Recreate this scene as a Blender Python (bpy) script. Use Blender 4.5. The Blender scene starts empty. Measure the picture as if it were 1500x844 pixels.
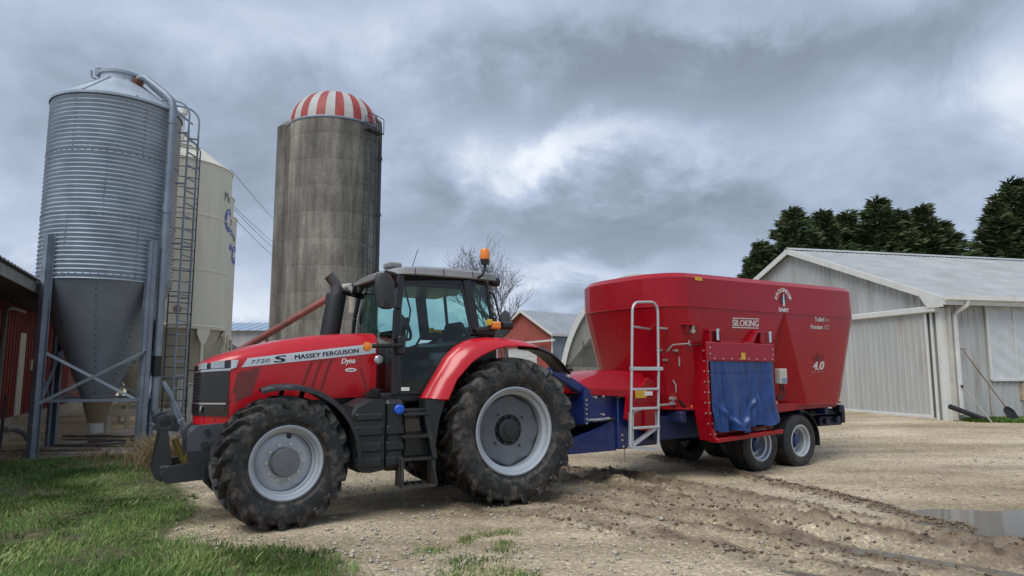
import bpy, bmesh, math, random
import numpy as np
from mathutils import Vector, Matrix

PI = math.pi
R_ = math.radians
random.seed(7)
SC = bpy.context.scene
COL = SC.collection

# ------------------------------------------------------------------ camera
cam_d = bpy.data.cameras.new("camera")
cam = bpy.data.objects.new("camera", cam_d)
COL.objects.link(cam)
cam_d.sensor_width = 36.0
cam_d.lens = 24.0
cam_d.clip_start = 0.05
cam_d.clip_end = 3000.0
cam.location = (0, 0, 1.71)
cam.rotation_euler = (R_(90 + 7.012), 0, 0)
SC.camera = cam

# ------------------------------------------------------------------ sky and sun
SUN_EL, SUN_AZ = 56.0, 212.0          # degrees; azimuth clockwise from +Y
SUN_STRENGTH, SUN_ANGLE = 1.5, 40.0
SC.view_settings.view_transform = 'Standard'
SC.view_settings.look = 'None'
SC.view_settings.exposure = 0.9
SC.view_settings.gamma = 1.0
SC.view_settings.use_curve_mapping = False
SC.render.engine = 'CYCLES'
SC.cycles.use_denoising = True
SC.cycles.max_bounces = 8
SC.cycles.transparent_max_bounces = 16


def nn(nt, kind, **kw):
    n = nt.nodes.new(kind)
    for k, v in kw.items():
        if hasattr(n, k):
            setattr(n, k, v)
        else:
            n.inputs[k.replace('_', ' ')].default_value = v
    return n


def set_ramp(node, stops):
    e = node.color_ramp.elements
    while len(e) > 1:
        e.remove(e[-1])
    e[0].position, e[0].color = stops[0][0], (*stops[0][1], 1)
    for p, c in stops[1:]:
        q = e.new(p)
        q.color = (*c, 1)


def make_world():
    w = bpy.data.worlds.new("World")
    SC.world = w
    w.use_nodes = True
    nt = w.node_tree
    nt.nodes.clear()
    L = nt.links.new
    out = nn(nt, 'ShaderNodeOutputWorld')
    bg = nn(nt, 'ShaderNodeBackground')
    bg.inputs['Strength'].default_value = 0.1
    L(bg.outputs[0], out.inputs[0])
    sky = nn(nt, 'ShaderNodeTexSky', sky_type='NISHITA', sun_disc=False)
    sky.sun_elevation = R_(SUN_EL)
    sky.sun_rotation = R_(SUN_AZ)
    sky.air_density, sky.dust_density, sky.ozone_density = 1.0, 1.0, 1.0
    tc = nn(nt, 'ShaderNodeTexCoord')
    sep = nn(nt, 'ShaderNodeSeparateXYZ')
    L(tc.outputs['Generated'], sep.inputs[0])

    def math_(op, a, b=None, clamp=False):
        m = nn(nt, 'ShaderNodeMath', operation=op)
        m.use_clamp = clamp
        for i, q in enumerate((a, b)):
            if q is None:
                continue
            if isinstance(q, (int, float)):
                m.inputs[i].default_value = q
            else:
                L(q, m.inputs[i])
        return m.outputs[0]
    zz = math_('MAXIMUM', sep.outputs['Z'], 0.0)
    den = math_('ADD', zz, 0.42)
    cx = math_('DIVIDE', sep.outputs['X'], den)
    cy = math_('DIVIDE', sep.outputs['Y'], den)
    comb = nn(nt, 'ShaderNodeCombineXYZ')
    L(cx, comb.inputs[0]); L(cy, comb.inputs[1])

    def noise(scale, detail, rough, dist, vec, off):
        mp = nn(nt, 'ShaderNodeMapping')
        mp.inputs['Location'].default_value = off
        L(vec, mp.inputs[0])
        n = nn(nt, 'ShaderNodeTexNoise', noise_dimensions='3D')
        n.inputs['Scale'].default_value = scale
        n.inputs['Detail'].default_value = detail
        n.inputs['Roughness'].default_value = rough
        n.inputs['Distortion'].default_value = dist
        L(mp.outputs[0], n.inputs[0])
        return n.outputs[0]
    big = noise(1.6, 7.0, 0.50, 0.15, comb.outputs[0], (3.1, 0.4, 0.0))
    fine = noise(4.6, 9.0, 0.58, 0.25, comb.outputs[0], (1.7, 5.2, 2.0))
    warp = noise(5.0, 5.0, 0.6, 0.3, tc.outputs['Generated'], (9.0, 2.0, 1.0))
    # cloud banks seen in this part of the sky: (centre direction, sharpness, weight)
    f = 1000.0
    pit = R_(7.012)

    def direction(px, py):
        u, v = (px - 750) / f, (422 - py) / f
        d = Vector((u, math.cos(pit) - v * math.sin(pit), math.sin(pit) + v * math.cos(pit)))
        return d.normalized()
    banks = [((905, 212), (150, 36), 0.42), ((800, 235), (70, 36), 0.22), ((1480, 110), (130, 75), 0.42),
             ((830, 410), (150, 40), 0.42), ((60, 375), (160, 45), 0.22), ((360, 450), (120, 40), 0.30),
             ((620, 45), (200, 70), 0.22), ((1090, 35), (130, 26), 0.22), ((230, 45), (260, 60), 0.10),
             ((1000, 105), (300, 75), -0.40), ((720, 165), (120, 70), -0.12), ((600, 300), (220, 70), -0.16),
             ((120, 180), (200, 70), -0.07), ((980, 330), (260, 50), -0.18), ((1300, 60), (240, 60), -0.30),
             ((880, 345), (170, 40), -0.10)]
    # angular coordinates with a little warping so that the banks have ragged edges
    ysafe = math_('MAXIMUM', sep.outputs['Y'], 0.05)
    az = math_('DIVIDE', sep.outputs['X'], ysafe)
    el = math_('DIVIDE', sep.outputs['Z'], ysafe)
    w1 = math_('MULTIPLY', math_('SUBTRACT', warp, 0.5), 0.45)
    w2 = math_('MULTIPLY', math_('SUBTRACT', fine, 0.5), 0.22)
    az = math_('ADD', az, w1)
    el = math_('ADD', el, w2)
    infront = math_('MULTIPLY', math_('SUBTRACT', sep.outputs['Y'], 0.25), 4.0, clamp=True)
    total = None
    for (px, py), (sx, sy), wt in banks:
        d = direction(px, py)
        a0, e0 = d.x / d.y, d.z / d.y
        qa = math_('DIVIDE', math_('SUBTRACT', az, a0), sx / f)
        qe = math_('DIVIDE', math_('SUBTRACT', el, e0), sy / f)
        r2 = math_('ADD', math_('MULTIPLY', qa, qa), math_('MULTIPLY', qe, qe))
        g = math_('MULTIPLY', math_('POWER', 2.718, math_('MULTIPLY', r2, -0.7)), wt)
        total = g if total is None else math_('ADD', total, g)
    total = math_('MULTIPLY', total, infront)
    n = math_('ADD', math_('MULTIPLY', math_('SUBTRACT', big, 0.5), 0.85),
              math_('MULTIPLY', math_('SUBTRACT', fine, 0.5), 0.85))
    n = math_('ADD', n, total)
    n = math_('ADD', n, 0.42)
    ramp = nn(nt, 'ShaderNodeValToRGB')
    cr = ramp.color_ramp
    cr.interpolation = 'B_SPLINE'
    set_ramp(ramp, ((0.0, (0.165, 0.205, 0.255)), (0.25, (0.245, 0.300, 0.375)), (0.45, (0.315, 0.380, 0.505)),
                   (0.68, (0.45, 0.510, 0.605)), (1.0, (0.78, 0.79, 0.81))))
    L(n, ramp.inputs[0])
    mix = nn(nt, 'ShaderNodeMix', data_type='RGBA')
    mix.inputs['Factor'].default_value = 0.985
    L(sky.outputs[0], mix.inputs['A'])
    vm = nn(nt, 'ShaderNodeVectorMath', operation='SCALE')
    vm.inputs['Scale'].default_value = 7.5
    L(ramp.outputs[0], vm.inputs[0])
    L(vm.outputs[0], mix.inputs['B'])
    L(mix.outputs['Result'], bg.inputs['Color'])


make_world()
sun_d = bpy.data.lights.new("sun", 'SUN')
sun_d.energy = SUN_STRENGTH
sun_d.angle = R_(SUN_ANGLE)
sun_d.color = (1.0, 0.965, 0.91)
sun = bpy.data.objects.new("sun", sun_d)
COL.objects.link(sun)
_sd = Vector((math.sin(R_(SUN_AZ)) * math.cos(R_(SUN_EL)), math.cos(R_(SUN_AZ)) * math.cos(R_(SUN_EL)), math.sin(R_(SUN_EL))))
sun.rotation_euler = (-_sd).to_track_quat('-Z', 'Y').to_euler()
sun.location = (0, 0, 60)


# ------------------------------------------------------------------ materials
MATS = {}


def mat(name, col, rough=0.5, metal=0.0, var=0.12, vscale=3.0, bump=0.0, bscale=40.0, coat=0.0, spec=0.5,
        dirt=None, damt=0.0, dscale=2.5, streak=0.0, rvar=0.0, tone=None, emit=0.0):
    """Principled paint / metal / plastic: colour variation, dirt patches, fine relief."""
    if name in MATS:
        return MATS[name]
    m = bpy.data.materials.new(name)
    m.use_nodes = True
    nt = m.node_tree
    nt.nodes.clear()
    L = nt.links.new
    out = nn(nt, 'ShaderNodeOutputMaterial')
    bs = nn(nt, 'ShaderNodeBsdfPrincipled')
    L(bs.outputs[0], out.inputs[0])
    bs.inputs['Roughness'].default_value = rough
    bs.inputs['Metallic'].default_value = metal
    bs.inputs['Specular IOR Level'].default_value = spec
    bs.inputs['Coat Weight'].default_value = coat
    bs.inputs['Coat Roughness'].default_value = 0.08
    if emit:
        bs.inputs['Emission Color'].default_value = (*col, 1)
        bs.inputs['Emission Strength'].default_value = emit
    tc = nn(nt, 'ShaderNodeTexCoord')
    mp = nn(nt, 'ShaderNodeMapping')
    L(tc.outputs['Object'], mp.inputs[0])
    if streak:
        mp.inputs['Scale'].default_value = (1, 1, 1.0 / (1 + streak))
    n1 = nn(nt, 'ShaderNodeTexNoise')
    n1.inputs['Scale'].default_value = vscale
    n1.inputs['Detail'].default_value = 6
    n1.inputs['Roughness'].default_value = 0.6
    L(mp.outputs[0], n1.inputs['Vector'])
    mr = nn(nt, 'ShaderNodeMapRange')
    mr.inputs['From Min'].default_value = 0.3
    mr.inputs['From Max'].default_value = 0.7
    L(n1.outputs[0], mr.inputs[0])
    mx = nn(nt, 'ShaderNodeMix', data_type='RGBA')
    t2 = tone if tone else tuple(min(1, c * (1 + var)) for c in col)
    mx.inputs['A'].default_value = (*[c * (1 - var) for c in col], 1)
    mx.inputs['B'].default_value = (*t2, 1)
    L(mr.outputs[0], mx.inputs['Factor'])
    last = mx.outputs['Result']
    if dirt:
        n2 = nn(nt, 'ShaderNodeTexNoise')
        n2.inputs['Scale'].default_value = dscale
        n2.inputs['Detail'].default_value = 9
        n2.inputs['Roughness'].default_value = 0.68
        L(mp.outputs[0], n2.inputs['Vector'])
        m2 = nn(nt, 'ShaderNodeMapRange')
        m2.inputs['From Min'].default_value = 0.62 - 0.3 * damt
        m2.inputs['From Max'].default_value = 0.80 - 0.2 * damt
        m2.inputs['To Max'].default_value = min(1.0, 0.35 + damt)
        L(n2.outputs[0], m2.inputs[0])
        mx2 = nn(nt, 'ShaderNodeMix', data_type='RGBA')
        L(m2.outputs[0], mx2.inputs['Factor'])
        L(last, mx2.inputs['A'])
        mx2.inputs['B'].default_value = (*dirt, 1)
        last = mx2.outputs['Result']
        mr3 = nn(nt, 'ShaderNodeMapRange')
        mr3.inputs['To Min'].default_value = rough
        mr3.inputs['To Max'].default_value = min(1, rough + 0.45)
        L(m2.outputs[0], mr3.inputs[0])
        L(mr3.outputs[0], bs.inputs['Roughness'])
    elif rvar:
        mr3 = nn(nt, 'ShaderNodeMapRange')
        mr3.inputs['To Min'].default_value = max(0.02, rough - rvar)
        mr3.inputs['To Max'].default_value = min(1, rough + rvar)
        L(n1.outputs[0], mr3.inputs[0])
        L(mr3.outputs[0], bs.inputs['Roughness'])
    L(last, bs.inputs['Base Color'])
    if bump:
        n3 = nn(nt, 'ShaderNodeTexNoise')
        n3.inputs['Scale'].default_value = bscale
        n3.inputs['Detail'].default_value = 5
        L(mp.outputs[0], n3.inputs['Vector'])
        bp = nn(nt, 'ShaderNodeBump')
        bp.inputs['Strength'].default_value = bump
        bp.inputs['Distance'].default_value = 0.02
        L(n3.outputs[0], bp.inputs['Height'])
        L(bp.outputs[0], bs.inputs['Normal'])
    MATS[name] = m
    return m


def glass_mat(name, tint, refl=1.0):
    if name in MATS:
        return MATS[name]
    m = bpy.data.materials.new(name)
    m.use_nodes = True
    nt = m.node_tree
    nt.nodes.clear()
    L = nt.links.new
    out = nn(nt, 'ShaderNodeOutputMaterial')
    tr = nn(nt, 'ShaderNodeBsdfTransparent')
    tr.inputs[0].default_value = (*tint, 1)
    gl = nn(nt, 'ShaderNodeBsdfGlossy')
    gl.inputs['Roughness'].default_value = 0.015
    fr = nn(nt, 'ShaderNodeFresnel')
    fr.inputs[0].default_value = 1.5
    ms = nn(nt, 'ShaderNodeMixShader')
    L(fr.outputs[0], ms.inputs[0]); L(tr.outputs[0], ms.inputs[1]); L(gl.outputs[0], ms.inputs[2])
    L(ms.outputs[0], out.inputs[0])
    MATS[name] = m
    return m


# ------------------------------------------------------------------ mesh collector
class MB:
    def __init__(s):
        s.v, s.f = [], []

    def add(s, vs, fs):
        n = len(s.v)
        s.v.extend(tuple(v) for v in vs)
        s.f.extend(tuple(i + n for i in f) for f in fs)
        return s

    def hexa(s, c, hx, hy, hz, b=0.0):
        """box from centre and three half-axis vectors, chamfered by b metres"""
        c, hx, hy, hz = Vector(c), Vector(hx), Vector(hy), Vector(hz)
        ax = [hx, hy, hz]
        ln = [max(a.length, 1e-6) for a in ax]
        b = min([b] + [l * 0.95 for l in ln])
        if b <= 0:
            vs = [c + hx * i + hy * j + hz * k for i in (-1, 1) for j in (-1, 1) for k in (-1, 1)]
            return s.add(vs, [(0, 1, 3, 2), (4, 6, 7, 5), (0, 4, 5, 1), (2, 3, 7, 6), (0, 2, 6, 4), (1, 5, 7, 3)])
        idx, vs = {}, []
        for i in (-1, 1):
            for j in (-1, 1):
                for k in (-1, 1):
                    sg = (i, j, k)
                    for a in range(3):
                        p = Vector(c)
                        for q in range(3):
                            p += ax[q] * (sg[q] * (1 if q == a else (1 - b / ln[q])))
                        idx[(sg, a)] = len(vs)
                        vs.append(p)
        fs = []
        for a in range(3):
            o = [q for q in range(3) if q != a]
            for sa in (-1, 1):
                ring = []
                for s1, s2 in ((-1, -1), (1, -1), (1, 1), (-1, 1)):
                    g = [0, 0, 0]
                    g[a], g[o[0]], g[o[1]] = sa, s1, s2
                    ring.append(idx[(tuple(g), a)])
                fs.append(ring)
        for a, bq, cq in ((0, 1, 2), (0, 2, 1), (1, 2, 0)):
            for sa in (-1, 1):
                for sb in (-1, 1):
                    g0, g1 = [0] * 3, [0] * 3
                    g0[a] = g1[a] = sa
                    g0[bq] = g1[bq] = sb
                    g0[cq], g1[cq] = -1, 1
                    g0, g1 = tuple(g0), tuple(g1)
                    fs.append([idx[(g0, a)], idx[(g1, a)], idx[(g1, bq)], idx[(g0, bq)]])
        for i in (-1, 1):
            for j in (-1, 1):
                for k in (-1, 1):
                    fs.append([idx[((i, j, k), a)] for a in range(3)])
        return s.add(vs, fs)

    def box(s, x0, x1, y0, y1, z0, z1, b=0.0):
        return s.hexa(((x0 + x1) / 2, (y0 + y1) / 2, (z0 + z1) / 2), ((x1 - x0) / 2, 0, 0), (0, (y1 - y0) / 2, 0), (0, 0, (z1 - z0) / 2), b)

    def beam(s, p0, p1, w, h, up=(0, 0, 1), b=0.0):
        p0, p1, up = Vector(p0), Vector(p1), Vector(up)
        d = (p1 - p0)
        l = d.length
        d = d / l
        side = d.cross(up)
        if side.length < 1e-4:
            side = d.cross(Vector((1, 0, 0)))
        side.normalize()
        u2 = side.cross(d)
        return s.hexa((p0 + p1) / 2, d * l / 2, side * w / 2, u2 * h / 2, b)

    def tube(s, pts, r, n=8, closed=False, caps=True):
        pts = [Vector(p) for p in pts]
        m = len(pts)
        rr = r if isinstance(r, (list, tuple)) else [r] * m
        rings = []
        prev = None
        for i, p in enumerate(pts):
            if closed:
                t = pts[(i + 1) % m] - pts[i - 1]
            else:
                t = pts[min(i + 1, m - 1)] - pts[max(i - 1, 0)]
            t.normalize()
            if prev is None:
                a = t.orthogonal().normalized()
            else:
                a = prev - t * prev.dot(t)
                a = a.normalized() if a.length > 1e-5 else t.orthogonal().normalized()
            prev = a
            bb = t.cross(a)
            rings.append([p + (a * math.cos(2 * PI * k / n) + bb * math.sin(2 * PI * k / n)) * rr[i] for k in range(n)])
        return s.loft(rings, caps=caps and not closed, closed_len=closed)

    def loft(s, rings, caps=True, closed=True, closed_len=False):
        n = len(rings[0])
        vs = [p for r in rings for p in r]
        fs = []
        m = len(rings)
        for i in range(m if closed_len else m - 1):
            j = (i + 1) % m
            for k in range(n if closed else n - 1):
                k2 = (k + 1) % n
                fs.append((i * n + k, i * n + k2, j * n + k2, j * n + k))
        if caps and closed:
            fs.append(tuple(range(n)))
            fs.append(tuple((m - 1) * n + k for k in range(n)))
        return s.add(vs, fs)

    def lathe(s, prof, n=32, axis='z', c=(0, 0, 0), a0=0.0, a1=2 * PI, caps=False):
        """prof: list of (radius, height along axis)"""
        c = Vector(c)
        full = abs(a1 - a0 - 2 * PI) < 1e-6
        cnt = n if full else n + 1
        rings = []
        for k in range(cnt):
            a = a0 + (a1 - a0) * k / n
            ca, sa = math.cos(a), math.sin(a)
            ring = []
            for r, h in prof:
                if axis == 'z':
                    p = Vector((r * ca, r * sa, h))
                elif axis == 'y':
                    p = Vector((r * ca, h, r * sa))
                else:
                    p = Vector((h, r * ca, r * sa))
                ring.append(c + p)
            rings.append(ring)
        return s.loft(rings, caps=False, closed=False, closed_len=full)

    def cyl(s, p0, p1, r, n=16, r2=None):
        return s.tube([p0, p1], [r, r if r2 is None else r2], n)

    def prism(s, poly, axis, t0, t1):
        """2D polygon extruded along axis ('x': poly=(y,z); 'y': poly=(x,z); 'z': poly=(x,y))"""
        def P(q, t):
            return {'x': (t, q[0], q[1]), 'y': (q[0], t, q[1]), 'z': (q[0], q[1], t)}[axis]
        return s.loft([[P(q, t0) for q in poly], [P(q, t1) for q in poly]])

    def xf(s, M):
        s.v = [tuple(M @ Vector(v)) for v in s.v]
        return s

    def join(s, o, M=None):
        return s.add([M @ Vector(v) for v in o.v] if M else o.v, o.f)

    def mesh(s, name, m, smooth=35.0, fixn=True):
        me = bpy.data.meshes.new(name)
        me.from_pydata(s.v, [], s.f)
        if fixn:
            bm = bmesh.new()
            bm.from_mesh(me)
            bmesh.ops.recalc_face_normals(bm, faces=bm.faces)
            bm.to_mesh(me)
            bm.free()
        if smooth:
            me.polygons.foreach_set('use_smooth', [True] * len(me.polygons))
            me.set_sharp_from_angle(angle=R_(smooth))
        me.materials.append(m)
        return me

    def build(s, name, m, parent=None, smooth=35.0, fixn=True):
        o = bpy.data.objects.new(name, s.mesh(name, m, smooth, fixn))
        COL.objects.link(o)
        if parent:
            o.parent = parent
        return o


def tag(o, label=None, cat=None, group=None, kind=None):
    for k, v in (('label', label), ('category', cat), ('group', group), ('kind', kind)):
        if v:
            o[k] = v
    return o


def thing(name, label, cat, loc=(0, 0, 0), rz=0.0, group=None):
    o = bpy.data.objects.new(name, None)
    o.empty_display_size = 0.2
    COL.objects.link(o)
    o.location = loc
    o.rotation_euler = (0, 0, rz)
    return tag(o, label, cat, group)


def part_empty(name, parent, loc=(0, 0, 0), rz=0.0):
    o = bpy.data.objects.new(name, None)
    o.empty_display_size = 0.1
    COL.objects.link(o)
    o.parent = parent
    o.location = loc
    o.rotation_euler = (0, 0, rz)
    return o


def inst(name, me, parent, loc=(0, 0, 0), rot=(0, 0, 0), scale=(1, 1, 1)):
    o = bpy.data.objects.new(name, me)
    COL.objects.link(o)
    o.parent = parent
    o.location, o.rotation_euler, o.scale = loc, rot, scale
    return o


def copy_tree(o, parent=None):
    c = o.copy()
    COL.objects.link(c)
    c.parent = parent
    for ch in o.children:
        copy_tree(ch, c)
    return c


# ------------------------------------------------------------------ lettering
_GL = {}


def glyphs(txt, bold=0.0):
    key = (txt, bold)
    if key not in _GL:
        cu = bpy.data.curves.new("lettering", 'FONT')
        cu.body = txt
        cu.offset = bold
        cu.resolution_u = 3
        ob = bpy.data.objects.new("lettering", cu)
        COL.objects.link(ob)
        bpy.context.view_layer.update()
        me = bpy.data.meshes.new_from_object(ob.evaluated_get(bpy.context.evaluated_depsgraph_get()))
        vs = [tuple(v.co) for v in me.vertices]
        fs = [tuple(p.vertices) for p in me.polygons]
        bpy.data.objects.remove(ob)
        bpy.data.curves.remove(cu)
        bpy.data.meshes.remove(me)
        _GL[key] = (vs, fs)
    return _GL[key]


def text_on(mb, txt, org, right, up, shear=0.0, bold=0.0):
    """fit txt in the parallelogram org, org+right, org+up"""
    vs, fs = glyphs(txt, 0.0)
    x0, x1 = min(v[0] for v in vs), max(v[0] for v in vs)
    y0, y1 = min(v[1] for v in vs), max(v[1] for v in vs)
    org, right, up = Vector(org), Vector(right), Vector(up)
    rn, nrm = right.normalized(), right.cross(up).normalized()
    if bold:                                    # heavier strokes: overprinted a hair to each side
        for k in (-1, 1):
            text_on(mb, txt, org + rn * (k * bold * up.length * 2.2) + nrm * (.0004 * k), right, up, shear, 0.0)
    o2 = []
    for v in vs:
        a, b = (v[0] - x0) / (x1 - x0), (v[1] - y0) / (y1 - y0)
        o2.append(org + right * a + up * b + right.normalized() * shear * up.length * b)
    return mb.add(o2, fs)


def text_arc(mb, txt, c, right, up, rad, a_mid, h, step, bold=0.0, w=0.8, inward=False):
    """letters along a circle, read clockwise, tops outward"""
    c, right, up = Vector(c), Vector(right).normalized(), Vector(up).normalized()
    n = len(txt)
    wid_ = []
    for ch in txt:
        if ch == ' ':
            wid_.append(.35)
            continue
        gv = glyphs(ch, 0.0)[0]
        wid_.append(max(v[0] for v in gv) - min(v[0] for v in gv) + .14)
    tot = sum(wid_)
    run = 0.0
    for i, ch in enumerate(txt):
        mid = (run + wid_[i] / 2) / tot - .5
        run += wid_[i]
        if ch == ' ':
            continue
        a = R_(a_mid - mid * n * step)
        er = right * math.cos(a) + up * math.sin(a)
        et = right * math.sin(a) - up * math.cos(a)
        vs, fs = glyphs(ch, 0.0)
        x0, x1 = min(v[0] for v in vs), max(v[0] for v in vs)
        nrm = right.cross(up)
        for k in ((-1, 0, 1) if bold else (0,)):
            mb.add([c + nrm * (.0004 * k) + er * (rad + v[1] / 0.7 * h) + et * (k * bold * h * 2.2 + (v[0] - (x0 + x1) / 2) / 0.7 * h * w) for v in vs], fs)
    return mb


# ------------------------------------------------------------------ numpy noise
_rs = np.random.RandomState(11)
_LAT = _rs.rand(512, 512)


def vnoise(x, y):
    xi, yi = np.floor(x).astype(int), np.floor(y).astype(int)
    fx, fy = x - xi, y - yi
    fx, fy = fx * fx * (3 - 2 * fx), fy * fy * (3 - 2 * fy)
    a = _LAT[xi % 512, yi % 512]; b = _LAT[(xi + 1) % 512, yi % 512]
    c = _LAT[xi % 512, (yi + 1) % 512]; d = _LAT[(xi + 1) % 512, (yi + 1) % 512]
    return (a * (1 - fx) + b * fx) * (1 - fy) + (c * (1 - fx) + d * fx) * fy


def fbm(x, y, o=4, g=0.5):
    t, a, s = 0, 1.0, 0
    for i in range(o):
        t = t + a * (vnoise(x * 2 ** i + 17.3 * i, y * 2 ** i + 5.1 * i) - 0.5)
        s += a
        a *= g
    return t / s


def sstep(a, b, x):
    t = np.clip((x - a) / (b - a), 0, 1)
    return t * t * (3 - 2 * t)


def seg_dist(x, y, pts):
    """distance to a polyline and signed side"""
    best = np.full(x.shape, 1e9)
    for (x0, y0), (x1, y1) in zip(pts[:-1], pts[1:]):
        dx, dy = x1 - x0, y1 - y0
        t = np.clip(((x - x0) * dx + (y - y0) * dy) / (dx * dx + dy * dy), 0, 1)
        best = np.minimum(best, np.hypot(x - x0 - t * dx, y - y0 - t * dy))
    return best


def in_poly(x, y, poly):
    ins = np.zeros(x.shape, bool)
    n = len(poly)
    for i in range(n):
        x0, y0 = poly[i]
        x1, y1 = poly[(i + 1) % n]
        cond = ((y0 > y) != (y1 > y)) & (x < (x1 - x0) * (y - y0) / (y1 - y0 + 1e-12) + x0)
        ins ^= cond
    return ins


def poly_soft(x, y, poly, w):
    d = seg_dist(x, y, list(poly) + [poly[0]])
    s = np.where(in_poly(x, y, poly), d, -d)
    return sstep(-w, w, s)
# ------------------------------------------------------------------ ground
RIDGE = [(2.85, 13.88), (3.68, 12.18), (4.13, 10.6), (4.53, 9.35), (4.84, 8.48), (5.13, 7.93)]
RUT_A = [(0.95, 12.18), (1.4, 11.06), (2.21, 9.11), (2.94, 8.21), (3.67, 7.6), (4.39, 7.02), (5.6, 6.0)]
RUT_B = [(-0.43, 8.89), (0.41, 8.48), (1.47, 7.6), (2.36, 7.02), (3.11, 6.48), (3.9, 5.7)]
RUT_C = [(1.72, 11.78), (2.53, 10.42), (3.17, 9.35), (3.66, 8.4), (4.12, 7.76), (4.73, 7.02), (5.8, 6.1)]
RUT_D = [(-0.1, 9.9), (0.9, 9.3), (1.9, 8.3), (2.9, 7.45), (3.9, 6.7), (5.0, 5.6)]
PUD_1 = [(4.69, 8.8), (5.43, 8.95), (6.6, 8.95), (8.2, 8.6), (8.0, 6.6), (5.34, 6.95), (4.85, 7.3), (4.55, 8.1)]
PUD_2 = [(2.66, 7.44), (3.1, 7.15), (3.63, 6.86), (4.12, 6.41), (4.6, 5.95), (4.3, 5.8), (3.86, 6.2), (3.19, 6.64)]
PUD_3 = [(2.11, 6.64), (2.6, 6.3), (3.1, 5.95), (2.66, 5.8), (2.15, 6.35)]
GRASS = [(-10.8, 12.9), (-9.36, 13.88), (-8.82, 14.32), (-7.7, 14.32), (-6.3, 12.8), (-5.0, 10.6), (-3.95, 8.95), (-3.75, 8.0), (-3.5, 7.3),
         (-2.7, 7.02), (-2.16, 7.02), (-1.6, 6.64), (-1.18, 6.02), (-1.01, 5.2), (-5.5, 5.2), (-12, 9)]
PATCH = [(-1.03, 7.15), (-0.79, 7.44), (-0.36, 7.53), (0.04, 7.5), (0.07, 7.15), (-0.06, 6.71), (-0.3, 6.3), (0.41, 6.13), (0.45, 5.7),
         (-0.62, 5.7), (-0.96, 6.64)]


def ground_base(x, y):
    h = 0.022 * np.maximum(0, np.sqrt((np.maximum(y, 13.0) - 13.0) ** 2 + 1) - 1)
    h = np.minimum(h, 1.15)
    return h + 0.19 * sstep(5.5, 11.5, x) * sstep(12, 19, y)


def ground_z(x, y, masks=False):
    x = np.asarray(x, float); y = np.asarray(y, float)
    h = ground_base(x, y)
    wx = x + 0.25 * fbm(x * 1.3, y * 1.3, 3)
    wy = y + 0.25 * fbm(x * 1.3 + 40, y * 1.3 + 9, 3)
    near = 1 - sstep(14, 24, np.hypot(x, y))
    grass = poly_soft(wx, wy, GRASS, 0.35)
    dA, dB, dC, dD, dR = (seg_dist(wx, wy, q) for q in (RUT_A, RUT_B, RUT_C, RUT_D, RIDGE))
    p1, p2, p3 = (poly_soft(wx, wy, q, w) for q, w in ((PUD_1, 0.3), (PUD_2, 0.14), (PUD_3, 0.10)))
    mudzone = sstep(0.85, 0.2, np.minimum(np.minimum(dA, dC), np.minimum(dD, dB + 0.15)))
    rough = fbm(x * 3.1, y * 3.1, 5, 0.6)
    uu, vv = 0.66 * wx - 0.75 * wy, 0.75 * wx + 0.66 * wy
    tread = 0.6 * np.abs(fbm(uu * 2.4 + 3, vv * 8.5, 4, 0.62)) + 0.5 * np.abs(fbm(x * 7.0 + 3, y * 7.0, 4, 0.62))
    h = h + 0.035 * fbm(x * 0.5, y * 0.5, 3) * near + 0.025 * rough * near
    dirn = fbm(uu * 1.1 + 8, vv * 6.5, 4, 0.6)
    h = h + mudzone * near * (0.20 * (tread - 0.08) + 0.03 * rough + 0.07 * dirn)
    for d, w, dep in ((dA, 0.13, 0.070), (dC, 0.12, 0.080), (dB, 0.11, 0.045), (dD, 0.12, 0.055)):
        h = h - dep * np.exp(-(d / w) ** 2) + 0.55 * dep * np.exp(-((d - 0.30) / 0.10) ** 2) * (0.4 + 1.4 * tread * 3)
    h = h + np.exp(-(dR / 0.10) ** 2) * (0.050 + 0.16 * (tread - 0.05)) * sstep(0, 0.5, 1.2 - dR)
    lower = 0.045 * p1 + 0.035 * p2 + 0.03 * p3
    flat = np.clip(0.8 * p1 + 0.4 * p2 + 0.4 * p3, 0, 0.85) * (1 - np.exp(-(dR / 0.22) ** 2) * 0.8)
    h = h * (1 - 0.65 * flat) - lower
    # press the ground flat under the tyres
    for cx, cy, rad, lev in ((-2.60, 7.72, 0.45, -0.005), (0.0, 8.95, 0.5, -0.005), (4.21, 11.95, 0.3, 0.0), (5.2, 12.62, 0.3, 0.0)):
        k = np.exp(-(((x - cx) ** 2 + (y - cy) ** 2) / rad ** 2) ** 1.5)
        h = h * (1 - k) + lev * k
    if not masks:
        return h
    mud = np.clip(mudzone * (0.58 + 2.4 * dirn + 0.9 * rough + 0.5 * tread) + np.exp(-(dR / 0.17) ** 2) * 0.9, 0, 1)
    wet = np.clip(poly_soft(wx, wy, PUD_1, 0.75) * 1.2 + poly_soft(wx, wy, PUD_2, 0.4) * 1.1 + poly_soft(wx, wy, PUD_3, 0.3) * 1.1 + 0.5 * mudzone * np.clip(dirn * 3, 0, 1), 0, 1)
    return h, grass, mud, wet


def axis_lines(lo, hi, fine0, fine1, d):
    a = list(np.arange(fine0, fine1 + 1e-6, d))
    s = d
    while a[-1] < hi:
        s *= 1.13
        a.append(a[-1] + s)
    s = d
    b = [a[0]]
    while b[-1] > lo:
        s *= 1.13
        b.append(b[-1] - s)
    return np.array(b[:0:-1] + a)


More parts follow.
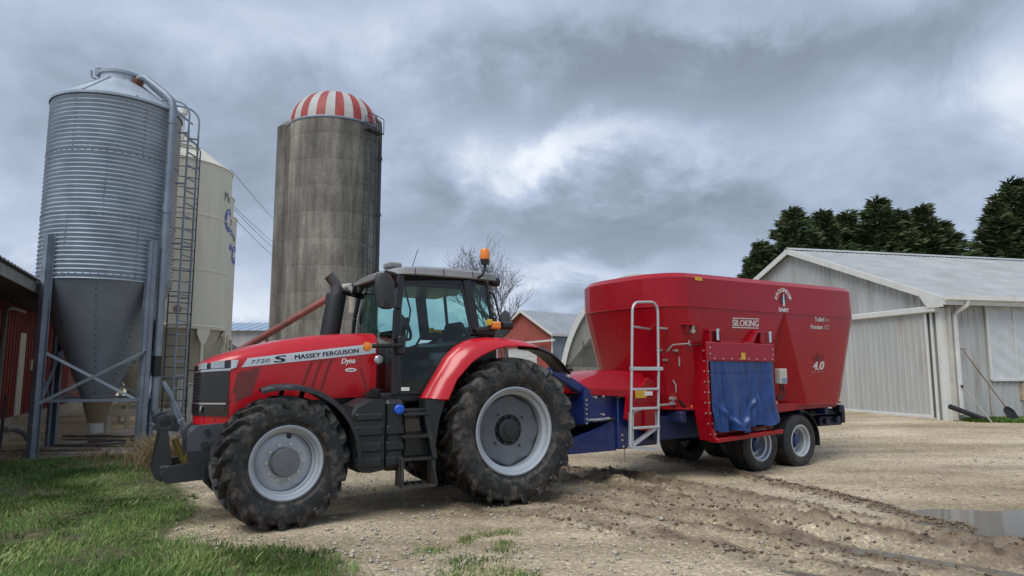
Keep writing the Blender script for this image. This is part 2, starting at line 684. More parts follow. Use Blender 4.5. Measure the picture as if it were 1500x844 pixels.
def make_ground():
    xs = axis_lines(-900, 900, -6.0, 8.2, 0.05)
    ys = axis_lines(-60, 1500, 5.4, 13.5, 0.05)
    X, Y = np.meshgrid(xs, ys)
    H, gr, mud, wet = ground_z(X, Y, True)
    n, m = X.shape
    me = bpy.data.meshes.new("ground")
    co = np.stack([X, Y, H], -1).reshape(-1, 3)
    i = np.arange(n * m).reshape(n, m)
    q = np.stack([i[:-1, :-1], i[:-1, 1:], i[1:, 1:], i[1:, :-1]], -1).reshape(-1, 4)
    me.vertices.add(len(co)); me.vertices.foreach_set('co', co.ravel())
    me.loops.add(q.size); me.loops.foreach_set('vertex_index', q.ravel())
    me.polygons.add(len(q))
    me.polygons.foreach_set('loop_start', np.arange(0, q.size, 4))
    me.polygons.foreach_set('use_smooth', np.ones(len(q), bool))
    me.update(calc_edges=True)
    at = me.color_attributes.new('soil', 'FLOAT_COLOR', 'POINT')
    rgba = np.stack([gr, mud, wet, np.ones_like(gr)], -1).reshape(-1)
    at.data.foreach_set('color', rgba)
    # material
    m_ = bpy.data.materials.new('gravel_and_mud')
    m_.use_nodes = True
    nt = m_.node_tree
    nt.nodes.clear()
    L = nt.links.new
    out = nn(nt, 'ShaderNodeOutputMaterial')
    bs = nn(nt, 'ShaderNodeBsdfPrincipled')
    L(bs.outputs[0], out.inputs[0])
    tc = nn(nt, 'ShaderNodeTexCoord')
    va = nn(nt, 'ShaderNodeVertexColor', layer_name='soil')
    sp = nn(nt, 'ShaderNodeSeparateColor')
    L(va.outputs[0], sp.inputs[0])

    def noise(sc, det, rg, out_='Fac', stretch=None):
        v = tc.outputs['Object']
        if stretch:
            mp = nn(nt, 'ShaderNodeMapping')
            mp.inputs['Rotation'].default_value = (0, 0, R_(stretch[1]))
            mp.inputs['Scale'].default_value = (stretch[0], 1, 1)
            L(v, mp.inputs[0])
            v = mp.outputs[0]
        t = nn(nt, 'ShaderNodeTexNoise')
        t.inputs['Scale'].default_value = sc
        t.inputs['Detail'].default_value = det
        t.inputs['Roughness'].default_value = rg
        L(v, t.inputs['Vector'])
        return t.outputs[out_]

    def ramp(f, stops):
        r = nn(nt, 'ShaderNodeValToRGB')
        set_ramp(r, stops)
        L(f, r.inputs[0])
        return r.outputs[0]

    def mix(f, a, b, mode='MIX'):
        x = nn(nt, 'ShaderNodeMix', data_type='RGBA', blend_type=mode)
        for s_, q_ in (('Factor', f), ('A', a), ('B', b)):
            if isinstance(q_, (int, float)):
                x.inputs[s_].default_value = q_
            elif isinstance(q_, tuple):
                x.inputs[s_].default_value = (*q_, 1)
            else:
                L(q_, x.inputs[s_])
        return x.outputs['Result']
    big = ramp(noise(0.35, 6, 0.6), [(0.30, (0.35, 0.295, 0.208)), (0.5, (0.465, 0.402, 0.298)), (0.70, (0.56, 0.50, 0.39))])
    trk = ramp(noise(0.9, 7, 0.65, stretch=(0.22, -32)), [(0.33, (0.62, 0.59, 0.54)), (0.52, (0.98, 0.96, 0.93)), (0.66, (1.20, 1.18, 1.15))])
    base = mix(1.0, big, trk, 'MULTIPLY')
    vo = nn(nt, 'ShaderNodeTexVoronoi')
    vo.inputs['Scale'].default_value = 34.0
    L(tc.outputs['Object'], vo.inputs['Vector'])
    peb = nn(nt, 'ShaderNodeSeparateColor')
    L(vo.outputs['Color'], peb.inputs[0])
    pebc = ramp(peb.outputs[0], [(0.0, (0.62, 0.60, 0.57)), (0.6, (0.95, 0.94, 0.92)), (0.9, (1.25, 1.24, 1.2)), (1.0, (1.7, 1.68, 1.62))])
    base = mix(0.75, base, mix(1.0, base, pebc, 'MULTIPLY'))
    spk = ramp(noise(60, 4, 0.7), [(0.3, (0.70, 0.69, 0.66)), (0.7, (1.25, 1.24, 1.22))])
    base = mix(0.8, base, mix(1.0, base, spk, 'MULTIPLY'))
    mudc = ramp(noise(4.0, 8, 0.7), [(0.3, (0.105, 0.077, 0.050)), (0.5, (0.185, 0.142, 0.097)), (0.72, (0.32, 0.258, 0.185))])
    col = mix(sp.outputs[1], base, mudc)
    wetm = nn(nt, 'ShaderNodeMath', operation='MULTIPLY')
    L(sp.outputs[2], wetm.inputs[0]); wetm.inputs[1].default_value = 0.8
    wetc = mix(1.0, col, (0.55, 0.53, 0.50), 'MULTIPLY')
    col = mix(wetm.outputs[0], col, wetc)
    soil = ramp(noise(7.0, 8, 0.7), [(0.3, (0.050, 0.052, 0.022)), (0.55, (0.11, 0.105, 0.05)), (0.75, (0.26, 0.22, 0.135))])
    gm = nn(nt, 'ShaderNodeMapRange')
    gm.inputs['From Min'].default_value = 0.35
    gm.inputs['From Max'].default_value = 0.75
    L(sp.outputs[0], gm.inputs[0])
    col = mix(gm.outputs[0], col, soil)
    L(col, bs.inputs['Base Color'])
    rr = nn(nt, 'ShaderNodeMapRange')
    rr.inputs['To Min'].default_value = 0.93
    rr.inputs['To Max'].default_value = 0.38
    L(wetm.outputs[0], rr.inputs[0])
    L(rr.outputs[0], bs.inputs['Roughness'])
    bs.inputs['Specular IOR Level'].default_value = 0.3
    hsum = nn(nt, 'ShaderNodeMath', operation='ADD')
    L(noise(26, 8, 0.72), hsum.inputs[0])
    vd = nn(nt, 'ShaderNodeMath', operation='MULTIPLY')
    L(vo.outputs['Distance'], vd.inputs[0]); vd.inputs[1].default_value = -0.5
    L(vd.outputs[0], hsum.inputs[1])
    bp = nn(nt, 'ShaderNodeBump')
    bp.inputs['Strength'].default_value = 0.75
    bp.inputs['Distance'].default_value = 0.03
    L(hsum.outputs[0], bp.inputs['Height'])
    L(bp.outputs[0], bs.inputs['Normal'])
    me.materials.append(m_)
    o = bpy.data.objects.new("ground", me)
    COL.objects.link(o)
    tag(o, 'tan gravel farmyard with muddy ruts', 'ground', kind='structure')


make_ground()


def water_mat():
    m = bpy.data.materials.new('muddy_water')
    m.use_nodes = True
    nt = m.node_tree
    bs = nt.nodes['Principled BSDF']
    bs.inputs['Base Color'].default_value = (0.13, 0.12, 0.105, 1)
    bs.inputs['Roughness'].default_value = 0.09
    bs.inputs['IOR'].default_value = 1.33
    n = nn(nt, 'ShaderNodeTexNoise')
    n.inputs['Scale'].default_value = 6.0
    tc = nn(nt, 'ShaderNodeTexCoord')
    nt.links.new(tc.outputs['Object'], n.inputs['Vector'])
    bp = nn(nt, 'ShaderNodeBump')
    bp.inputs['Strength'].default_value = 0.05
    bp.inputs['Distance'].default_value = 0.02
    nt.links.new(n.outputs[0], bp.inputs['Height'])
    nt.links.new(bp.outputs[0], bs.inputs['Normal'])
    return m


WATER = water_mat()


def puddle(poly, z, label, grow):
    cx = sum(p[0] for p in poly) / len(poly); cy = sum(p[1] for p in poly) / len(poly)
    mb = MB()
    pts = []
    for (x, y) in poly:
        d = math.hypot(x - cx, y - cy)
        pts.append((x + (x - cx) / d * grow, y + (y - cy) / d * grow, z))
    mb.add(pts + [(cx, cy, z)], [(i, (i + 1) % len(pts), len(pts)) for i in range(len(pts))])
    o = mb.build('puddle', WATER, smooth=0)
    tag(o, label, 'puddle', kind='structure')


puddle(PUD_1, -0.024, 'broad shallow puddle on grey mud beyond the ridge of clods', 0.24)
puddle(PUD_2, -0.022, 'long narrow puddle lying in a wheel rut', 0.03)
puddle(PUD_3, -0.030, 'small thin puddle in the front wheel rut', 0.03)


# ------------------------------------------------------------------ loose stones and clods
def blob_mesh(name, P, S, m, seed, parent=None):
    """many small faceted lumps in one mesh (octahedra pushed out of shape)"""
    rs = np.random.RandomState(seed)
    base = np.array([(1, 0, 0), (-1, 0, 0), (0, 1, 0), (0, -1, 0), (0, 0, 1), (0, 0, -.6)], float)
    tri = np.array([(0, 2, 4), (2, 1, 4), (1, 3, 4), (3, 0, 4), (2, 0, 5), (1, 2, 5), (3, 1, 5), (0, 3, 5)])
    n = len(P)
    a = rs.rand(n) * 2 * PI
    ca, sa = np.cos(a), np.sin(a)
    V = base[None] * (0.65 + 0.7 * rs.rand(n, 6, 1)) * S[:, None, None] * np.array([1, 1, .75])
    V = V + (rs.rand(n, 6, 3) - .5) * S[:, None, None] * .7
    W = np.empty_like(V)
    W[..., 0] = V[..., 0] * ca[:, None] - V[..., 1] * sa[:, None]
    W[..., 1] = V[..., 0] * sa[:, None] + V[..., 1] * ca[:, None]
    W[..., 2] = V[..., 2]
    W += P[:, None, :]
    F = (tri[None] + (np.arange(n) * 6)[:, None, None]).reshape(-1, 3)
    me = bpy.data.meshes.new(name)
    me.vertices.add(n * 6); me.vertices.foreach_set('co', W.ravel())
    me.loops.add(F.size); me.loops.foreach_set('vertex_index', F.ravel())
    me.polygons.add(len(F)); me.polygons.foreach_set('loop_start', np.arange(0, F.size, 3))
    me.update(calc_edges=True)
    me.materials.append(m)
    o = bpy.data.objects.new(name, me)
    COL.objects.link(o)
    return o


def scatter():
    rs = np.random.RandomState(5)
    n = 26000
    y = 5.5 + 12 * rs.rand(n) ** 1.7
    x = (rs.rand(n) * 2 - 1) * 0.82 * (y + 1.2)
    h, gr, mud, wet = ground_z(x, y, True)
    clump = fbm(x * 0.8, y * 0.8, 3)
    keep = (rs.rand(n) < 0.55 + 1.6 * clump) & (mud < 0.5) & (wet < 0.3) & (rs.rand(n) > gr * 1.1)
    S = 0.006 + 0.022 * rs.rand(n) ** 5 + 0.004 * rs.rand(n)
    P = np.stack([x, y, h + S * 0.3], -1)[keep]
    pale = mat('limestone_chips', (0.40, 0.37, 0.31), 0.9, var=0.45, vscale=25)
    tag(blob_mesh('gravel', P, S[keep], pale, 1), 'loose pale limestone gravel lying on the yard', 'gravel', kind='stuff')
    # clods thrown up along the ruts and on the ridge
    n = 260000
    y = 5.5 + 9 * rs.rand(n)
    x = -1 + 8.5 * rs.rand(n)
    h, gr, mud, wet = ground_z(x, y, True)
    wx = x + 0.25 * fbm(x * 1.3, y * 1.3, 3); wy = y + 0.25 * fbm(x * 1.3 + 40, y * 1.3 + 9, 3)
    dR = seg_dist(wx, wy, RIDGE)
    edge = np.zeros(n)
    for q in (RUT_A, RUT_C, RUT_B, RUT_D):
        d = seg_dist(wx, wy, q)
        edge = np.maximum(edge, np.exp(-((d - 0.28) / 0.13) ** 2))
    pr = 0.50 * np.exp(-(dR / 0.13) ** 2) + 0.16 * edge * np.clip(0.4 + 2.5 * fbm(x * 2, y * 2, 3), 0, 1) + 0.02 * mud
    keep = rs.rand(n) < pr
    S = 0.006 + 0.026 * rs.rand(n) ** 3
    P = np.stack([x, y, h + S * 0.25], -1)[keep]
    dk = mat('mud_clods', (0.185, 0.142, 0.098), 0.9, var=0.5, vscale=12, bump=0.4)
    tag(blob_mesh('mud_clods', P, S[keep], dk, 2), 'crumbled brown mud clods along the wheel ruts', 'mud', kind='stuff')


scatter()


# ------------------------------------------------------------------ grass
def grass_mat(name, c0, c1, c2):
    m = bpy.data.materials.new(name)
    m.use_nodes = True
    nt = m.node_tree
    bs = nt.nodes['Principled BSDF']
    va = nn(nt, 'ShaderNodeVertexColor', layer_name='blade')
    r = nn(nt, 'ShaderNodeValToRGB')
    set_ramp(r, ((0.0, c0), (0.6, c1), (1.0, c2)))
    nt.links.new(va.outputs[0], r.inputs[0])
    nt.links.new(r.outputs[0], bs.inputs['Base Color'])
    bs.inputs['Roughness'].default_value = 0.6
    bs.inputs['Specular IOR Level'].default_value = 0.25
    bs.inputs['Subsurface Weight'].default_value = 0.0
    return m


def blades(name, x, y, L, W, lean, m, seed, z=None):
    """each blade: a tapering strip of two quads and a tip that bends over"""
    rs = np.random.RandomState(seed)
    n = len(x)
    z = ground_z(x, y) if z is None else z
    a = rs.rand(n) * 2 * PI
    b = fbm(x * 0.9, y * 0.9, 2) * 9 + rs.normal(size=n) * 0.9
    dx, dy = np.cos(b), np.sin(b)
    px, py = -np.sin(a), np.cos(a)
    ts = np.array([0.0, 0.45, 0.8, 1.0])
    V = np.empty((n, 7, 3))
    k = 0
    for t in ts:
        off = lean * L * t ** 1.8
        zz = L * t * np.sqrt(np.maximum(0.05, 1 - (lean * 0.8 * t) ** 2)) - 0.012
        w = W * (1 - t) ** 0.6
        cx, cy, cz = x + dx * off, y + dy * off, z + zz
        if t < 1:
            V[:, k] = np.stack([cx + px * w, cy + py * w, cz], -1)
            V[:, k + 1] = np.stack([cx - px * w, cy - py * w, cz], -1)
            k += 2
        else:
            V[:, k] = np.stack([cx, cy, cz], -1)
    f4 = np.array([(0, 1, 3, 2), (2, 3, 5, 4)])
    f3 = np.array([(4, 5, 6)])
    o = (np.arange(n) * 7)[:, None, None]
    F4 = (f4[None] + o).reshape(-1, 4)
    F3 = (f3[None] + o).reshape(-1, 3)
    me = bpy.data.meshes.new(name)
    me.vertices.add(n * 7); me.vertices.foreach_set('co', V.ravel())
    loops = np.concatenate([F4.ravel(), F3.ravel()])
    me.loops.add(len(loops)); me.loops.foreach_set('vertex_index', loops)
    me.polygons.add(len(F4) + len(F3))
    me.polygons.foreach_set('loop_start', np.concatenate([np.arange(0, F4.size, 4), F4.size + np.arange(0, F3.size, 3)]))
    me.update(calc_edges=True)
    tone = np.clip(0.45 + 1.1 * fbm(x * 1.1 + 7, y * 1.1, 4) + 0.22 * rs.normal(size=n), 0, 1)
    at = me.color_attributes.new('blade', 'FLOAT_COLOR', 'POINT')
    at.data.foreach_set('color', np.repeat(np.stack([tone, tone, tone, np.ones(n)], -1), 7, axis=0).ravel())
    me.materials.append(m)
    ob = bpy.data.objects.new(name, me)
    COL.objects.link(ob)
    return ob


def make_grass():
    rs = np.random.RandomState(21)
    green = grass_mat('grass_blades', (0.046, 0.098, 0.018), (0.125, 0.225, 0.048), (0.36, 0.35, 0.15))
    n = 420000
    x = -11.5 + 11 * rs.rand(n)
    y = 5.4 + 9.2 * rs.rand(n)
    wx = x + 0.5 * fbm(x * 1.6, y * 1.6, 3); wy = y + 0.5 * fbm(x * 1.6 + 40, y * 1.6 + 9, 3)
    s = poly_soft(wx, wy, GRASS, 0.6)
    view = np.abs(x) < 0.80 * (y + 1.0)
    thin = np.clip(0.62 + 2.8 * fbm(x * 1.5 + 3, y * 1.5, 4), 0.04, 1)
    far = 1 - 0.5 * sstep(9, 13, y)
    keep = (rs.rand(n) < s * thin * far) & view
    x, y, s = x[keep], y[keep], s[keep]
    lush = np.clip(0.5 + 1.6 * fbm(x * 0.7 + 30, y * 0.7, 3), 0.1, 1)
    L = (0.03 + 0.10 * lush * rs.rand(len(x))) * (0.4 + 0.6 * s)
    W = 0.0026 + 0.0028 * rs.rand(len(x))
    o = blades('grass', x, y, L, W, 0.25 + 0.65 * rs.rand(len(x)), green, 3)
    tag(o, 'rough green grass growing beside the feed bin and tractor', 'grass', kind='stuff')
    # broad-leaved weeds among the grass
    k = 520
    cx = -9.5 + 8.5 * rs.rand(k); cy = 5.5 + 7.5 * rs.rand(k)
    ok = (poly_soft(cx, cy, GRASS, 0.5) > 0.4) & (np.abs(cx) < 0.8 * (cy + 1))
    cx, cy = cx[ok], cy[ok]
    m_ = 9
    x = np.repeat(cx, m_) + rs.normal(size=len(cx) * m_) * 0.03; y = np.repeat(cy, m_) + rs.normal(size=len(cx) * m_) * 0.03
    weed = grass_mat('weed_leaves', (0.10, 0.16, 0.045), (0.19, 0.26, 0.08), (0.33, 0.37, 0.17))
    o = blades('weeds', x, y, 0.06 + 0.07 * rs.rand(len(x)), 0.006 + 0.006 * rs.rand(len(x)), 0.6 + 0.35 * rs.rand(len(x)), weed, 14)
    tag(o, 'broad leaved weeds scattered through the grass', 'weeds', kind='stuff')
    # sparse patch in the gravel
    n = 30000
    x = -1.3 + 2.0 * rs.rand(n); y = 5.6 + 2.1 * rs.rand(n)
    wx = x + 0.3 * fbm(x * 2.6, y * 2.6, 3); wy = y + 0.3 * fbm(x * 2.6 + 40, y * 2.6 + 9, 3)
    cl = np.clip(0.22 + 3.2 * fbm(x * 2.2 + 11, y * 2.2, 3), 0, 1) * (0.35 + 0.65 * sstep(6.0, 6.9, y))
    keep = rs.rand(n) < poly_soft(wx, wy, PATCH, 0.12) * cl * 0.9
    x, y = x[keep], y[keep]
    o = blades('grass_patch', x, y, 0.025 + 0.06 * rs.rand(len(x)), 0.003 + 0.003 * rs.rand(len(x)), 0.3 + 0.6 * rs.rand(len(x)), green, 4)
    tag(o, 'small sparse grass patch growing through the gravel', 'grass', kind='stuff')
    # strip in front of the long side of the metal shed
    n = 26000
    t = rs.rand(n); u = rs.rand(n)
    x = 12.9 + 6.0 * t; y = 19.95 + 0.24 * (x - 12.5) - 0.15 - u * (0.5 + 0.42 * (x - 12.9))
    o = blades('grass_strip', x, y, 0.06 + 0.10 * rs.rand(n), 0.009 + 0.008 * rs.rand(n), 0.3 + 0.6 * rs.rand(n), green, 6)
    tag(o, 'short green grass strip along the metal shed wall', 'grass', kind='stuff')
    # dead straw coloured grass by the feed bin foot
    straw = grass_mat('dead_grass', (0.16, 0.115, 0.055), (0.30, 0.225, 0.120), (0.43, 0.35, 0.21))
    n = 2600
    c = [(-6.35, 12.9, 0.35), (-6.05, 12.4, 0.32), (-6.7, 13.3, 0.4), (-7.15, 13.75, 0.4), (-9.9, 14.2, 0.5), (-8.2, 13.9, 0.5)]
    xs, ys, Ls = [], [], []
    for i, (cx, cy, r) in enumerate(c):
        k = int(n * (0.28 if i < 3 else 0.08))
        xs.append(cx + rs.normal(size=k) * r * 0.6); ys.append(cy + rs.normal(size=k) * r * 0.6)
        Ls.append((0.25 + 0.45 * rs.rand(k)) * (1.0 if i < 3 else 0.5))
    x, y, L = map(np.concatenate, (xs, ys, Ls))
    o = blades('dry_grass', x, y, L, 0.004 + 0.004 * rs.rand(len(x)), 0.35 + 0.6 * rs.rand(len(x)), straw, 8)
    tag(o, 'dead straw coloured grass tuft by the feed bin leg', 'grass', kind='stuff')


make_grass()
# ------------------------------------------------------------------ shared materials
GALV = mat('galvanised_steel', (0.38, 0.44, 0.50), 0.45, 0.30, var=0.14, vscale=2.2, rvar=0.12, bump=0.05, bscale=60)
GALV_D = mat('galvanised_steel_weathered', (0.22, 0.26, 0.31), 0.55, 0.45, var=0.2, vscale=2.5, rvar=0.1)
GALV_H = mat('galvanised_hopper', (0.215, 0.25, 0.28), 0.48, 0.4, var=0.22, vscale=1.2, dirt=(0.20, 0.20, 0.19), damt=0.18, streak=3)
BOLT = mat('bolt_steel', (0.10, 0.115, 0.135), 0.5, 0.6)
DARKSTEEL = mat('dark_steel', (0.045, 0.048, 0.055), 0.5, 0.3, var=0.3)
WHITE = mat('white_painted_wood', (0.62, 0.61, 0.57), 0.6, var=0.12, vscale=5, dirt=(0.22, 0.19, 0.15), damt=0.22)
WOOD = mat('weathered_wood', (0.15, 0.125, 0.095), 0.85, var=0.35, vscale=5, bump=0.4, bscale=30)
CONC = mat('old_concrete', (0.33, 0.31, 0.275), 0.9, var=0.25, vscale=1.5, bump=0.5, bscale=14, dirt=(0.13, 0.115, 0.09), damt=0.3)
BLACKPL = mat('black_plastic', (0.014, 0.015, 0.017), 0.45, var=0.2, dirt=(0.11, 0.095, 0.075), damt=0.12, dscale=4)
RUST = mat('rusty_iron', (0.16, 0.06, 0.03), 0.8, var=0.4)


# ------------------------------------------------------------------ galvanised feed bin
def galvanised_bin():
    cx, cy = -9.05, 15.10
    rot = 0.0
    t = thing('feed_bin', 'corrugated galvanised feed bin on steel legs beside the red barn', 'feed bin', (cx, cy, 0), rot)
    r, z0, z1 = 1.29, 3.62, 7.62
    mb = MB()
    prof = []
    n = 43
    for i in range(n * 6 + 1):
        z = z0 + (z1 - z0) * i / (n * 6)
        prof.append((r + 0.026 * math.cos(2 * PI * i / 6), z))
    mb.lathe(prof, 96)
    body = mb.build('corrugated_wall', GALV, t, smooth=60)
    # rows of bolts at the sheet joints
    bb = MB()
    for z in (z0 + 0.10, z0 + 1.36, z0 + 2.72, z1 - 0.05):
        for k in range(60):
            a = 2 * PI * k / 60
            p = Vector((math.cos(a), math.sin(a), 0))
            bb.hexa(p * (r + 0.024) + Vector((0, 0, z)), p * 0.008, p.cross(Vector((0, 0, 1))) * 0.010, (0, 0, 0.010))
    for j in range(6):
        for s in range(3):
            a = 2 * PI * (j / 6 + s / 12.0) + 0.42
            p = Vector((math.cos(a), math.sin(a), 0))
            for q in range(13):
                bb.hexa(p * (r + 0.024) + Vector((0, 0, z0 + s * 1.33 + 0.1 * q + 0.05)), p * 0.008, p.cross(Vector((0, 0, 1))) * 0.009, (0, 0, 0.009))
    b = bb.build('bolt_rows', BOLT, body, smooth=0)
    b['kind'] = 'stuff'
    # roof cone of separate sheets
    rt, zt = 0.42, 8.30
    ns = 8
    for k in range(ns):
        a0, a1 = 2 * PI * k / ns, 2 * PI * (k + 1) / ns
        mb = MB()
        mb.lathe([(r + 0.045, z1 - 0.05), (r + 0.05, z1 + 0.0), (rt, zt)], 8, a0=a0, a1=a1)
        m1 = Vector((math.cos(a1), math.sin(a1), 0))
        mb.beam(m1 * (r + 0.03) + Vector((0, 0, z1 + 0.02)), m1 * (rt + .02) + Vector((0, 0, zt + 0.005)), 0.05, 0.035)
        mb.build('roof_sheet', GALV, t, smooth=30)
    bb = MB()
    for k in range(ns):
        a = 2 * PI * k / ns
        m1 = Vector((math.cos(a), math.sin(a), 0))
        for q in range(14):
            f = (q + 0.5) / 14
            bb.hexa(m1 * (r + (rt - r) * f) + Vector((0, 0, z1 + (zt - z1) * f + 0.03)), (0.012, 0, 0), (0, 0.012, 0), (0, 0, 0.012))
    bb.build('seam_bolts', BOLT, t, smooth=0)['kind'] = 'stuff'
    mb = MB()
    mb.lathe([(rt + 0.02, zt - 0.05), (rt + 0.02, zt + 0.12), (rt + 0.06, zt + 0.13), (rt + 0.07, zt + 0.19), (rt + 0.02, zt + 0.22), (0.02, zt + 0.25)], 40)
    mb.tube([(rt + .03, .05, zt + .06), (rt + .03, .05, zt + .09), (-rt - .03, .05, zt + .09)], .004, 5)
    lid = mb.build('lid', GALV, t, smooth=40)
    mb = MB()
    mb.box(-0.40, -0.30, -0.36, -0.24, zt + 0.08, zt + 0.27, .01)
    mb.box(-0.30, -0.10, -0.34, -0.26, zt + 0.20, zt + 0.27, .01)
    mb.build('lid_latch', GALV_D, lid)
    MB().tube([(-.40, -.30, zt + .02), (-.48, -.32, zt + .05), (-.50, -.32, zt + .20)], .025, 8).build('latch_lever', GALV_D, lid)
    # hopper cone
    mb = MB()
    mb.lathe([(r + 0.01, z0 + 0.02), (r - 0.01, z0 - 0.04), (0.33, 1.20), (0.33, 1.16), (0.25, 1.16)], 64)
    hop = mb.build('hopper', GALV_H, t, smooth=30)
    bb = MB()
    for k in range(8):
        a = 2 * PI * (k + .5) / 8
        m1 = Vector((math.cos(a), math.sin(a), 0))
        for q in range(18):
            f = (q + 0.5) / 18
            bb.hexa(m1 * (r + (0.33 - r) * f + .008) + Vector((0, 0, z0 + (1.2 - z0) * f)), (0.011, 0, 0), (0, 0.011, 0), (0, 0, 0.011))
    bb.build('hopper_bolts', BOLT, hop, smooth=0)['kind'] = 'stuff'
    # transparent boot below the hopper
    mb = MB()
    mb.lathe([(0.31, 1.16), (0.22, 0.80), (0.16, 0.62)], 24)
    mb.build('boot', mat('tan_boot', (0.24, 0.185, 0.12), 0.5), t)
    MB().cyl((0, 0, .40), (0, 0, .63), .15, 20).build('unloader', mat('pale_plastic', (0.45, 0.46, 0.44), 0.4), t)
    # legs: U channels, bolted to the wall
    leg_r = 1.37
    LEGA = (-110, -22, 70, 160)
    for a in LEGA:
        aa = R_(a)
        er, et = Vector((math.cos(aa), math.sin(aa), 0)), Vector((-math.sin(aa), math.cos(aa), 0))
        mb = MB()
        base = er * leg_r
        for off, w, h in ((et * 0.06, 0.012, 0.14), (et * -0.06, 0.012, 0.14)):
            mb.hexa(base + off + Vector((0, 0, 2.26)), er * h / 2, et * w / 2, (0, 0, 2.26))
        mb.hexa(base + er * 0.064 + Vector((0, 0, 2.26)), er * 0.006, et * 0.066, (0, 0, 2.26))
        for off in (0.082, -0.082):
            mb.hexa(base - er * 0.064 + et * off + Vector((0, 0, 2.26)), er * 0.006, et * 0.024, (0, 0, 2.26))
        mb.hexa(base + Vector((0, 0, 0.01)), er * 0.14, et * 0.14, (0, 0, 0.012))
        mb.build('leg', GALV_D, t, smooth=0)
    cor = [Vector((math.cos(R_(a)), math.sin(R_(a)), 0)) * leg_r for a in LEGA]
    for i in range(4):
        a, b = cor[i], cor[(i + 1) % 4]
        d = (b - a).normalized()
        o = Vector((d.y, -d.x, 0)) * 0.05
        for pa, pb in (((a, 1.05), (b, 2.15)), ((a, 2.15), (b, 1.05))):
            mb = MB()
            mb.beam(pa[0] + o + Vector((0, 0, pa[1])), pb[0] + o + Vector((0, 0, pb[1])), 0.012, 0.055)
            mb.beam(pa[0] + o * 1.5 + Vector((0, 0, pa[1] + .022)), pb[0] + o * 1.5 + Vector((0, 0, pb[1] + .022)), 0.05, 0.010)
            mb.build('cross_brace', GALV, t, smooth=0)
            o = o * -1
        MB().beam(a + Vector((0, 0, 1.13)), b + Vector((0, 0, 1.13)), 0.05, 0.06).build('rail', GALV_D, t, smooth=0)
    # fill pipe down the outside
    c, s = math.cos(-rot), math.sin(-rot)

    def W(px, py, pz):            # world offset from bin axis -> local
        return Vector((px * c - py * s, px * s + py * c, pz))
    px, py = 1.40, -0.30
    pts = [W(0.44, -0.14, 8.30), W(0.54, -0.16, 8.40), W(0.66, -0.18, 8.38), W(1.20, -0.27, 7.95), W(1.35, -0.29, 7.80), W(px, py, 7.62), W(px, py, 7.3)]
    mb = MB()
    mb.tube(pts, 0.083, 14)
    mb.tube([W(px, py, 7.32), W(px, py, 0.9)], 0.080, 14)
    mb.tube([W(px, py, 5.4), W(px, py, 5.2)], 0.095, 14)
    mb.tube([W(px, py, 7.35), W(px, py, 7.25)], 0.092, 14)
    fp = mb.build('fill_pipe', GALV_D, t, smooth=50)
    mb = MB()
    mb.tube([W(px, py, 2.05), W(px, py, 1.62)], 0.10, 14)
    mb.build('coupling', BLACKPL, fp)
    MB().tube([W(0.40, -0.12, 8.24), W(0.51, -0.15, 8.36)], 0.11, 12).build('rusty_collar', RUST, fp)
    # roof handrail and ladder
    mb = MB()
    q0 = W(1.62, -0.5, 0)
    for rr_, dz in ((0.25, 0.0), (0.52, 0.30)):
        pass
    lad0, lad1 = W(1.56, 0.15, 0), W(1.58, 0.60, 0)
    for L_ in (lad0, lad1):
        mb.beam(L_ + Vector((0, 0, .15)), L_ + Vector((0, 0, 7.3)), .045, .03, up=(1, 0, 0))
    for k in range(23):
        z = .45 + .30 * k
        mb.beam(lad0 + Vector((0, 0, z)), lad1 + Vector((0, 0, z)), .03, .03)
    for z in (1.6, 3.4, 4.6, 6.0, 7.2):
        for L_ in (lad0, lad1):
            mb.beam(L_ + Vector((0, 0, z)), L_ * 0.86 + Vector((0, 0, z)), .035, .035)
    lad = mb.build('ladder', GALV_D, t, smooth=0)
    mb = MB()
    for L_, up in ((lad0, 0.95), (lad1, 0.95)):
        arc = [L_ + Vector((0, 0, 7.2)), L_ + Vector((0, 0, 7.62))]
        inner = L_ * 0.72
        for k in range(1, 9):
            a = PI / 2 * k / 8
            arc.append(L_ + (inner - L_) * (1 - math.cos(a)) * 0.8 + Vector((0, 0, 7.62 + .34 * math.sin(a))))
        arc.append(L_ * .62 + Vector((0, 0, 7.98)))
        arc.append(L_ * .58 + Vector((0, 0, 7.9)))
        mb.tube(arc, .022, 7)
    mb.build('handrail', GALV_D, lad, smooth=50)
    mb = MB()
    for L_ in (lad0, lad1):
        mb.beam(L_ * .92 + Vector((0, 0, 7.55)), L_ * .32 + Vector((0, 0, 8.40)), .035, .035)
    for k in range(8):
        f = .92 - .60 * (k + .5) / 8
        z = 7.55 + .85 * (k + .5) / 8
        mb.beam(lad0 * f + Vector((0, 0, z)), lad1 * f + Vector((0, 0, z)), .025, .025)
    mb.build('roof_ladder', GALV_D, t, smooth=0)
    # unloading auger tube and hoses at the foot
    mb = MB()
    mb.tube([W(px, py, .95), W(px + .05, py + .1, .55), W(px + .3, py + .4, .2)], .085, 12)
    mb.tube([W(px + .1, py + .1, 1.5), W(px + .25, py + .15, 1.25), W(px + .42, py + .3, .55)], .05, 8)
    mb.tube([W(px + .14, py + .1, 1.4), W(px + .30, py + .15, 1.15), W(px + .5, py + .35, .55)], .035, 8)
    mb.tube([W(px - .2, py, .62), W(px + .1, py - .1, .60), W(px + .5, py, .66), W(px + .55, py + .2, .70)], .03, 8)
    mb.build('hoses', GALV_D, t)


galvanised_bin()


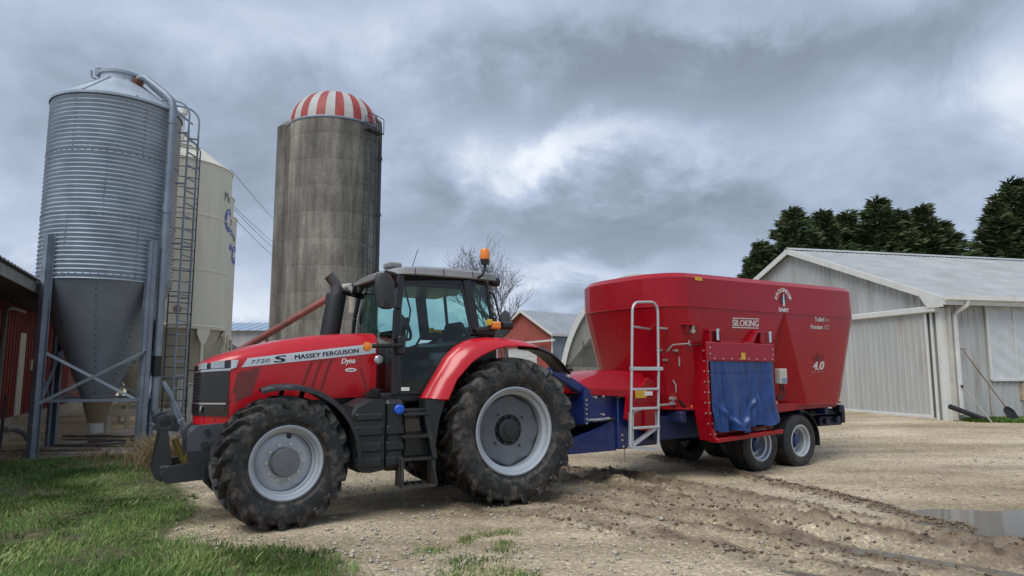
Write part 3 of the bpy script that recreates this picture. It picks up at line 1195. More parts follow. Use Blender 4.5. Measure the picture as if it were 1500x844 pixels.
# ------------------------------------------------------------------ cream feed bins behind
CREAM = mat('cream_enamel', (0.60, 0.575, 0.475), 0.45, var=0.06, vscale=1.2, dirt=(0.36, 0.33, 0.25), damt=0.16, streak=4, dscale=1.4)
CREAM_SHADE = mat('cream_enamel_shaded', (0.40, 0.385, 0.31), 0.6, var=0.12, vscale=1.5, dirt=(0.20, 0.18, 0.14), damt=0.22)  # hopper cream: shade put into the base colour, with dirt patches over it
BLUE_P = mat('blue_sign_paint', (0.055, 0.075, 0.36), 0.4, var=0.1)
GREY_P = mat('grey_sign_paint', (0.11, 0.11, 0.11), 0.5)


def cyl_text(mb, txt, r, z, h, a_start, w=0.8, bold=0.0, pitch=None):
    """letters wrapped round a vertical cylinder, reading towards increasing angle"""
    a = a_start
    for ch in txt:
        vs, fs = glyphs(ch, bold)
        x0, x1 = min(v[0] for v in vs), max(v[0] for v in vs)
        out = []
        for v in vs:
            ang = a + (v[0] - x0) / 0.7 * h * w / r
            out.append((r * math.cos(ang), r * math.sin(ang), z + v[1] / 0.7 * h))
        mb.add(out, fs)
        a += (x1 - x0) / 0.7 * h * w / r + 0.16 * h / r
    return mb


def cream_bin(x, y, label, first):
    t = thing('cream_feed_bin', label, 'feed bin', (x, y, 0), 0, 'cream feed bins in a row')
    r, z0, z1 = 1.50, 2.95, 7.42
    mb = MB()
    pr = [(r + .03, z0 - .06), (r + .03, z0), (r, z0 + .01)]
    for s in (1.5, 3.0):
        pr += [(r, z0 + s - .03), (r + .012, z0 + s - .02), (r + .012, z0 + s + .02), (r, z0 + s + .03)]
    pr += [(r, z1), (r + .03, z1 + .01)]
    mb.lathe(pr, 64)
    mb.build('wall', CREAM, t, smooth=30)
    mb = MB()
    mb.lathe([(r + .03, z1 + .01), (0.32, z1 + .95), (0.32, z1 + 1.05), (0.02, z1 + 1.1)], 48)
    mb.build('roof', CREAM, t, smooth=30)
    mb = MB()
    mb.tube([(.35, -.5, z1 + .5), (.35, -.5, z1 + 1.55)], .06, 10)
    mb.tube([(.35, -.5, z1 + 1.5), (.35, -.5, z1 + 1.68)], .13, 10)
    mb.build('vent', WHITE, t)
    MB().lathe([(r - .03, z0 - .04), (.85, 1.15), (.80, 1.0), (.3, .95)], 48).build('hopper', CREAM_SHADE, t, smooth=30)
    for k in range(8):
        a = 2 * PI * k / 8 + .3
        er = Vector((math.cos(a), math.sin(a), 0)); et = Vector((-math.sin(a), math.cos(a), 0))
        mb = MB()
        mb.hexa(er * (r - .02) + Vector((0, 0, 1.3)), er * .05, et * .05, (0, 0, 1.32), .01)
        ring = []
        for zz, ww in ((2.45, .055), (2.72, .19), (2.88, .19)):
            ring.append([er * (r + .012 + dr) + et * s * ww + Vector((0, 0, zz)) for s, dr in ((-1, -.03), (1, -.03), (1, .03), (-1, .03))])
        mb.loft(ring)
        mb.build('leg', CREAM, t, smooth=0)
    mb = MB()
    mb.lathe([(r + .05, z0 - .10), (r + .07, z0 - .02), (r + .03, z0 + .02)], 48)
    mb.build('ring_beam', CREAM, t, smooth=30)
    MB().lathe([(r + .02, .62), (r + .06, .62), (r + .06, .78), (r + .02, .78)], 48).build('foot_ring', CREAM, t, smooth=30)
    MB().cyl((r * math.cos(-.95), r * math.sin(-.95), 3.35), ((r + .03) * math.cos(-.95), (r + .03) * math.sin(-.95), 3.35), .10, 16).build('inspection_port', mat('port_red', (0.25, 0.13, 0.10), 0.5), t)
    mb = MB()
    cyl_text(mb, 'C', r + .012, 5.72, .62, -.06, .85, .035)
    mb.build('emblem', BLUE_P, t, smooth=0)
    mb = MB()
    cyl_text(mb, 'Me', r + .012, 6.52, .28, -.10, .8)
    mb.build('lettering', GREY_P, t, smooth=0)
    # ladder with hoops on the near side
    if first:
        mb = MB()
        a0, a1 = -1.10, -0.76
        P = lambda a, z, rr=r + .16: Vector((rr * math.cos(a), rr * math.sin(a), z))
        for a in (a0, a1):
            mb.tube([P(a, .5), P(a, z1 + .2), P(a, z1 + .55, r - .3), P(a, z1 + 1.0, .45)], .018, 6)
        for k in range(26):
            z = .7 + .28 * k
            mb.tube([P(a0, z), P(a1, z)], .013, 5)
        for k in range(4):
            z = z1 + .28 + .18 * k
            rr = r + .05 - .32 * (k + .5)
            mb.tube([P(a0, z + .04, rr), P(a1, z + .04, rr)], .013, 5)
        for z in (3.2, 4.7, 6.2, 7.2):
            for a in (a0, a1):
                mb.tube([P(a, z), P(a, z, r)], .013, 5)
        mb.build('ladder', DARKSTEEL, t)
        mb = MB()
        for zz in (1.3, 1.75):
            mb.tube([P(a1, zz, r + .2), P(a1 + .25, zz, r + .55), P(a1 + .5, zz, r + .3)], .015, 5)
        mb.build('ladder_guard', DARKSTEEL, t)
    return t


cream_bin(-9.62, 19.0, 'cream enamelled feed bin with dark ladder, next to the galvanised bin', True)
cream_bin(-10.75, 21.9, 'middle cream enamelled feed bin in the row, mostly hidden', False)
cream_bin(-11.85, 24.9, 'last cream enamelled feed bin in the row, farthest from the galvanised bin', False)


# ------------------------------------------------------------------ clutter at the foot of the bins
def foot_clutter():
    mb = MB()
    mb.box(-10.9, -7.3, 14.35, 17.2, -0.25, 0.06, .02)
    tag(mb.build('concrete_pad', CONC), 'low concrete pad under the galvanised feed bin', 'pad', kind='structure')
    mb = MB()
    mb.box(-10.6, -6.9, 17.3, 26.5, -0.2, 0.16, .02)
    tag(mb.build('concrete_apron', CONC), 'concrete apron under the cream feed bins', 'apron', kind='structure')
    rs = random.Random(3)
    spots = [(-9.9, 14.6, .08, 2.4, 6), (-8.9, 15.5, .10, 2.6, -4), (-8.7, 16.3, .12, 2.2, 9), (-9.7, 17.0, .16, 2.5, -2)]
    names = ['split grey plank at the front edge of the bin pad', 'long weathered plank lying under the hopper', 'short weathered plank behind the hopper boot',
             'rotten plank at the back of the bin pad']
    for (x, y, z, l, a), nm in zip(spots, names):
        mb = MB()
        n = 7
        rings = []
        for i in range(n + 1):
            q = -l / 2 + l * i / n
            dz = .012 * math.sin(i * 1.9 + x)
            rings.append([(q, -.11 + .006 * math.sin(i * 3.), -.02 + dz), (q, .11 + .008 * math.sin(i * 2.3), -.02 + dz), (q, .11, .02 + dz), (q, -.11, .02 + dz)])
        mb.loft(rings)
        o = mb.build('plank', WOOD, smooth=20)
        o.location = (x, y, z); o.rotation_euler = (0, 0, R_(a))
        tag(o, nm, 'plank', 'planks under the feed bin')
    for (x, y, h, nm) in ((-7.95, 17.4, 1.35, 'white post behind the near right bin leg'), (-8.22, 17.7, 1.3, 'white post between the hopper and the bin leg'),
                          (-8.75, 18.2, 1.5, 'white post behind the hopper cone')):
        mb = MB()
        mb.box(-.055, .055, -.055, .055, 0, h, .008)
        mb.box(-.075, .075, -.075, .075, h - .02, h + .02, .008)
        o = mb.build('post', WHITE)
        o.location = (x, y, .1)
        tag(o, nm, 'post', 'white posts by the feed bins')
    mb = MB()
    mb.tube([(-7.15, 15.1, .22), (-6.6, 15.0, .24), (-6.0, 15.2, .22)], .085, 12)
    mb.tube([(-7.1, 15.3, .35), (-6.5, 15.25, .40), (-5.95, 15.4, .38)], .075, 12)
    o = mb.build('flexible_hose', mat('silver_wrap', (.42, .44, .46), .35, .5, var=.4, vscale=20))
    tag(o, 'crumpled silver flexible hose lying beside the bin leg', 'hose')
    mb = MB()
    mb.box(-8.2, -5.2, 18.0, 18.15, 1.05, 1.25, .01)
    mb.box(-8.2, -5.2, 18.0, 18.15, .6, .78, .01)
    for x in (-8.1, -7.2, -6.3, -5.4):
        mb.box(x - .05, x + .05, 18.15, 18.25, .0, 1.35, .005)
    o = mb.build('rail_fence', WHITE)
    tag(o, 'low white rail fence in front of the cream bins', 'fence')
    mb = MB()
    mb.box(-6.75, -6.25, 17.2, 17.7, .45, .60, .04)
    mb.box(-6.7, -6.3, 17.3, 17.6, .60, .85, .06)
    mb.tube([(-6.7, 17.2, .5), (-6.9, 17.1, .2), (-6.9, 17.1, .06)], .03, 8)
    mb.tube([(-6.3, 17.2, .5), (-6.2, 17.1, .2), (-6.2, 17.1, .06)], .03, 8)
    mb.cyl((-6.85, 17.45, .4), (-6.15, 17.45, .4), .05, 10)
    o = mb.build('auger_motor', mat('machine_red_old', (.22, .02, .02), .5))
    tag(o, 'small red auger motor on a stand by the cream bins', 'motor')


foot_clutter()


# ------------------------------------------------------------------ red barn at the left edge
def red_barn():
    d = Vector((-.42, .9075, 0)); n = Vector((.9075, .42, 0))       # along the wall, out of the wall
    p0 = Vector((-8.2, 8.2, 0))
    rz = math.atan2(d.y, d.x)
    t = thing('red_barn', 'low red barn with dark overhanging eave beside the feed bin', 'barn', p0, rz)
    # local: x along the wall away from the camera, y towards the inside (left), wall face at y=0
    red = mat('barn_red_siding', (0.215, 0.026, 0.022), 0.75, var=0.22, vscale=2.0, streak=3, dirt=(.06, .02, .018), damt=.2)
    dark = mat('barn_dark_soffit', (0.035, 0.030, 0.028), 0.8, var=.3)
    roof = mat('barn_roof_metal', (0.22, 0.22, 0.23), .6, .3, var=.2)
    L = 26.0
    mb = MB(); mb.box(0, L, .02, .3, -.4, .62, 0)
    mb.build('foundation', mat('limewashed_foundation', (.40, .36, .30), .9, var=.25, vscale=3, bump=.4, dirt=(.16, .13, .1), damt=.3), t)
    bw = .30
    me = None
    for k in range(int(L / bw)):
        if me is None:
            mb = MB(); mb.box(0.004, bw - .004, .03, .06, .60, 3.35, .004)
            mb.box(-.02, .024, .012, .04, .60, 3.35, .004)
            me = mb.mesh('board', red, 0)
        if k < 60:
            inst('board', me, t, (k * bw, 0, 0))
    MB().box(60 * bw, L, .03, .06, .6, 3.35).build('far_siding', red, t)
    # eave with rafters, roof sheet
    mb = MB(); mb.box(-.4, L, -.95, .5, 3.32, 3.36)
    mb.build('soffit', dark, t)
    mb = MB()
    mb.beam((-.4, -.98, 3.42), (L, -.98, 3.42), .04, .20)
    mb.build('fascia', mat('fascia_grey', (.24, .235, .22), .7, var=.2), t)
    mb = MB()
    nr = int(L / .25)
    prof = []
    for k in range(nr + 1):
        prof += [(k * .25, 0), (k * .25 + .06, .0), (k * .25 + .08, .03), (k * .25 + .12, .03), (k * .25 + .14, 0)]
    ring0 = [(-.4 + q, -1.08, 3.55 + h) for q, h in prof]
    ring1 = [(-.4 + q, 6.0, 5.9 + h) for q, h in prof]
    mb.loft([ring0, ring1], closed=False)
    mb.build('roof', roof, t, smooth=0)
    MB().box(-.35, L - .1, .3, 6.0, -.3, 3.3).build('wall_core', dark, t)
    # white door leaves and trims, bent drain pipe
    for (a, b, z0, z1, nm) in ((7.15, 7.5, .62, 3.1, 'white_panel'), (9.9, 10.5, .62, 2.7, 'white_panel'), (12.4, 12.7, .62, 2.9, 'white_panel')):
        mb = MB(); mb.box(a, b, -.02, .03, z0, z1, .01)
        mb.build(nm, WHITE, t)
    mb = MB(); mb.box(11.3, 11.65, -.03, .03, 1.75, 2.05, .01)
    mb.build('notice', mat('notice_paper', (.52, .48, .36), .7), t)
    mb = MB()
    mb.tube([(7.75, -.10, .35), (7.75, -.10, 2.95), (7.85, -.10, 3.12), (8.1, -.10, 3.18), (9.6, -.10, 3.2)], .045, 10)
    mb.tube([(7.4, -.35, .46), (7.85, -.40, .46), (8.1, -.55, .36), (8.2, -.7, .12)], .07, 10)
    mb.build('drain_pipe', mat('grey_pipe', (.20, .20, .195), .5, var=.2), t)
    mb = MB()
    mb.tube([(7.3, -.3, .0), (7.45, -.3, 1.2)], .03, 8)
    mb.build('post_rail', DARKSTEEL, t)


red_barn()


# ------------------------------------------------------------------ concrete silo
def silo_mat():
    m = bpy.data.materials.new('stained_silo_concrete')
    m.use_nodes = True
    nt = m.node_tree
    nt.nodes.clear()
    L = nt.links.new
    out = nn(nt, 'ShaderNodeOutputMaterial'); bs = nn(nt, 'ShaderNodeBsdfPrincipled')
    L(bs.outputs[0], out.inputs[0])
    tc = nn(nt, 'ShaderNodeTexCoord')

    def noise(scale, stretch, det=8, rg=.62):
        mp = nn(nt, 'ShaderNodeMapping'); mp.inputs['Scale'].default_value = stretch
        L(tc.outputs['Object'], mp.inputs[0])
        n = nn(nt, 'ShaderNodeTexNoise'); n.inputs['Scale'].default_value = scale
        n.inputs['Detail'].default_value = det; n.inputs['Roughness'].default_value = rg
        L(mp.outputs[0], n.inputs['Vector'])
        return n.outputs[0]

    def ramp(f, stops):
        r = nn(nt, 'ShaderNodeValToRGB')
        set_ramp(r, stops)
        L(f, r.inputs[0]); return r.outputs[0]

    def mixm(a, b, f=1.0):
        x = nn(nt, 'ShaderNodeMix', data_type='RGBA', blend_type='MULTIPLY'); x.inputs['Factor'].default_value = f
        L(a, x.inputs['A']); L(b, x.inputs['B']); return x.outputs['Result']
    base = ramp(noise(.9, (1, 1, .5)), [(.3, (.14, .135, .12)), (.5, (.215, .208, .188)), (.7, (.29, .283, .258))])
    st = ramp(noise(1.1, (1, 1, .07)), [(.38, (.48, .48, .475)), (.5, (.86, .855, .845)), (.62, (1.12, 1.11, 1.09))])
    st2 = ramp(noise(3.0, (1, 1, .10)), [(.35, (.62, .61, .59)), (.6, (1.08, 1.08, 1.06))])
    fine = ramp(noise(9.0, (1, 1, .8)), [(.3, (.75, .75, .74)), (.7, (1.2, 1.2, 1.18))])
    c = mixm(mixm(mixm(base, st, .9), st2, .8), fine, .8)
    L(c, bs.inputs['Base Color']); bs.inputs['Roughness'].default_value = .92
    bp = nn(nt, 'ShaderNodeBump'); bp.inputs['Strength'].default_value = .5; bp.inputs['Distance'].default_value = .06
    L(noise(6.0, (1, 1, .6)), bp.inputs['Height']); L(bp.outputs[0], bs.inputs['Normal'])
    return m


def silo():
    x, y, r, zt = -10.75, 40.0, 2.74, 16.15
    cm = silo_mat()
    t = thing('concrete_silo', 'tall stained concrete silo with red and white striped dome', 'silo', (x, y, 0))
    rs = random.Random(4)
    z = 0.0
    k = 0
    while z < zt - .1:                                  # each poured lift is a ring of its own
        h = min(1.52, zt - z)
        mb = MB()
        rr = r + rs.uniform(-.003, .003)
        mb.lathe([(rr - .008, z), (rr - .002, z + .008), (rr, z + .02), (rr, z + h - .02), (rr - .002, z + h - .008), (rr - .008, z + h)], 72)
        mb.build('concrete_lift', cm, t, smooth=40)
        z += h; k += 1
    # feed chute on the left, half round, with a slanting concrete cap
    ca = Vector((-r + .10, -.60, 0))
    mb = MB()
    mb.lathe([(.62, 0), (.62, zt + .0)], 28, c=ca)
    mb.loft([[(ca.x + .62 * math.cos(a), ca.y + .62 * math.sin(a), zt + .0) for a in [2 * PI * q / 24 for q in range(24)]],
             [(ca.x + .40 + .28 * math.cos(a), ca.y + .2 + .40 * math.sin(a), zt + .62) for a in [2 * PI * q / 24 for q in range(24)]]])
    mb.build('chute', cm, t, smooth=40)
    # striped dome of separate gores
    red = mat('dome_red', (.29, .04, .036), .6, var=.2, vscale=1.5, dirt=(.30, .2, .18), damt=.2)
    wht = mat('dome_white', (.40, .40, .39), .6, var=.12, vscale=1.5, dirt=(.26, .25, .23), damt=.3)
    n = 32
    H = 2.3
    for k in range(n):
        a0, a1 = 2 * PI * k / n + .05, 2 * PI * (k + 1) / n + .05
        rings = []
        for q in range(11):
            e = PI / 2 * q / 10
            rr = (r - .02) * math.cos(e) ** .9 if q < 10 else .12
            zz = zt + .02 + H * math.sin(e)
            rings.append([(rr * math.cos(a0 + (a1 - a0) * i / 4), rr * math.sin(a0 + (a1 - a0) * i / 4), zz + (.035 * rr / r if i in (0, 4) else 0)) for i in range(5)])
        mb = MB(); mb.loft(rings, closed=False)
        mb.build('dome_panel', red if k % 2 else wht, t, smooth=30, fixn=False)
    MB().lathe([(r + .03, zt - .06), (r + .05, zt), (r + .03, zt + .06), (r - .05, zt + .08)], 64).build('dome_rim', GALV_D, t, smooth=50)
    # dormer hatch on the dome, ladder cage and blower pipe on the right
    er = lambda a, rr, z: Vector((rr * math.cos(a), rr * math.sin(a), z))
    mb = MB()
    a = -.62
    for da in (-.075, .075):
        mb.tube([er(a + da, r + .18, 1.0), er(a + da, r + .18, zt + .3)], .028, 6)
    for k in range(46):
        mb.tube([er(a - .075, r + .18, 1.2 + .34 * k), er(a + .075, r + .18, 1.2 + .34 * k)], .016, 5)
    mb.build('ladder', DARKSTEEL, t)
    mb = MB()
    for k in range(16):
        z = 2.5 + .9 * k
        mb.tube([er(a + .10 * s, r + .18 + .42 * math.sqrt(max(0, 1 - (s / 1.6) ** 2)), z) for s in (-1.6, -1.3, -.8, -.3, .3, .8, 1.3, 1.6)], .018, 5)
    for s in (-1.2, 0, 1.2):
        mb.tube([er(a + .1 * s, r + .18 + .42 * math.sqrt(1 - (s / 1.6) ** 2), 2.5) for _ in (0,)] + [er(a + .1 * s, r + .18 + .42 * math.sqrt(1 - (s / 1.6) ** 2), 16.0)], .016, 5)
    mb.build('ladder_cage', DARKSTEEL, t)
    mb = MB()
    b = -.22
    mb.tube([er(b, r + .22, 1.0), er(b, r + .22, zt - .2), er(b, r + .18, zt + .35), er(b, r - .3, zt + .8)], .11, 10)
    for z in (4, 7.4, 10.8, 14.2):
        mb.tube([er(b, r + .22, z), er(b, r + .22, z + .18)], .15, 10)
    mb.build('blower_pipe', mat('dark_pipe', (.05, .05, .055), .6, .2), t)
    mb = MB()
    mb.beam(er(-.75, r + .45, zt - .55), er(-.35, r + .45, zt - .55), .5, .05)
    for aa in (-.75, -.55, -.35):
        mb.tube([er(aa, r + .65, zt - .55), er(aa, r + .65, zt + .35)], .025, 6)
    mb.tube([er(-.75, r + .65, zt + .35), er(-.55, r + .68, zt + .35), er(-.35, r + .65, zt + .35)], .025, 6)
    mb.build('platform', DARKSTEEL, t)


silo()


# ------------------------------------------------------------------ grain auger in front of the silo
def auger():
    t = thing('grain_auger', 'rusty red grain auger slanting up before the silo', 'auger', (0, 0, 0))
    a, b = Vector((-12.6, 29.2, 2.0)), Vector((-7.95, 30.0, 5.05))
    MB().tube([a, b], .155, 16).build('tube', mat('faded_auger_red', (.22, .055, .05), .6, var=.35, vscale=2, dirt=(.16, .12, .09), damt=.4), t)
    d = (b - a).normalized()
    MB().tube([b - d * .02, b + d * .25, b + d * .55 + Vector((0, 0, .05))], .26, 16).build('head', mat('auger_blue', (.05, .13, .22), .45, var=.2), t)
    MB().tube([b + d * .5 + Vector((0, -.02, .1)), b + d * .85, b + d * 1.0 + Vector((0, 0, -.5)), b + d * 1.02 + Vector((0, 0, -1.3))], [.16, .17, .15, .13], 12).build('spout', mat('dusty_canvas_spout', (.38, .35, .30), .8, var=.2), t)
    mb = MB()
    c = a + d * 2.4
    for s in (-1, 1):
        mb.tube([c, (c.x + .2, c.y + s * .9, .35)], .045, 8)
    mb.tube([a + d * .4, (a.x + .4, a.y, .35)], .05, 8)
    mb.build('undercarriage', RUST, t)
    for s in (-1, 1):
        mb = MB()
        mb.lathe([(.12, -.06), (.34, -.07), (.36, 0), (.34, .07), (.12, .06)], 20, axis='y', c=(c.x + .2, c.y + s * .9, .50))
        mb.build('wheel', BLACKPL, t)


auger()


# ------------------------------------------------------------------ far buildings
def gable_building(name, label, loc, rz, Lx, Wy, eave, ridge, wallm, roofm, rib, trim=WHITE, over=.35, ribh=.04, gable_m=None, panel=None):
    """gable ends at local x=0 and x=Lx, ridge along x; local y = width"""
    t = thing(name, label, 'shed', loc, rz)
    gm = gable_m or wallm
    if panel:
        # walls of separate sheets
        k = 0
        y = 0.0
        while y < Wy - 1e-3:
            w = min(panel, Wy - y)
            za = eave + (ridge - eave) * (1 - abs((y) - Wy / 2) / (Wy / 2))
            zb = eave + (ridge - eave) * (1 - abs((y + w) - Wy / 2) / (Wy / 2))
            mb = MB(); mb.prism([(y + .005, -.3), (y + w - .005, -.3), (y + w - .005, zb), (y + .005, za)], 'x', -.03 - .006 * (k % 2), .03)
            mb.build('wall_sheet', gm, t, smooth=0); k += 1; y += w
        x = 0.0
        while x < Lx - 1e-3:
            w = min(panel, Lx - x)
            mb = MB(); mb.box(x + .005, x + w - .005, -.03 - .006 * (k % 2), .03, -.3, eave, .003)
            mb.build('wall_sheet', wallm, t, smooth=0); k += 1; x += w
        mb = MB(); mb.prism([(.04, -.3), (Wy, -.3), (Wy, eave - .02), (Wy / 2, ridge - .05), (.04, eave - .02)], 'x', .04, Lx)
        mb.build('wall_core', wallm, t, smooth=0)
    else:
        mb = MB(); mb.prism([(0, -.3), (Wy, -.3), (Wy, eave), (Wy / 2, ridge), (0, eave)], 'x', 0, Lx)
        mb.build('wall', wallm, t, smooth=0)
    sl = (ridge - eave) / (Wy / 2)
    for s in (0, 1):
        prof = []
        n = max(2, int((Lx + 2 * over) / rib))
        st = (Lx + 2 * over) / n
        for k in range(n):
            x = -over + k * st
            prof += [(x, 0), (x + st * .78, 0), (x + st * .82, ribh), (x + st * .92, ribh), (x + st * .96, 0)]
        prof.append((Lx + over, 0))
        y0, z0 = -over, eave - over * sl
        y1, z1 = Wy / 2, ridge
        if s:
            y0, y1 = Wy + over, Wy / 2
        mb = MB()
        mb.loft([[(x, y0, z0 + .06 + h) for x, h in prof], [(x, y1, z1 + .06 + h) for x, h in prof]], closed=False)
        mb.loft([[(x, y0, z0 + .01) for x, h in prof], [(x, y1, z1 + .01) for x, h in prof]], closed=False)
        mb.build('roof', roofm, t, smooth=0)
        mb = MB()
        for xx in (-over, Lx + over):
            mb.beam((xx, y0, z0 - .02), (xx, y1, z1 - .02), .05, .18)
        mb.beam((-over, y0, z0 - .02), (Lx + over, y0, z0 - .02), .05, .16)
        mb.build('trim', trim, t, smooth=0)
    return t


def far_buildings():
    steel = mat('far_roof_steel', (.30, .325, .35), .55, .25, var=.15, vscale=1, dirt=(.2, .19, .18), damt=.15)
    # red gable shed behind the cab
    redw = mat('red_block_wall', (.34, .085, .065), .85, var=.14, vscale=2)
    bluw = mat('pale_blue_siding', (.25, .30, .36), .6, var=.1, vscale=2)
    x, y = -1.2, 48.0
    ang = R_(62)
    t = gable_building('red_gable_shed', 'red gabled shed with grey standing seam roof behind the trailer hitch', (2.95, 50.0, .75), R_(40), 10.0, 6.4, 3.85, 5.62, bluw, steel, .55, gable_m=redw, panel=.95)
    mb = MB(); mb.box(-.12, -.05, 1.6, 4.9, .0, 2.75, .01)
    d = mb.build('garage_door', mat('white_door', (.62, .63, .62), .5), t)
    for k in range(4):
        MB().box(-.14, -.121, 1.65, 4.85, .06 + .68 * k, .69 + .68 * k, .01).build('door_panel', MATS['white_door'], d)
    mb = MB(); mb.beam((-.35, -.6, 3.25), (-.35, 6.4, 3.05), .12, .14); mb.build('awning_beam', WHITE, t)
    mb = MB(); mb.tube([(-.1, -.08, 3.55), (-.1, -.10, .0)], .07, 8); mb.build('downspout', WHITE, t)
    # quonset with block end wall
    arch_m = mat('quonset_steel', (.27, .28, .29), .5, .4, var=.15)
    endm = mat('quonset_block', (.155, .15, .135), .9, var=.25, vscale=3, bump=.4)
    t = thing('quonset_shed', 'arched quonset shed with grey block end wall behind the trailer', 'shed', (7.00, 37.5, .42), R_(90 - 10))
    W, Hh = 4.35, 6.5
    arc = [(W * math.cos(PI * k / 36), Hh * math.sin(PI * k / 36)) for k in range(37)]
    mb = MB()
    nx = 40
    rings = []
    for i in range(nx * 4 + 1):
        h = .0 if (i % 4) in (0, 1) else .05
        rings.append([(i * .1, -q[0] * (1 + h / W), q[1] * (1 + h / Hh)) for q in arc])
    mb.loft(rings, closed=False)
    mb.build('arched_roof', arch_m, t, smooth=30, fixn=False)
    mb = MB()
    for k in range(36):
        a, b = arc[k], arc[k + 1]
        mb.add([(-.12, -a[0] * 1.03, a[1] * 1.03), (-.12, -b[0] * 1.03, b[1] * 1.03), (.05, -b[0] * 1.03, b[1] * 1.03), (.05, -a[0] * 1.03, a[1] * 1.03),
                (-.12, -a[0] * .97, a[1] * .97), (-.12, -b[0] * .97, b[1] * .97)], [(0, 1, 2, 3), (0, 1, 5, 4)])
    mb.build('arch_trim', mat('pale_trim', (.50, .51, .50), .6), t, smooth=0, fixn=False)
    # end wall: panels above, courses of block below
    mb = MB(); mb.prism([(-q[0] * .985, max(q[1], 1.55) if True else 0) for q in arc if q[1] > 1.55] + [(W * .93, 1.5), (-W * .93, 1.5)][::-1], 'x', .10, .25)
    mb.build('end_panel', mat('end_grey_green', (.20, .205, .185), .8, var=.15, vscale=2, streak=2), t, smooth=0)
    mb = MB()
    for k in range(1, 8):
        mb.box(.06, .10, -W * .9 + k * 1.0, -W * .9 + k * 1.0 + .06, 1.5, 1.5 + Hh * .6 * math.sin(PI * k / 8.), .0)
    mb.box(.05, .10, -W * .98, W * .98, 1.45, 1.58)
    mb.build('batten', mat('end_dark', (.09, .09, .085), .8), t, smooth=0)
    blk = MB(); blk.box(.004, .79, 0.0, .25, .004, .236, .008)
    bme = blk.mesh('concrete_block', endm, 0)
    for r_ in range(7):
        for k in range(11):
            yy = -W + .02 + k * .8 - (.4 if r_ % 2 else 0)
            if yy < -W or yy + .8 > W:
                continue
            inst('concrete_block', bme, t, (.02 + .02, yy, -.12 + .24 * r_), (0, 0, R_(90)))
    # long barn with blue roof seen between cream bins and silo
    bl = mat('blue_steel_roof', (.30, .40, .52), .5, .2, var=.08, vscale=1)
    gw = mat('grey_far_siding', (.32, .32, .33), .7, var=.1, vscale=1)
    t = thing('blue_roofed_barn', 'long pale barn with light blue steel roof beyond the bins', 'barn', (-44.0, 70.0, 1.0))
    for k in range(30):
        mb = MB(); mb.box(k * 1.0 + .01, k * 1.0 + .99, -.05 - .01 * (k % 2), .05, -.6, 5.0)
        mb.build('wall_sheet', gw, t, smooth=0)
    MB().box(0, 30, .05, 12, -.6, 4.95).build('wall_core', gw, t)
    for k in range(30):
        mb = MB(); mb.loft([[(k * 1.0, -.5, 4.9), (k * 1.0 + .96, -.5, 4.9), (k * 1.0 + .985, -.5, 4.96)], [(k * 1.0, 6, 6.15), (k * 1.0 + .96, 6, 6.15), (k * 1.0 + .985, 6, 6.21)]], closed=False)
        mb.build('roof_sheet', bl, t, smooth=0, fixn=False)
    # small grey shed with dark roof
    gable_building('small_grey_shed', 'small grey gabled shed with dark roof edge below the silo', (-22.0, 49.0, .78), R_(90), 5.0, 5.0, 2.9, 4.55, mat('grey_old_siding', (.25, .25, .245), .8, var=.15, vscale=1.5, streak=3),
                   mat('dark_shingle', (.05, .055, .06), .8, var=.2), 1.0, trim=mat('dark_trim', (.045, .047, .05), .7), over=.45)
    mb = MB()
    mb.box(-26.0, -17.6, 43.0, 43.4, 1.1, 3.35)
    o = mb.build('feed_bunk_wall', mat('bunk_wall', (.23, .225, .215), .8, var=.15), None)
    tag(o, 'low grey wall in front of the small grey shed', 'wall')
    mb = MB()
    mb.hexa((-20.4, 42.6, 3.72), (1.1, 0, .55), (0, .5, 0), (-.02, 0, .04))
    mb.hexa((-20.4, 42.6, 3.80), (1.1, 0, .55), (0, .06, 0), (-.02, 0, .05))
    o = mb.build('loose_roof_sheet', steel, None, smooth=0)
    tag(o, 'loose grey roof sheet leaning on the low wall', 'sheet')


far_buildings()


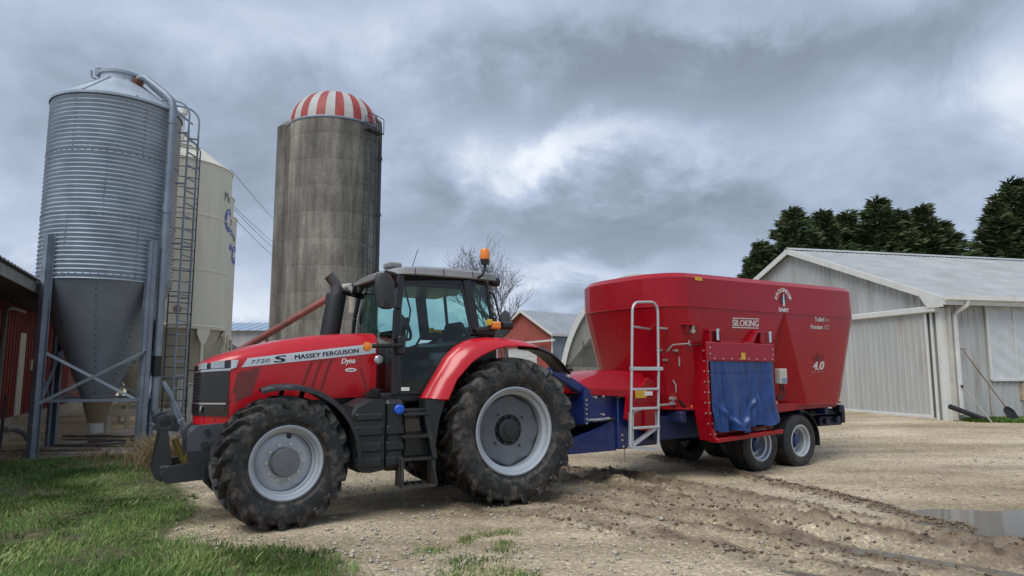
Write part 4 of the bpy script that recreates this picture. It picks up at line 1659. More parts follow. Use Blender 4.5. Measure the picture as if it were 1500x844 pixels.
# ------------------------------------------------------------------ grey metal shed on the right
def metal_shed():
    O = Vector((12.49, 19.89, .33))
    ang = math.atan2(.234, .972)                     # long side runs along +x local
    t = thing('metal_shed', 'large grey metal shed with sliding door and gutter on the right', 'shed', O, ang)
    # local: x along the long wall, y along the gable (away from camera); corner at origin
    W, Lx, E, Rg = 13.2, 26.0, 3.54, 6.02
    sid = mat('weathered_white_siding', (.42, .435, .435), .6, .1, var=.12, vscale=1.6, streak=5, dirt=(.22, .20, .17), damt=.36, dscale=1.4)
    door_m = mat('sliding_door_sheet', (.45, .46, .455), .5, .15, var=.12, vscale=1.3, streak=4, dirt=(.27, .24, .205), damt=.32, dscale=1.2)
    roofm = mat('weathered_shed_roof', (.36, .375, .375), .6, .15, var=.16, vscale=1.0, dirt=(.22, .21, .19), damt=.25, dscale=1.5)
    trim = mat('white_trim', (.62, .63, .61), .5, var=.08, dirt=(.35, .32, .28), damt=.15)
    sl = (Rg - E) / (W / 2)
    zt = lambda y: E + (Rg - E) * (1 - abs(y - W / 2) / (W / 2))

    def sheet(y0, y1, z0, za, zb, depth, m, par, along='y', nm='metal_sheet', off=0.0):
        """ribbed sheet; along y on the gable (faces -x) or along x on the long wall (faces -y)"""
        w = y1 - y0
        n = max(1, round(w / .23))
        pts = []
        for i in range(n):
            b = y0 + w * i / n
            st = w / n
            pts += [(b, 0), (b + st * .70, 0), (b + st * .76, .022), (b + st * .90, .022), (b + st * .96, 0)]
        pts.append((y1 - .004, 0))
        mb = MB()
        top = lambda q: za + (zb - za) * (q - y0) / w
        if along == 'y':
            mb.loft([[(depth - h - off, q, z0) for q, h in pts], [(depth - h - off, q, top(q)) for q, h in pts]], closed=False)
        else:
            mb.loft([[(q, depth - h - off, z0) for q, h in pts], [(q, depth - h - off, top(q)) for q, h in pts]], closed=False)
        return mb.build(nm, m, par, smooth=0, fixn=False)
    # gable: sheets above the track, sheets beside the doors
    y = 0.0
    k = 0
    while y < W - 1e-3:
        y1 = min(y + .92, W)
        za, zb = zt(y), zt(y1)
        if y < W / 2 < y1:
            y1 = W / 2 if W / 2 - y > .01 else y1
            za, zb = zt(y), zt(y1)
        sheet(y, y1, E - .28, za, zb, 0, sid, t, off=.004 * (k % 2))
        if y >= 9.0:
            sheet(y, y1, -.4, E - .3, E - .3, 0, sid, t, off=.004 * (k % 2))
        y = y1; k += 1
    mb = MB(); mb.prism([(.06, -.4), (W, -.4), (W, E - .05), (W / 2, Rg - .08), (.06, E - .05)], 'x', .05, Lx)
    mb.build('wall_core', sid, t, smooth=0)
    # sliding door leaves
    for a, b in ((.42, 4.55), (4.60, 8.7)):
        d = part_empty('sliding_door', t, (-.10, 0, 0))
        q = a
        kk = 0
        while q < b - 1e-3:
            q1 = min(q + .92, b)
            sheet(q, q1, .12, E - .42, E - .42, 0, door_m, d, nm='door_sheet', off=.004 * (kk % 2))
            q = q1; kk += 1
        mb = MB()
        mb.box(-.05, .02, a - .05, a, .05, E - .40, .006); mb.box(-.05, .02, b, b + .05, .05, E - .40, .006)
        mb.box(-.05, .02, a, b, .05, .12, .006)
        mb.build('door_frame', trim, d)
    mb = MB(); mb.box(-.24, -.02, -.05, 9.0, E - .42, E - .24, .02); mb.build('door_track', trim, t)
    mb = MB(); mb.box(-.30, .0, .3, 9.0, -.1, .05, .01); mb.build('door_sill', mat('sill_concrete', (.45, .40, .33), .9, var=.2), t)
    # bargeboards, corner trims
    mb = MB()
    mb.beam((-.22, -.35, zt(0) - .35 * sl + .02), (-.22, W / 2, Rg + .02), .06, .20)
    mb.beam((-.22, W + .35, zt(0) - .35 * sl + .02), (-.22, W / 2, Rg + .02), .06, .20)
    mb.build('bargeboard', trim, t)
    mb = MB(); mb.prism([(-.35, E - .30), (.15, E - .30), (.42, E + .06), (-.35, E - .06)], 'x', -.26, -.20)
    mb.build('eave_return', trim, t)
    mb = MB()
    mb.box(-.06, .02, -.02, .10, -.35, E - .3, .006); mb.box(-.05, .14, -.06, .01, -.35, E - .3, .006)
    mb.build('corner_trim', trim, t)
    mb = MB(); mb.box(-.07, -.02, .22, .30, -.2, E - .42, .006); mb.build('door_jamb', trim, t)
    # roof sheets, both slopes
    n = 29
    for s in (0, 1):
        for k in range(n):
            x0 = -.24 + k * .91
            pts = []
            for i in range(4):
                b = x0 + .2275 * i
                pts += [(b, 0), (b + .16, 0), (b + .175, .02), (b + .205, .02), (b + .22, 0)]
            pts.append((x0 + .908, 0))
            ye, yr = (-.38, W / 2) if s == 0 else (W + .38, W / 2)
            ze = E - .38 * sl + .10
            mb = MB(); mb.loft([[(q, ye, ze + h + .004 * (k % 2)) for q, h in pts], [(q, yr, Rg + .10 + h + .004 * (k % 2)) for q, h in pts]], closed=False)
            mb.build('roof_sheet', roofm, t, smooth=0, fixn=False)
    mb = MB(); mb.prism([(W / 2 - .2, Rg + .07), (W / 2, Rg + .15), (W / 2 + .2, Rg + .07), (W / 2, Rg + .18)], 'x', -.25, Lx); mb.build('ridge_cap', roofm, t)
    # long wall sheets
    x = .14
    k = 0
    while x < Lx:
        x1 = min(x + .92, Lx)
        sheet(x, x1, -.4, E - .1, E - .1, 0, sid, t, along='x', off=.004 * (k % 2))
        x = x1; k += 1
    # window covered in plastic film
    wn = part_empty('window', t, (1.62, 0, 0))
    mb = MB()
    mb.beam((0.0, -.06, E - .18), (0.0, -.06, 1.15), .06, .07, up=(1, 0, 0))
    mb.beam((0, -.06, 1.15), (3.6, -.06, 1.15), .06, .07)
    mb.beam((.98, -.06, E - .2), (.98, -.06, 1.15), .04, .035, up=(1, 0, 0))
    mb.build('window_frame', trim, wn)
    film = mat('plastic_film', (.52, .55, .57), .25, var=.08, vscale=4, spec=.6)
    mb = MB()
    nx, nz = 40, 24
    rows = []
    rs = random.Random(2)
    for j in range(nz + 1):
        z = 1.17 + (E - .18 - 1.17) * j / nz
        rows.append([(.02 + 3.5 * i / nx, -.05 - .02 * math.sin(i * 1.3 + 2.2 * j / nz * 3) * (1 - j / nz) - .012 * math.sin(.7 * i + 1.1 * j), z) for i in range(nx + 1)])
    mb.loft(rows, closed=False)
    mb.build('film', film, wn, smooth=60, fixn=False)
    # gutter and downspout
    mb = MB()
    mb.prism([(-.52, E - .10), (-.38, E - .14), (-.38, E + .02), (-.52, E + .03)], 'x', -.22, Lx)
    mb.prism([(-.40, E - .24), (-.36, E - .24), (-.36, E - .04), (-.40, E - .04)], 'x', -.22, Lx)
    mb.build('gutter', trim, t, smooth=0)
    mb = MB()
    mb.tube([(.55, -.45, E - .10), (.55, -.43, E - .24), (.42, -.20, E - .42), (.40, -.12, E - .52)], .065, 10)
    mb.box(.33, .47, -.16, -.06, .15, E - .50, .015)
    mb.build('downspout', trim, t)
    MB().box(.14, .24, -.16, -.04, .0, E - .3, .006).build('post', mat('rusty_white_post', (.48, .46, .42), .6, var=.15, dirt=(.2, .12, .07), damt=.25, dscale=5), t)
    for x0, h in ((1.55, 1.1), (2.75, 1.1)):
        MB().box(x0, x0 + .05, -.045, -.03, -.3, h).build('seam_strip', mat('stained_strip', (.42, .39, .33), .7, var=.2), t)
    MB().box(2.62, 2.86, -.034, -.026, .55, 1.05).build('rust_stain', mat('rust_stain', (.36, .27, .18), .8, var=.35, vscale=5), t)


metal_shed()


def shed_tools():
    O = Vector((12.49, 19.89, 0)); ang = math.atan2(.234, .972)
    c, s = math.cos(ang), math.sin(ang)

    def W(x, y, z):
        return Vector((O.x + x * c - y * s, O.y + x * s + y * c, z))
    g = .33
    t = thing('shovel', 'long handled shovel with black blade leaning on the metal shed', 'shovel', W(1.35, -.75, g))
    o = t.location.copy()
    a, b = W(.62, -.12, g + 2.0) - o, W(1.28, -.70, g + .42) - o
    MB().tube([a, b], .018, 8).build('handle', mat('tool_wood', (.20, .13, .09), .7, var=.2), t)
    MB().tube([a + Vector((-.07, 0, .04)), a + Vector((.07, 0, .04))], .016, 8).build('grip', mat('tool_wood', (.2, .13, .09)), t)
    mb = MB()
    rows = []
    dr = (b - a).normalized(); sd = Vector((c, s, 0)).cross(dr).normalized(); sx = Vector((1, .1, 0))
    for i in range(5):
        p = b + dr * (.1 * i)
        w = (.05, .18, .20, .20, .19)[i]
        rows.append([p + Vector((c, s, 0)) * w * q + Vector((s, -c, 0)) * (.05 * (abs(q) ** 2) - .02 * i) + Vector((0, 0, .0)) for q in (-1, -.5, 0, .5, 1)])
    mb.loft(rows, closed=False)
    mb.build('blade', BLACKPL, t, fixn=False)
    t = thing('broom_stick', 'thin grey stick leaning at the foot of the downspout', 'stick', W(.62, -.8, g))
    o = t.location.copy()
    MB().tube([W(.42, -.2, g + .95) - o, W(.62, -.85, g - .02) - o], .02, 8).build('pole', mat('grey_wood', (.33, .30, .26), .8), t)
    MB().tube([W(.42, -.2, g + .94) - o, W(.40, -.17, g + 1.0) - o], .03, 8).build('cap', BLACKPL, t)
    t = thing('drain_tile', 'short black plastic drain pipe lying by the shed corner', 'pipe', W(.1, -.55, g + .12))
    o = t.location.copy()
    mb = MB()
    p0, p1 = W(-.35, -.45, g + .42) - o, W(.75, -.60, g + .02) - o
    pts, rr = [], []
    for i in range(41):
        pts.append(p0 + (p1 - p0) * i / 40); rr.append(.075 if i % 2 else .064)
    mb.tube(pts, rr, 14, caps=False)
    mb.build('corrugated_tube', BLACKPL, t)
    MB().tube([p0 - (p1 - p0) * .001, p0 + (p1 - p0) * .03], .072, 14).build('end_collar', BLACKPL, t)


shed_tools()


# ------------------------------------------------------------------ trees
def leaf_mesh(name, P, D, U, SZ, m, seed):
    """sprays: a kite of two triangles for each point, direction D, side U"""
    n = len(P)
    V = np.stack([P - D * SZ[:, None] * .1, P + U * SZ[:, None] * .13 + D * SZ[:, None] * .35, P + D * SZ[:, None], P - U * SZ[:, None] * .13 + D * SZ[:, None] * .4], 1)
    F = (np.array([[0, 1, 2, 3]])[None] + (np.arange(n) * 4)[:, None, None]).reshape(-1, 4)
    me = bpy.data.meshes.new(name)
    me.vertices.add(n * 4); me.vertices.foreach_set('co', V.ravel())
    me.loops.add(F.size); me.loops.foreach_set('vertex_index', F.ravel())
    me.polygons.add(n); me.polygons.foreach_set('loop_start', np.arange(0, F.size, 4))
    me.update(calc_edges=True)
    me.materials.append(m)
    return me


BARK = mat('bark', (.07, .055, .042), .9, var=.3, bump=.5)
NEEDLE = mat('spruce_needles', (.050, .078, .036), .75, var=.4, vscale=.9, tone=(.13, .165, .078), spec=.2)


def spruce_meshes(seed, h, rad, n_br):
    rs = np.random.RandomState(seed)
    P, D, U, S = [], [], [], []
    br = MB()
    ph = 0
    for i in range(n_br):
        f = ((i + .5) / n_br) ** .92
        z = h * (.05 + .94 * f)
        env = rad * ((1 - f) ** .72) * (.7 + .3 * min(1, f * 5)) * rs.uniform(.55, 1.30)
        env = max(env, .25)
        ph += 2.4 + rs.uniform(-.4, .4)
        d = np.array([math.cos(ph), math.sin(ph), 0])
        droop = rs.uniform(-.05, .30) * (1 - f) - .30 * f
        tip = np.array([d[0] * env, d[1] * env, z - droop * env])
        st = np.array([0, 0, z])
        if i % 2 == 0:
            br.tube([tuple(st), tuple(st * .45 + tip * .55), tuple(tip)], [.05 * (1 - f) + .015, .03 * (1 - f) + .01, .006], 4, caps=False)
        side = np.array([-d[1], d[0], 0])
        m = int(95 + 95 * env / rad)
        t = rs.rand(m) ** .55
        w = .20 + .42 * (1 - t) * env * .5
        p = st + (tip - st) * t[:, None] + side * (rs.normal(size=m) * w * .7)[:, None] + np.stack([np.zeros(m), np.zeros(m), rs.normal(size=m) * .11 - .05], -1)
        dd = d * 1.0 + side * rs.normal(size=m)[:, None] * .7 + np.array([0, 0, 1]) * rs.normal(size=m)[:, None] * .32 + np.array([0, 0, .22])
        dd /= np.linalg.norm(dd, axis=1)[:, None]
        uu = np.cross(dd, rs.normal(size=(m, 3)))
        uu /= np.linalg.norm(uu, axis=1)[:, None]
        P.append(p); D.append(dd); U.append(uu); S.append(rs.uniform(.22, .55, m))
    k = 60                                              # leader
    zz = h * (.9 + .12 * rs.rand(k))
    P.append(np.stack([rs.normal(size=k) * .08, rs.normal(size=k) * .08, zz], -1))
    dd = rs.normal(size=(k, 3)) * .5 + np.array([0, 0, .8]); dd /= np.linalg.norm(dd, axis=1)[:, None]
    uu = np.cross(dd, rs.normal(size=(k, 3))); uu /= np.linalg.norm(uu, axis=1)[:, None]
    D.append(dd); U.append(uu); S.append(rs.uniform(.15, .35, k))
    P, D, U, S = map(np.concatenate, (P, D, U, S))
    crown = leaf_mesh('crown', P, D, U, S, NEEDLE, seed)
    tr = MB(); tr.tube([(0, 0, -.5), (0, 0, h * .3), (.05, .03, h * .7), (0, 0, h * .98)], [.28, .2, .1, .015], 8)
    return tr.mesh('trunk', BARK), br.mesh('limbs', BARK), crown


def trees():
    var = [spruce_meshes(3, 13.0, 3.7, 150), spruce_meshes(8, 13.0, 3.4, 135), spruce_meshes(15, 13.0, 4.0, 150)]
    row = [(18.43, 52.0, 9.4, 1.05, 0), (19.45, 52.6, 11.2, 1.0, 1), (21.79, 52.0, 13.6, 1.0, 2), (24.18, 52.0, 13.4, 1.0, 0), (26.5, 53.0, 13.6, 1.0, 1), (28.49, 52.0, 14.4, 1.05, 2), (30.3, 52.5, 13.5, 1.05, 0),
           (31.91, 52.0, 13.9, 1.0, 1), (33.3, 52.0, 12.6, 1.05, 2), (22.9, 55.0, 12.0, 1.25, 1), (27.3, 56.0, 12.4, 1.25, 0), (31.4, 56.0, 12.4, 1.25, 2),
           (37.3, 51.5, 14.0, .95, 1), (39.3, 52.0, 15.9, 1.05, 2), (42.0, 53.0, 15.0, 1.1, 0)]
    row = [(x, y, h / 13.0, sw, v) for x, y, h, sw, v in row]
    rs = random.Random(9)
    for i, (x, y, sz, sw, v) in enumerate(row):
        right = i >= 12
        t = thing('spruce_tree', 'dark spruce standing apart from the row, beside the tallest spruce' if right else 'dark spruce of middle height within the dense row behind the metal shed', 'tree', (x, y, .6), rs.uniform(0, 6.28),
                  'tall spruces apart from the row' if right else 'spruce row behind the metal shed')
        t.scale = (sz * sw * 1.28, sz * sw * 1.28, sz)
        if i == 0:
            t['label'] = 'shortest spruce, at the end of the row beside the shed gable peak'
        elif i == 5:
            t['label'] = 'tallest spruce of the dense row behind the metal shed roof'
        elif i == 13:
            t['label'] = 'tallest spruce of all, standing apart beyond the shed roof'
        for nm, me in zip(('trunk', 'limbs', 'crown'), var[v]):
            inst(nm, me, t)
    # bare deciduous tree behind the cab
    rs = random.Random(12)
    t = thing('bare_tree', 'leafless tree with fine branching twigs behind the tractor cab', 'tree', (-.05, 46.0, .7))
    limb, twig = MB(), MB()

    def grow(p, d, l, r, lev):
        n = 3
        pts = [p]
        for i in range(n):
            d = (d + Vector((rs.gauss(0, .10), rs.gauss(0, .10), rs.gauss(.05, .06)))).normalized()
            pts.append(pts[-1] + d * l / n)
        (limb if lev < 3 else twig).tube(pts, [r, r * .86, r * .74, max(.011, r * .62)], 6 if lev < 2 else (4 if lev < 4 else 3), caps=False)
        if lev >= 7:
            return
        for k in range(4 if lev in (1, 2) else (3 if lev < 6 else 2)):
            f = rs.choice((1, 1, 2, 3)) if k else 3
            sp = rs.uniform(.25, .75)
            nd = (d + Vector((rs.gauss(0, 1), rs.gauss(0, 1), rs.gauss(.1, .5))).normalized() * sp).normalized()
            grow(pts[f], nd, l * rs.uniform(.62, .84), r * .58, lev + 1)
    grow(Vector((0, 0, -.3)), Vector((.03, 0, 1)), 3.5, .20, 0)
    limb.build('trunk', mat('grey_bark', (.085, .075, .07), .9, var=.2), t, fixn=False)
    twig.build('crown', mat('twig_bark', (.075, .062, .06), .9, var=.2), t, fixn=False)


trees()


# ------------------------------------------------------------------ overhead wires
def wires():
    wm = mat('wire_grey', (.16, .17, .19), .6)
    for i, (a, b, nm) in enumerate((((-10.82, 25.5, 9.45), (-16.9, 48, 12.4), 'topmost overhead wire running between the cream bins and the silo'),
                                    ((-10.69, 25.5, 8.05), (-16.9, 48, 10.8), 'second overhead wire running between the cream bins and the silo'),
                                    ((-10.69, 25.5, 7.95), (-16.9, 48, 10.4), 'third overhead wire, close under the second'),
                                    ((-10.62, 25.5, 7.57), (-16.9, 48, 9.8), 'lowest overhead wire running between the cream bins and the silo'))):
        a, b = Vector(a), Vector(b)
        pts = [a + (b - a) * k / 20 - Vector((0, 0, .06 * (1 - (2 * k / 20 - 1) ** 2))) for k in range(21)]
        o = MB().tube(pts, .011, 4).build('overhead_wire', wm)
        tag(o, nm, 'wire', 'overhead wires')


wires()
# ------------------------------------------------------------------ tractor
RED = mat('tractor_red_paint', (.47, .005, .014), .28, var=.05, coat=.3, dirt=(.36, .06, .05), damt=.10, dscale=4)
RED_D = mat('tractor_red_groove', (.26, .006, .010), .4, var=.06, coat=.3)
GREYPL = mat('grey_roof_plastic', (.21, .215, .215), .5, var=.08, vscale=3, dirt=(.15, .14, .13), damt=.12)
DGREY = mat('dark_grey_casting', (.022, .024, .028), .5, var=.18, dirt=(.09, .08, .062), damt=.14, dscale=4)
MGREY = mat('mid_grey_bracket', (.065, .073, .085), .45, var=.12, dirt=(.12, .105, .085), damt=.10, dscale=4)
BLACK = mat('satin_black', (.012, .0125, .014), .38, var=.15)
RUBBER = mat('dusty_rubber', (.013, .0135, .015), .55, var=.3, vscale=5, dirt=(.15, .132, .106), damt=.44, dscale=8, bump=.15, bscale=60)
RUBBER_L = mat('rubber_lettering', (.055, .056, .058), .7, var=.15)
SILVER = mat('silver_wheel_paint', (.40, .435, .475), .38, .35, var=.08, vscale=3, dirt=(.22, .195, .16), damt=.20, dscale=6)
SILVER_B = mat('stripe_silver', (.58, .62, .67), .35, .25, var=.05)
CHROME = mat('bright_metal', (.62, .64, .66), .2, .9, var=.05)
DISC = mat('grey_wheel_disc', (.115, .125, .140), .5, .2, var=.14, dirt=(.19, .17, .145), damt=.12, dscale=5)
AMBER = mat('amber_lens', (.75, .22, .02), .18, var=.08, coat=.5)
LENS = mat('clear_lens', (.42, .45, .48), .12, .5, var=.2, vscale=20)
DARKGL = mat('dark_gloss', (.010, .012, .015), .1, var=.1, coat=.6)
GLASS = glass_mat('cab_glass', (.60, .83, .79))
INK = mat('black_ink', (.008, .008, .014), .4)
WHITE_D = mat('white_decal', (.72, .72, .72), .4)


def tyre_ag(R, W, rim, nl, sw_lug):
    hw = W / 2
    Rc = R - .066
    sw = Rc - rim
    half = [(rim - .01, hw * .74), (rim + .02, hw * .80), (rim + .06, hw * .83), (rim + .28 * sw, hw * .95), (rim + .5 * sw, hw * 1.0), (rim + .72 * sw, hw * .985),
            (rim + .90 * sw, hw * .93), (Rc - .005, hw * .80), (Rc + .002, hw * .45), (Rc + .006, 0)]
    prof = [(r, -y) for r, y in half] + [(r, y) for r, y in half[-2::-1]]
    mb = MB()
    mb.lathe(prof, 80, axis='y')

    def rb(y):
        a = abs(y) / hw
        return Rc + .006 - .055 * max(0, (a - .45) / .55) ** 2.2

    def P(phi, r, y):
        return Vector((r * math.cos(phi), y, r * math.sin(phi)))
    rr = random.Random(int(R * 100))
    for s in (-1, 1):
        for k in range(nl):
            p0 = 2 * PI * (k + (.5 if s > 0 else 0)) / nl
            rings = []
            st = [(-.06, 0.0, R, .030), (.25, .05, R, .029), (.55, .135, R - .004, .030), (.80, .235, R - .012, .033), (.96, .315, R - .030, .037), (1.015, .345, R - .085, .040), (1.0, .355, R - .085 - sw_lug, .036)]
            for yy, dphi, rt, wd in st:
                y = s * yy * hw
                ph = p0 + dphi * (.78 / R) * .95
                wa = wd / R
                base = rb(y) - .035
                if yy > .97:
                    base = rt - .03
                    yb = s * (yy - .13) * hw
                    yt = s * (yy + .03) * hw
                    rings.append([P(ph - wa, base, yb), P(ph + wa, base, yb), P(ph + wa * .75, rt, yt), P(ph - wa * .75, rt, yt)])
                else:
                    rings.append([P(ph - wa * 1.25, base, y), P(ph + wa * 1.25, base, y), P(ph + wa * .72, rt, y), P(ph - wa * .72, rt, y)])
            mb.loft(rings)
    return mb


def tractor():
    # local frame: x forward, y left (visible side), z up; origin under the rear axle
    th = R_(30)
    t = thing('tractor', 'red tractor with black cab and large lugged tyres hitched to the mixer wagon', 'tractor', (-.586, 10.130, 0), PI + th)

    # ---------------- wheels
    def wheel(x, y, R, W, rim, nl, rearw, side, steer=0.0):
        w = part_empty('wheel', t, (x, y, R - .022), steer)
        s = side
        ty = tyre_ag(R, W, rim, nl, .06 if rearw else .045)
        ty.build('tyre', RUBBER, w, smooth=32)
        hw = W / 2
        o = s * 1.0
        m = MB()
        if rearw:
            pr = [(rim + .028, hw * .80), (rim + .030, hw * .84), (rim + .012, hw * .86), (rim - .018, hw * .80), (rim - .028, hw * .66), (rim - .070, hw * .58), (rim - .075, hw * .10), (rim - .10, hw * .02), (rim - .10, -hw * .8), (rim + .02, -hw * .85)]
        else:
            pr = [(rim + .026, hw * .78), (rim + .028, hw * .82), (rim + .012, hw * .845), (rim - .012, hw * .80), (rim - .022, hw * .66), (rim - .040, hw * .62), (rim - .045, hw * .42), (rim - .062, hw * .38), (rim - .066, hw * .10), (rim - .09, hw * .04), (rim - .09, -hw * .8), (rim + .02, -hw * .85)]
        m.lathe([(r, q * o) for r, q in pr], 72, axis='y')
        rimo = m.build('rim', SILVER, w, smooth=28)
        m = MB()
        if rearw:
            # wavy pressed disc
            rows = []
            N = 96
            for r0, d, wav in ((rim - .085, hw * .14, 0), (rim - .10, hw * .30, .018), (rim - .125, hw * .34, .026), (.30, hw * .30, 0), (.205, hw * .28, 0), (.20, hw * .12, 0), (.16, hw * .10, 0)):
                rows.append([((r0 + wav * math.cos(8 * 2 * PI * k / N)) * math.cos(2 * PI * k / N), d * o, (r0 + wav * math.cos(8 * 2 * PI * k / N)) * math.sin(2 * PI * k / N)) for k in range(N)])
            m.loft(rows, caps=False)
            m.build('disc', DISC, w, smooth=30)
            m = MB()
            m.lathe([(.20, hw * .10 * o), (.155, hw * .12 * o), (.15, hw * .34 * o), (.11, hw * .40 * o), (.09, hw * .40 * o), (.085, hw * .46 * o), (.0, hw * .47 * o)], 32, axis='y')
            for k in range(10):
                a = 2 * PI * k / 10
                m.cyl((.178 * math.cos(a), hw * .10 * o, .178 * math.sin(a)), (.178 * math.cos(a), hw * .26 * o, .178 * math.sin(a)), .016, 6)
            for k in range(4):
                a = 2 * PI * k / 4 + .9
                m.cyl((.26 * math.cos(a), hw * .28 * o, .26 * math.sin(a)), (.26 * math.cos(a), hw * .38 * o, .26 * math.sin(a)), .013, 6)
            m.build('hub', DGREY, w, smooth=40)
        else:
            m.lathe([(r, q * o) for r, q in ((rim - .064, hw * .10), (rim - .068, hw * .28), (rim - .09, hw * .32), (.24, hw * .36), (.16, hw * .36), (.15, hw * .3))], 56, axis='y')
            a = R_(100)
            m.build('disc', SILVER, w, smooth=30)
            m = MB()
            hx, hz = .285 * math.cos(a), .285 * math.sin(a)
            m.cyl((hx, hw * .325 * o, hz), (hx, hw * .358 * o, hz), .030, 20)
            m.build('valve_hole', BLACK, w)
            m = MB()
            m.lathe([(.160, hw * .32 * o), (.158, hw * .62 * o), (.145, hw * .70 * o), (.0, hw * .72 * o)], 36, axis='y')
            m.build('hub', mat('hub_grey', (.13, .14, .15), .5, var=.15, dirt=(.2, .18, .15), damt=.15), w, smooth=40)
            m = MB()
            for k in range(10):
                a = 2 * PI * k / 10
                m.cyl((.20 * math.cos(a), hw * .35 * o, .20 * math.sin(a)), (.20 * math.cos(a), hw * .44 * o, .20 * math.sin(a)), .017, 6)
            m.build('stud_ring', CHROME, w)
        if s > 0:
            yy = hw * 1.004
            rr_ = rim + .43 * (R - .05 - rim)
            words = ((('MULTIBIB', .005, 205, .075, 5.2), ('650/65 R42', .01, 30, .06, 4.4), ('MICHELIN', -.01, 310, .075, 5.2), ('MICHELIN', -.01, 112, .075, 5.2)) if rearw else
                     (('MULTIBIB', 0, 60, .05, 5.0), ('MICHELIN', 0, 250, .05, 5.0)))
            for wd, dr, am, hh, stp in words:
                m = MB()
                text_arc(m, wd, (0, yy, 0), (-1, 0, 0), (0, 0, 1), rr_ + dr, am, hh, stp, .0, 1.0)
                m.build('sidewall_lettering', RUBBER_L, w, smooth=0, fixn=False)

    FX, RX = 2.87, -.03
    wheel(RX, .93, .965, .64, .545, 21, True, 1)
    wheel(RX, -.93, .965, .64, .545, 21, True, -1)
    wheel(FX, .93, .735, .54, .385, 19, False, 1, R_(5))
    wheel(FX, -.93, .735, .54, .385, 19, False, -1, R_(5))

    # ---------------- chassis, axles, underbody
    m = MB()
    m.box(-.45, 1.3, -.28, .28, .62, 1.30, .06)
    m.box(1.2, 2.5, -.22, .22, .62, 1.15, .05)
    m.box(2.3, 3.45, -.20, .20, .72, 1.12, .05)
    m.cyl((RX, -.75, .943), (RX, .75, .943), .17, 20)
    m.build('transmission', DGREY, t)
    m = MB()
    m.beam((FX, -.68, .70), (FX, .68, .70), .22, .20, b=.05)
    m.cyl((FX, -.72, .713), (FX, .72, .713), .13, 16)
    m.beam((FX - .25, -.5, .75), (FX - .1, .55, .78), .07, .07)
    m.cyl((FX, .55, .713), (FX, .80, .713), .16, 16)
    m.build('front_axle', DGREY, t)
    m = MB()
    m.box(1.25, 3.2, -.36, .36, 1.12, 1.5, .05)
    m.box(1.3, 2.45, -.52, .52, .78, 1.30, .06)
    m.build('engine', BLACK, t)

    # ---------------- hood
    ZT = [(1.60, 2.222), (2.0, 2.205), (2.4, 2.168), (2.876, 2.088), (3.192, 2.004), (3.495, 1.905), (3.62, 1.845), (3.70, 1.79), (3.73, 1.75)]

    def ip(tab, x):
        if x <= tab[0][0]:
            return tab[0][1]
        for (a, u), (b, v) in zip(tab[:-1], tab[1:]):
            if x <= b:
                return u + (v - u) * (x - a) / (b - a)
        return tab[-1][1]

    def wid(x):
        if x < 3.36:
            return .455 - .035 * max(0, (x - 1.6) / 1.76)
        return .42 * max(.0, (3.72 - x) / .36) ** .36
    ZB = [(1.60, 1.395), (2.10, 1.385), (2.5, 1.36), (2.9, 1.30), (3.2, 1.16), (3.35, 1.10), (3.72, 1.10)]
    ZS = [(1.6, 2.092), (3.2, 1.878), (3.42, 1.850), (3.6, 1.805), (3.72, 1.772)]     # shoulder crease (top of the stripe)
    xs = [1.60, 1.62, 1.8, 2.0, 2.2, 2.4, 2.6, 2.8, 3.0, 3.15, 3.25, 3.35, 3.42, 3.49, 3.55, 3.60, 3.64, 3.67, 3.69, 3.705, 3.714]

    def section(x, g=0.0):
        w = wid(x) + g
        zt, zs, zb = ip(ZT, x) + g * .5, ip(ZS, x), ip(ZB, x)
        zt = max(zt, zs + .004)
        hp = [(0, zt + .012), (w * .45, zt), (w * .74, zt - .014), (w * .90, zt * .55 + zs * .45), (w * .975, zs + .008), (w * 1.0, zs - .012), (w * 1.0, zs - .08), (w * .995, zs * .45 + zb * .55), (w * .975, zb + .05), (w * .96, zb)]
        return [(x, y, z) for y, z in hp] + [(x, -y, z) for y, z in hp[:0:-1]]
    m = MB()
    m.loft([section(x) for x in xs])
    hood = m.build('hood', RED, t, smooth=38)

    # dark panel gap between the upper hood and the side cowl, following the crease
    def side_pt(x, z, g=.0):
        w = wid(x)
        zs, zb = ip(ZS, x), ip(ZB, x)
        if z > zs - .012:
            k = w * (1 - .025 * (z - zs + .012) / .02)
        elif z > zs - .08:
            k = w
        else:
            f = (zs - .08 - z) / max(.001, (zs - .08) - (zb + .05))
            k = w * (1 - .025 * min(1, f))
        return Vector((x, k + g, z))

    def patch(poly_fn, x0, x1, n, g, name, mt, par=hood, th=.006):
        """strip on the left hood side from x0 to x1; poly_fn(x)->(zlo,zhi)"""
        m = MB()
        top, bot = [], []
        for i in range(n + 1):
            x = x0 + (x1 - x0) * i / n
            lo, hi = poly_fn(x)
            rows = [side_pt(x, lo + (hi - lo) * q / 4, g) for q in range(5)]
            top.append(rows)
        m.loft(top, closed=False)
        return m.build(name, mt, par, smooth=40, fixn=False)
    ztop = lambda x: ip(ZS, x) - .006
    sth = lambda x: .128 - .028 * max(0, (x - 1.7) / 1.55)
    for sgn in (1,):
        # silver stripe, front end slanted
        m = MB()
        rows = []
        for i in range(33):
            f = i / 32
            xa = 1.635 + (3.20 - 1.635) * f       # top edge
            xb = 1.635 + (3.265 - 1.635) * f      # bottom edge
            r = []
            for q in range(5):
                x = xb + (xa - xb) * q / 4
                hi = ztop(x); lo = hi - sth(x)
                r.append(side_pt(x, lo + (hi - lo) * q / 4, .004))
            rows.append(r)
        m.loft(rows, closed=False)
        m.build('stripe', SILVER_B, hood, smooth=40, fixn=False)
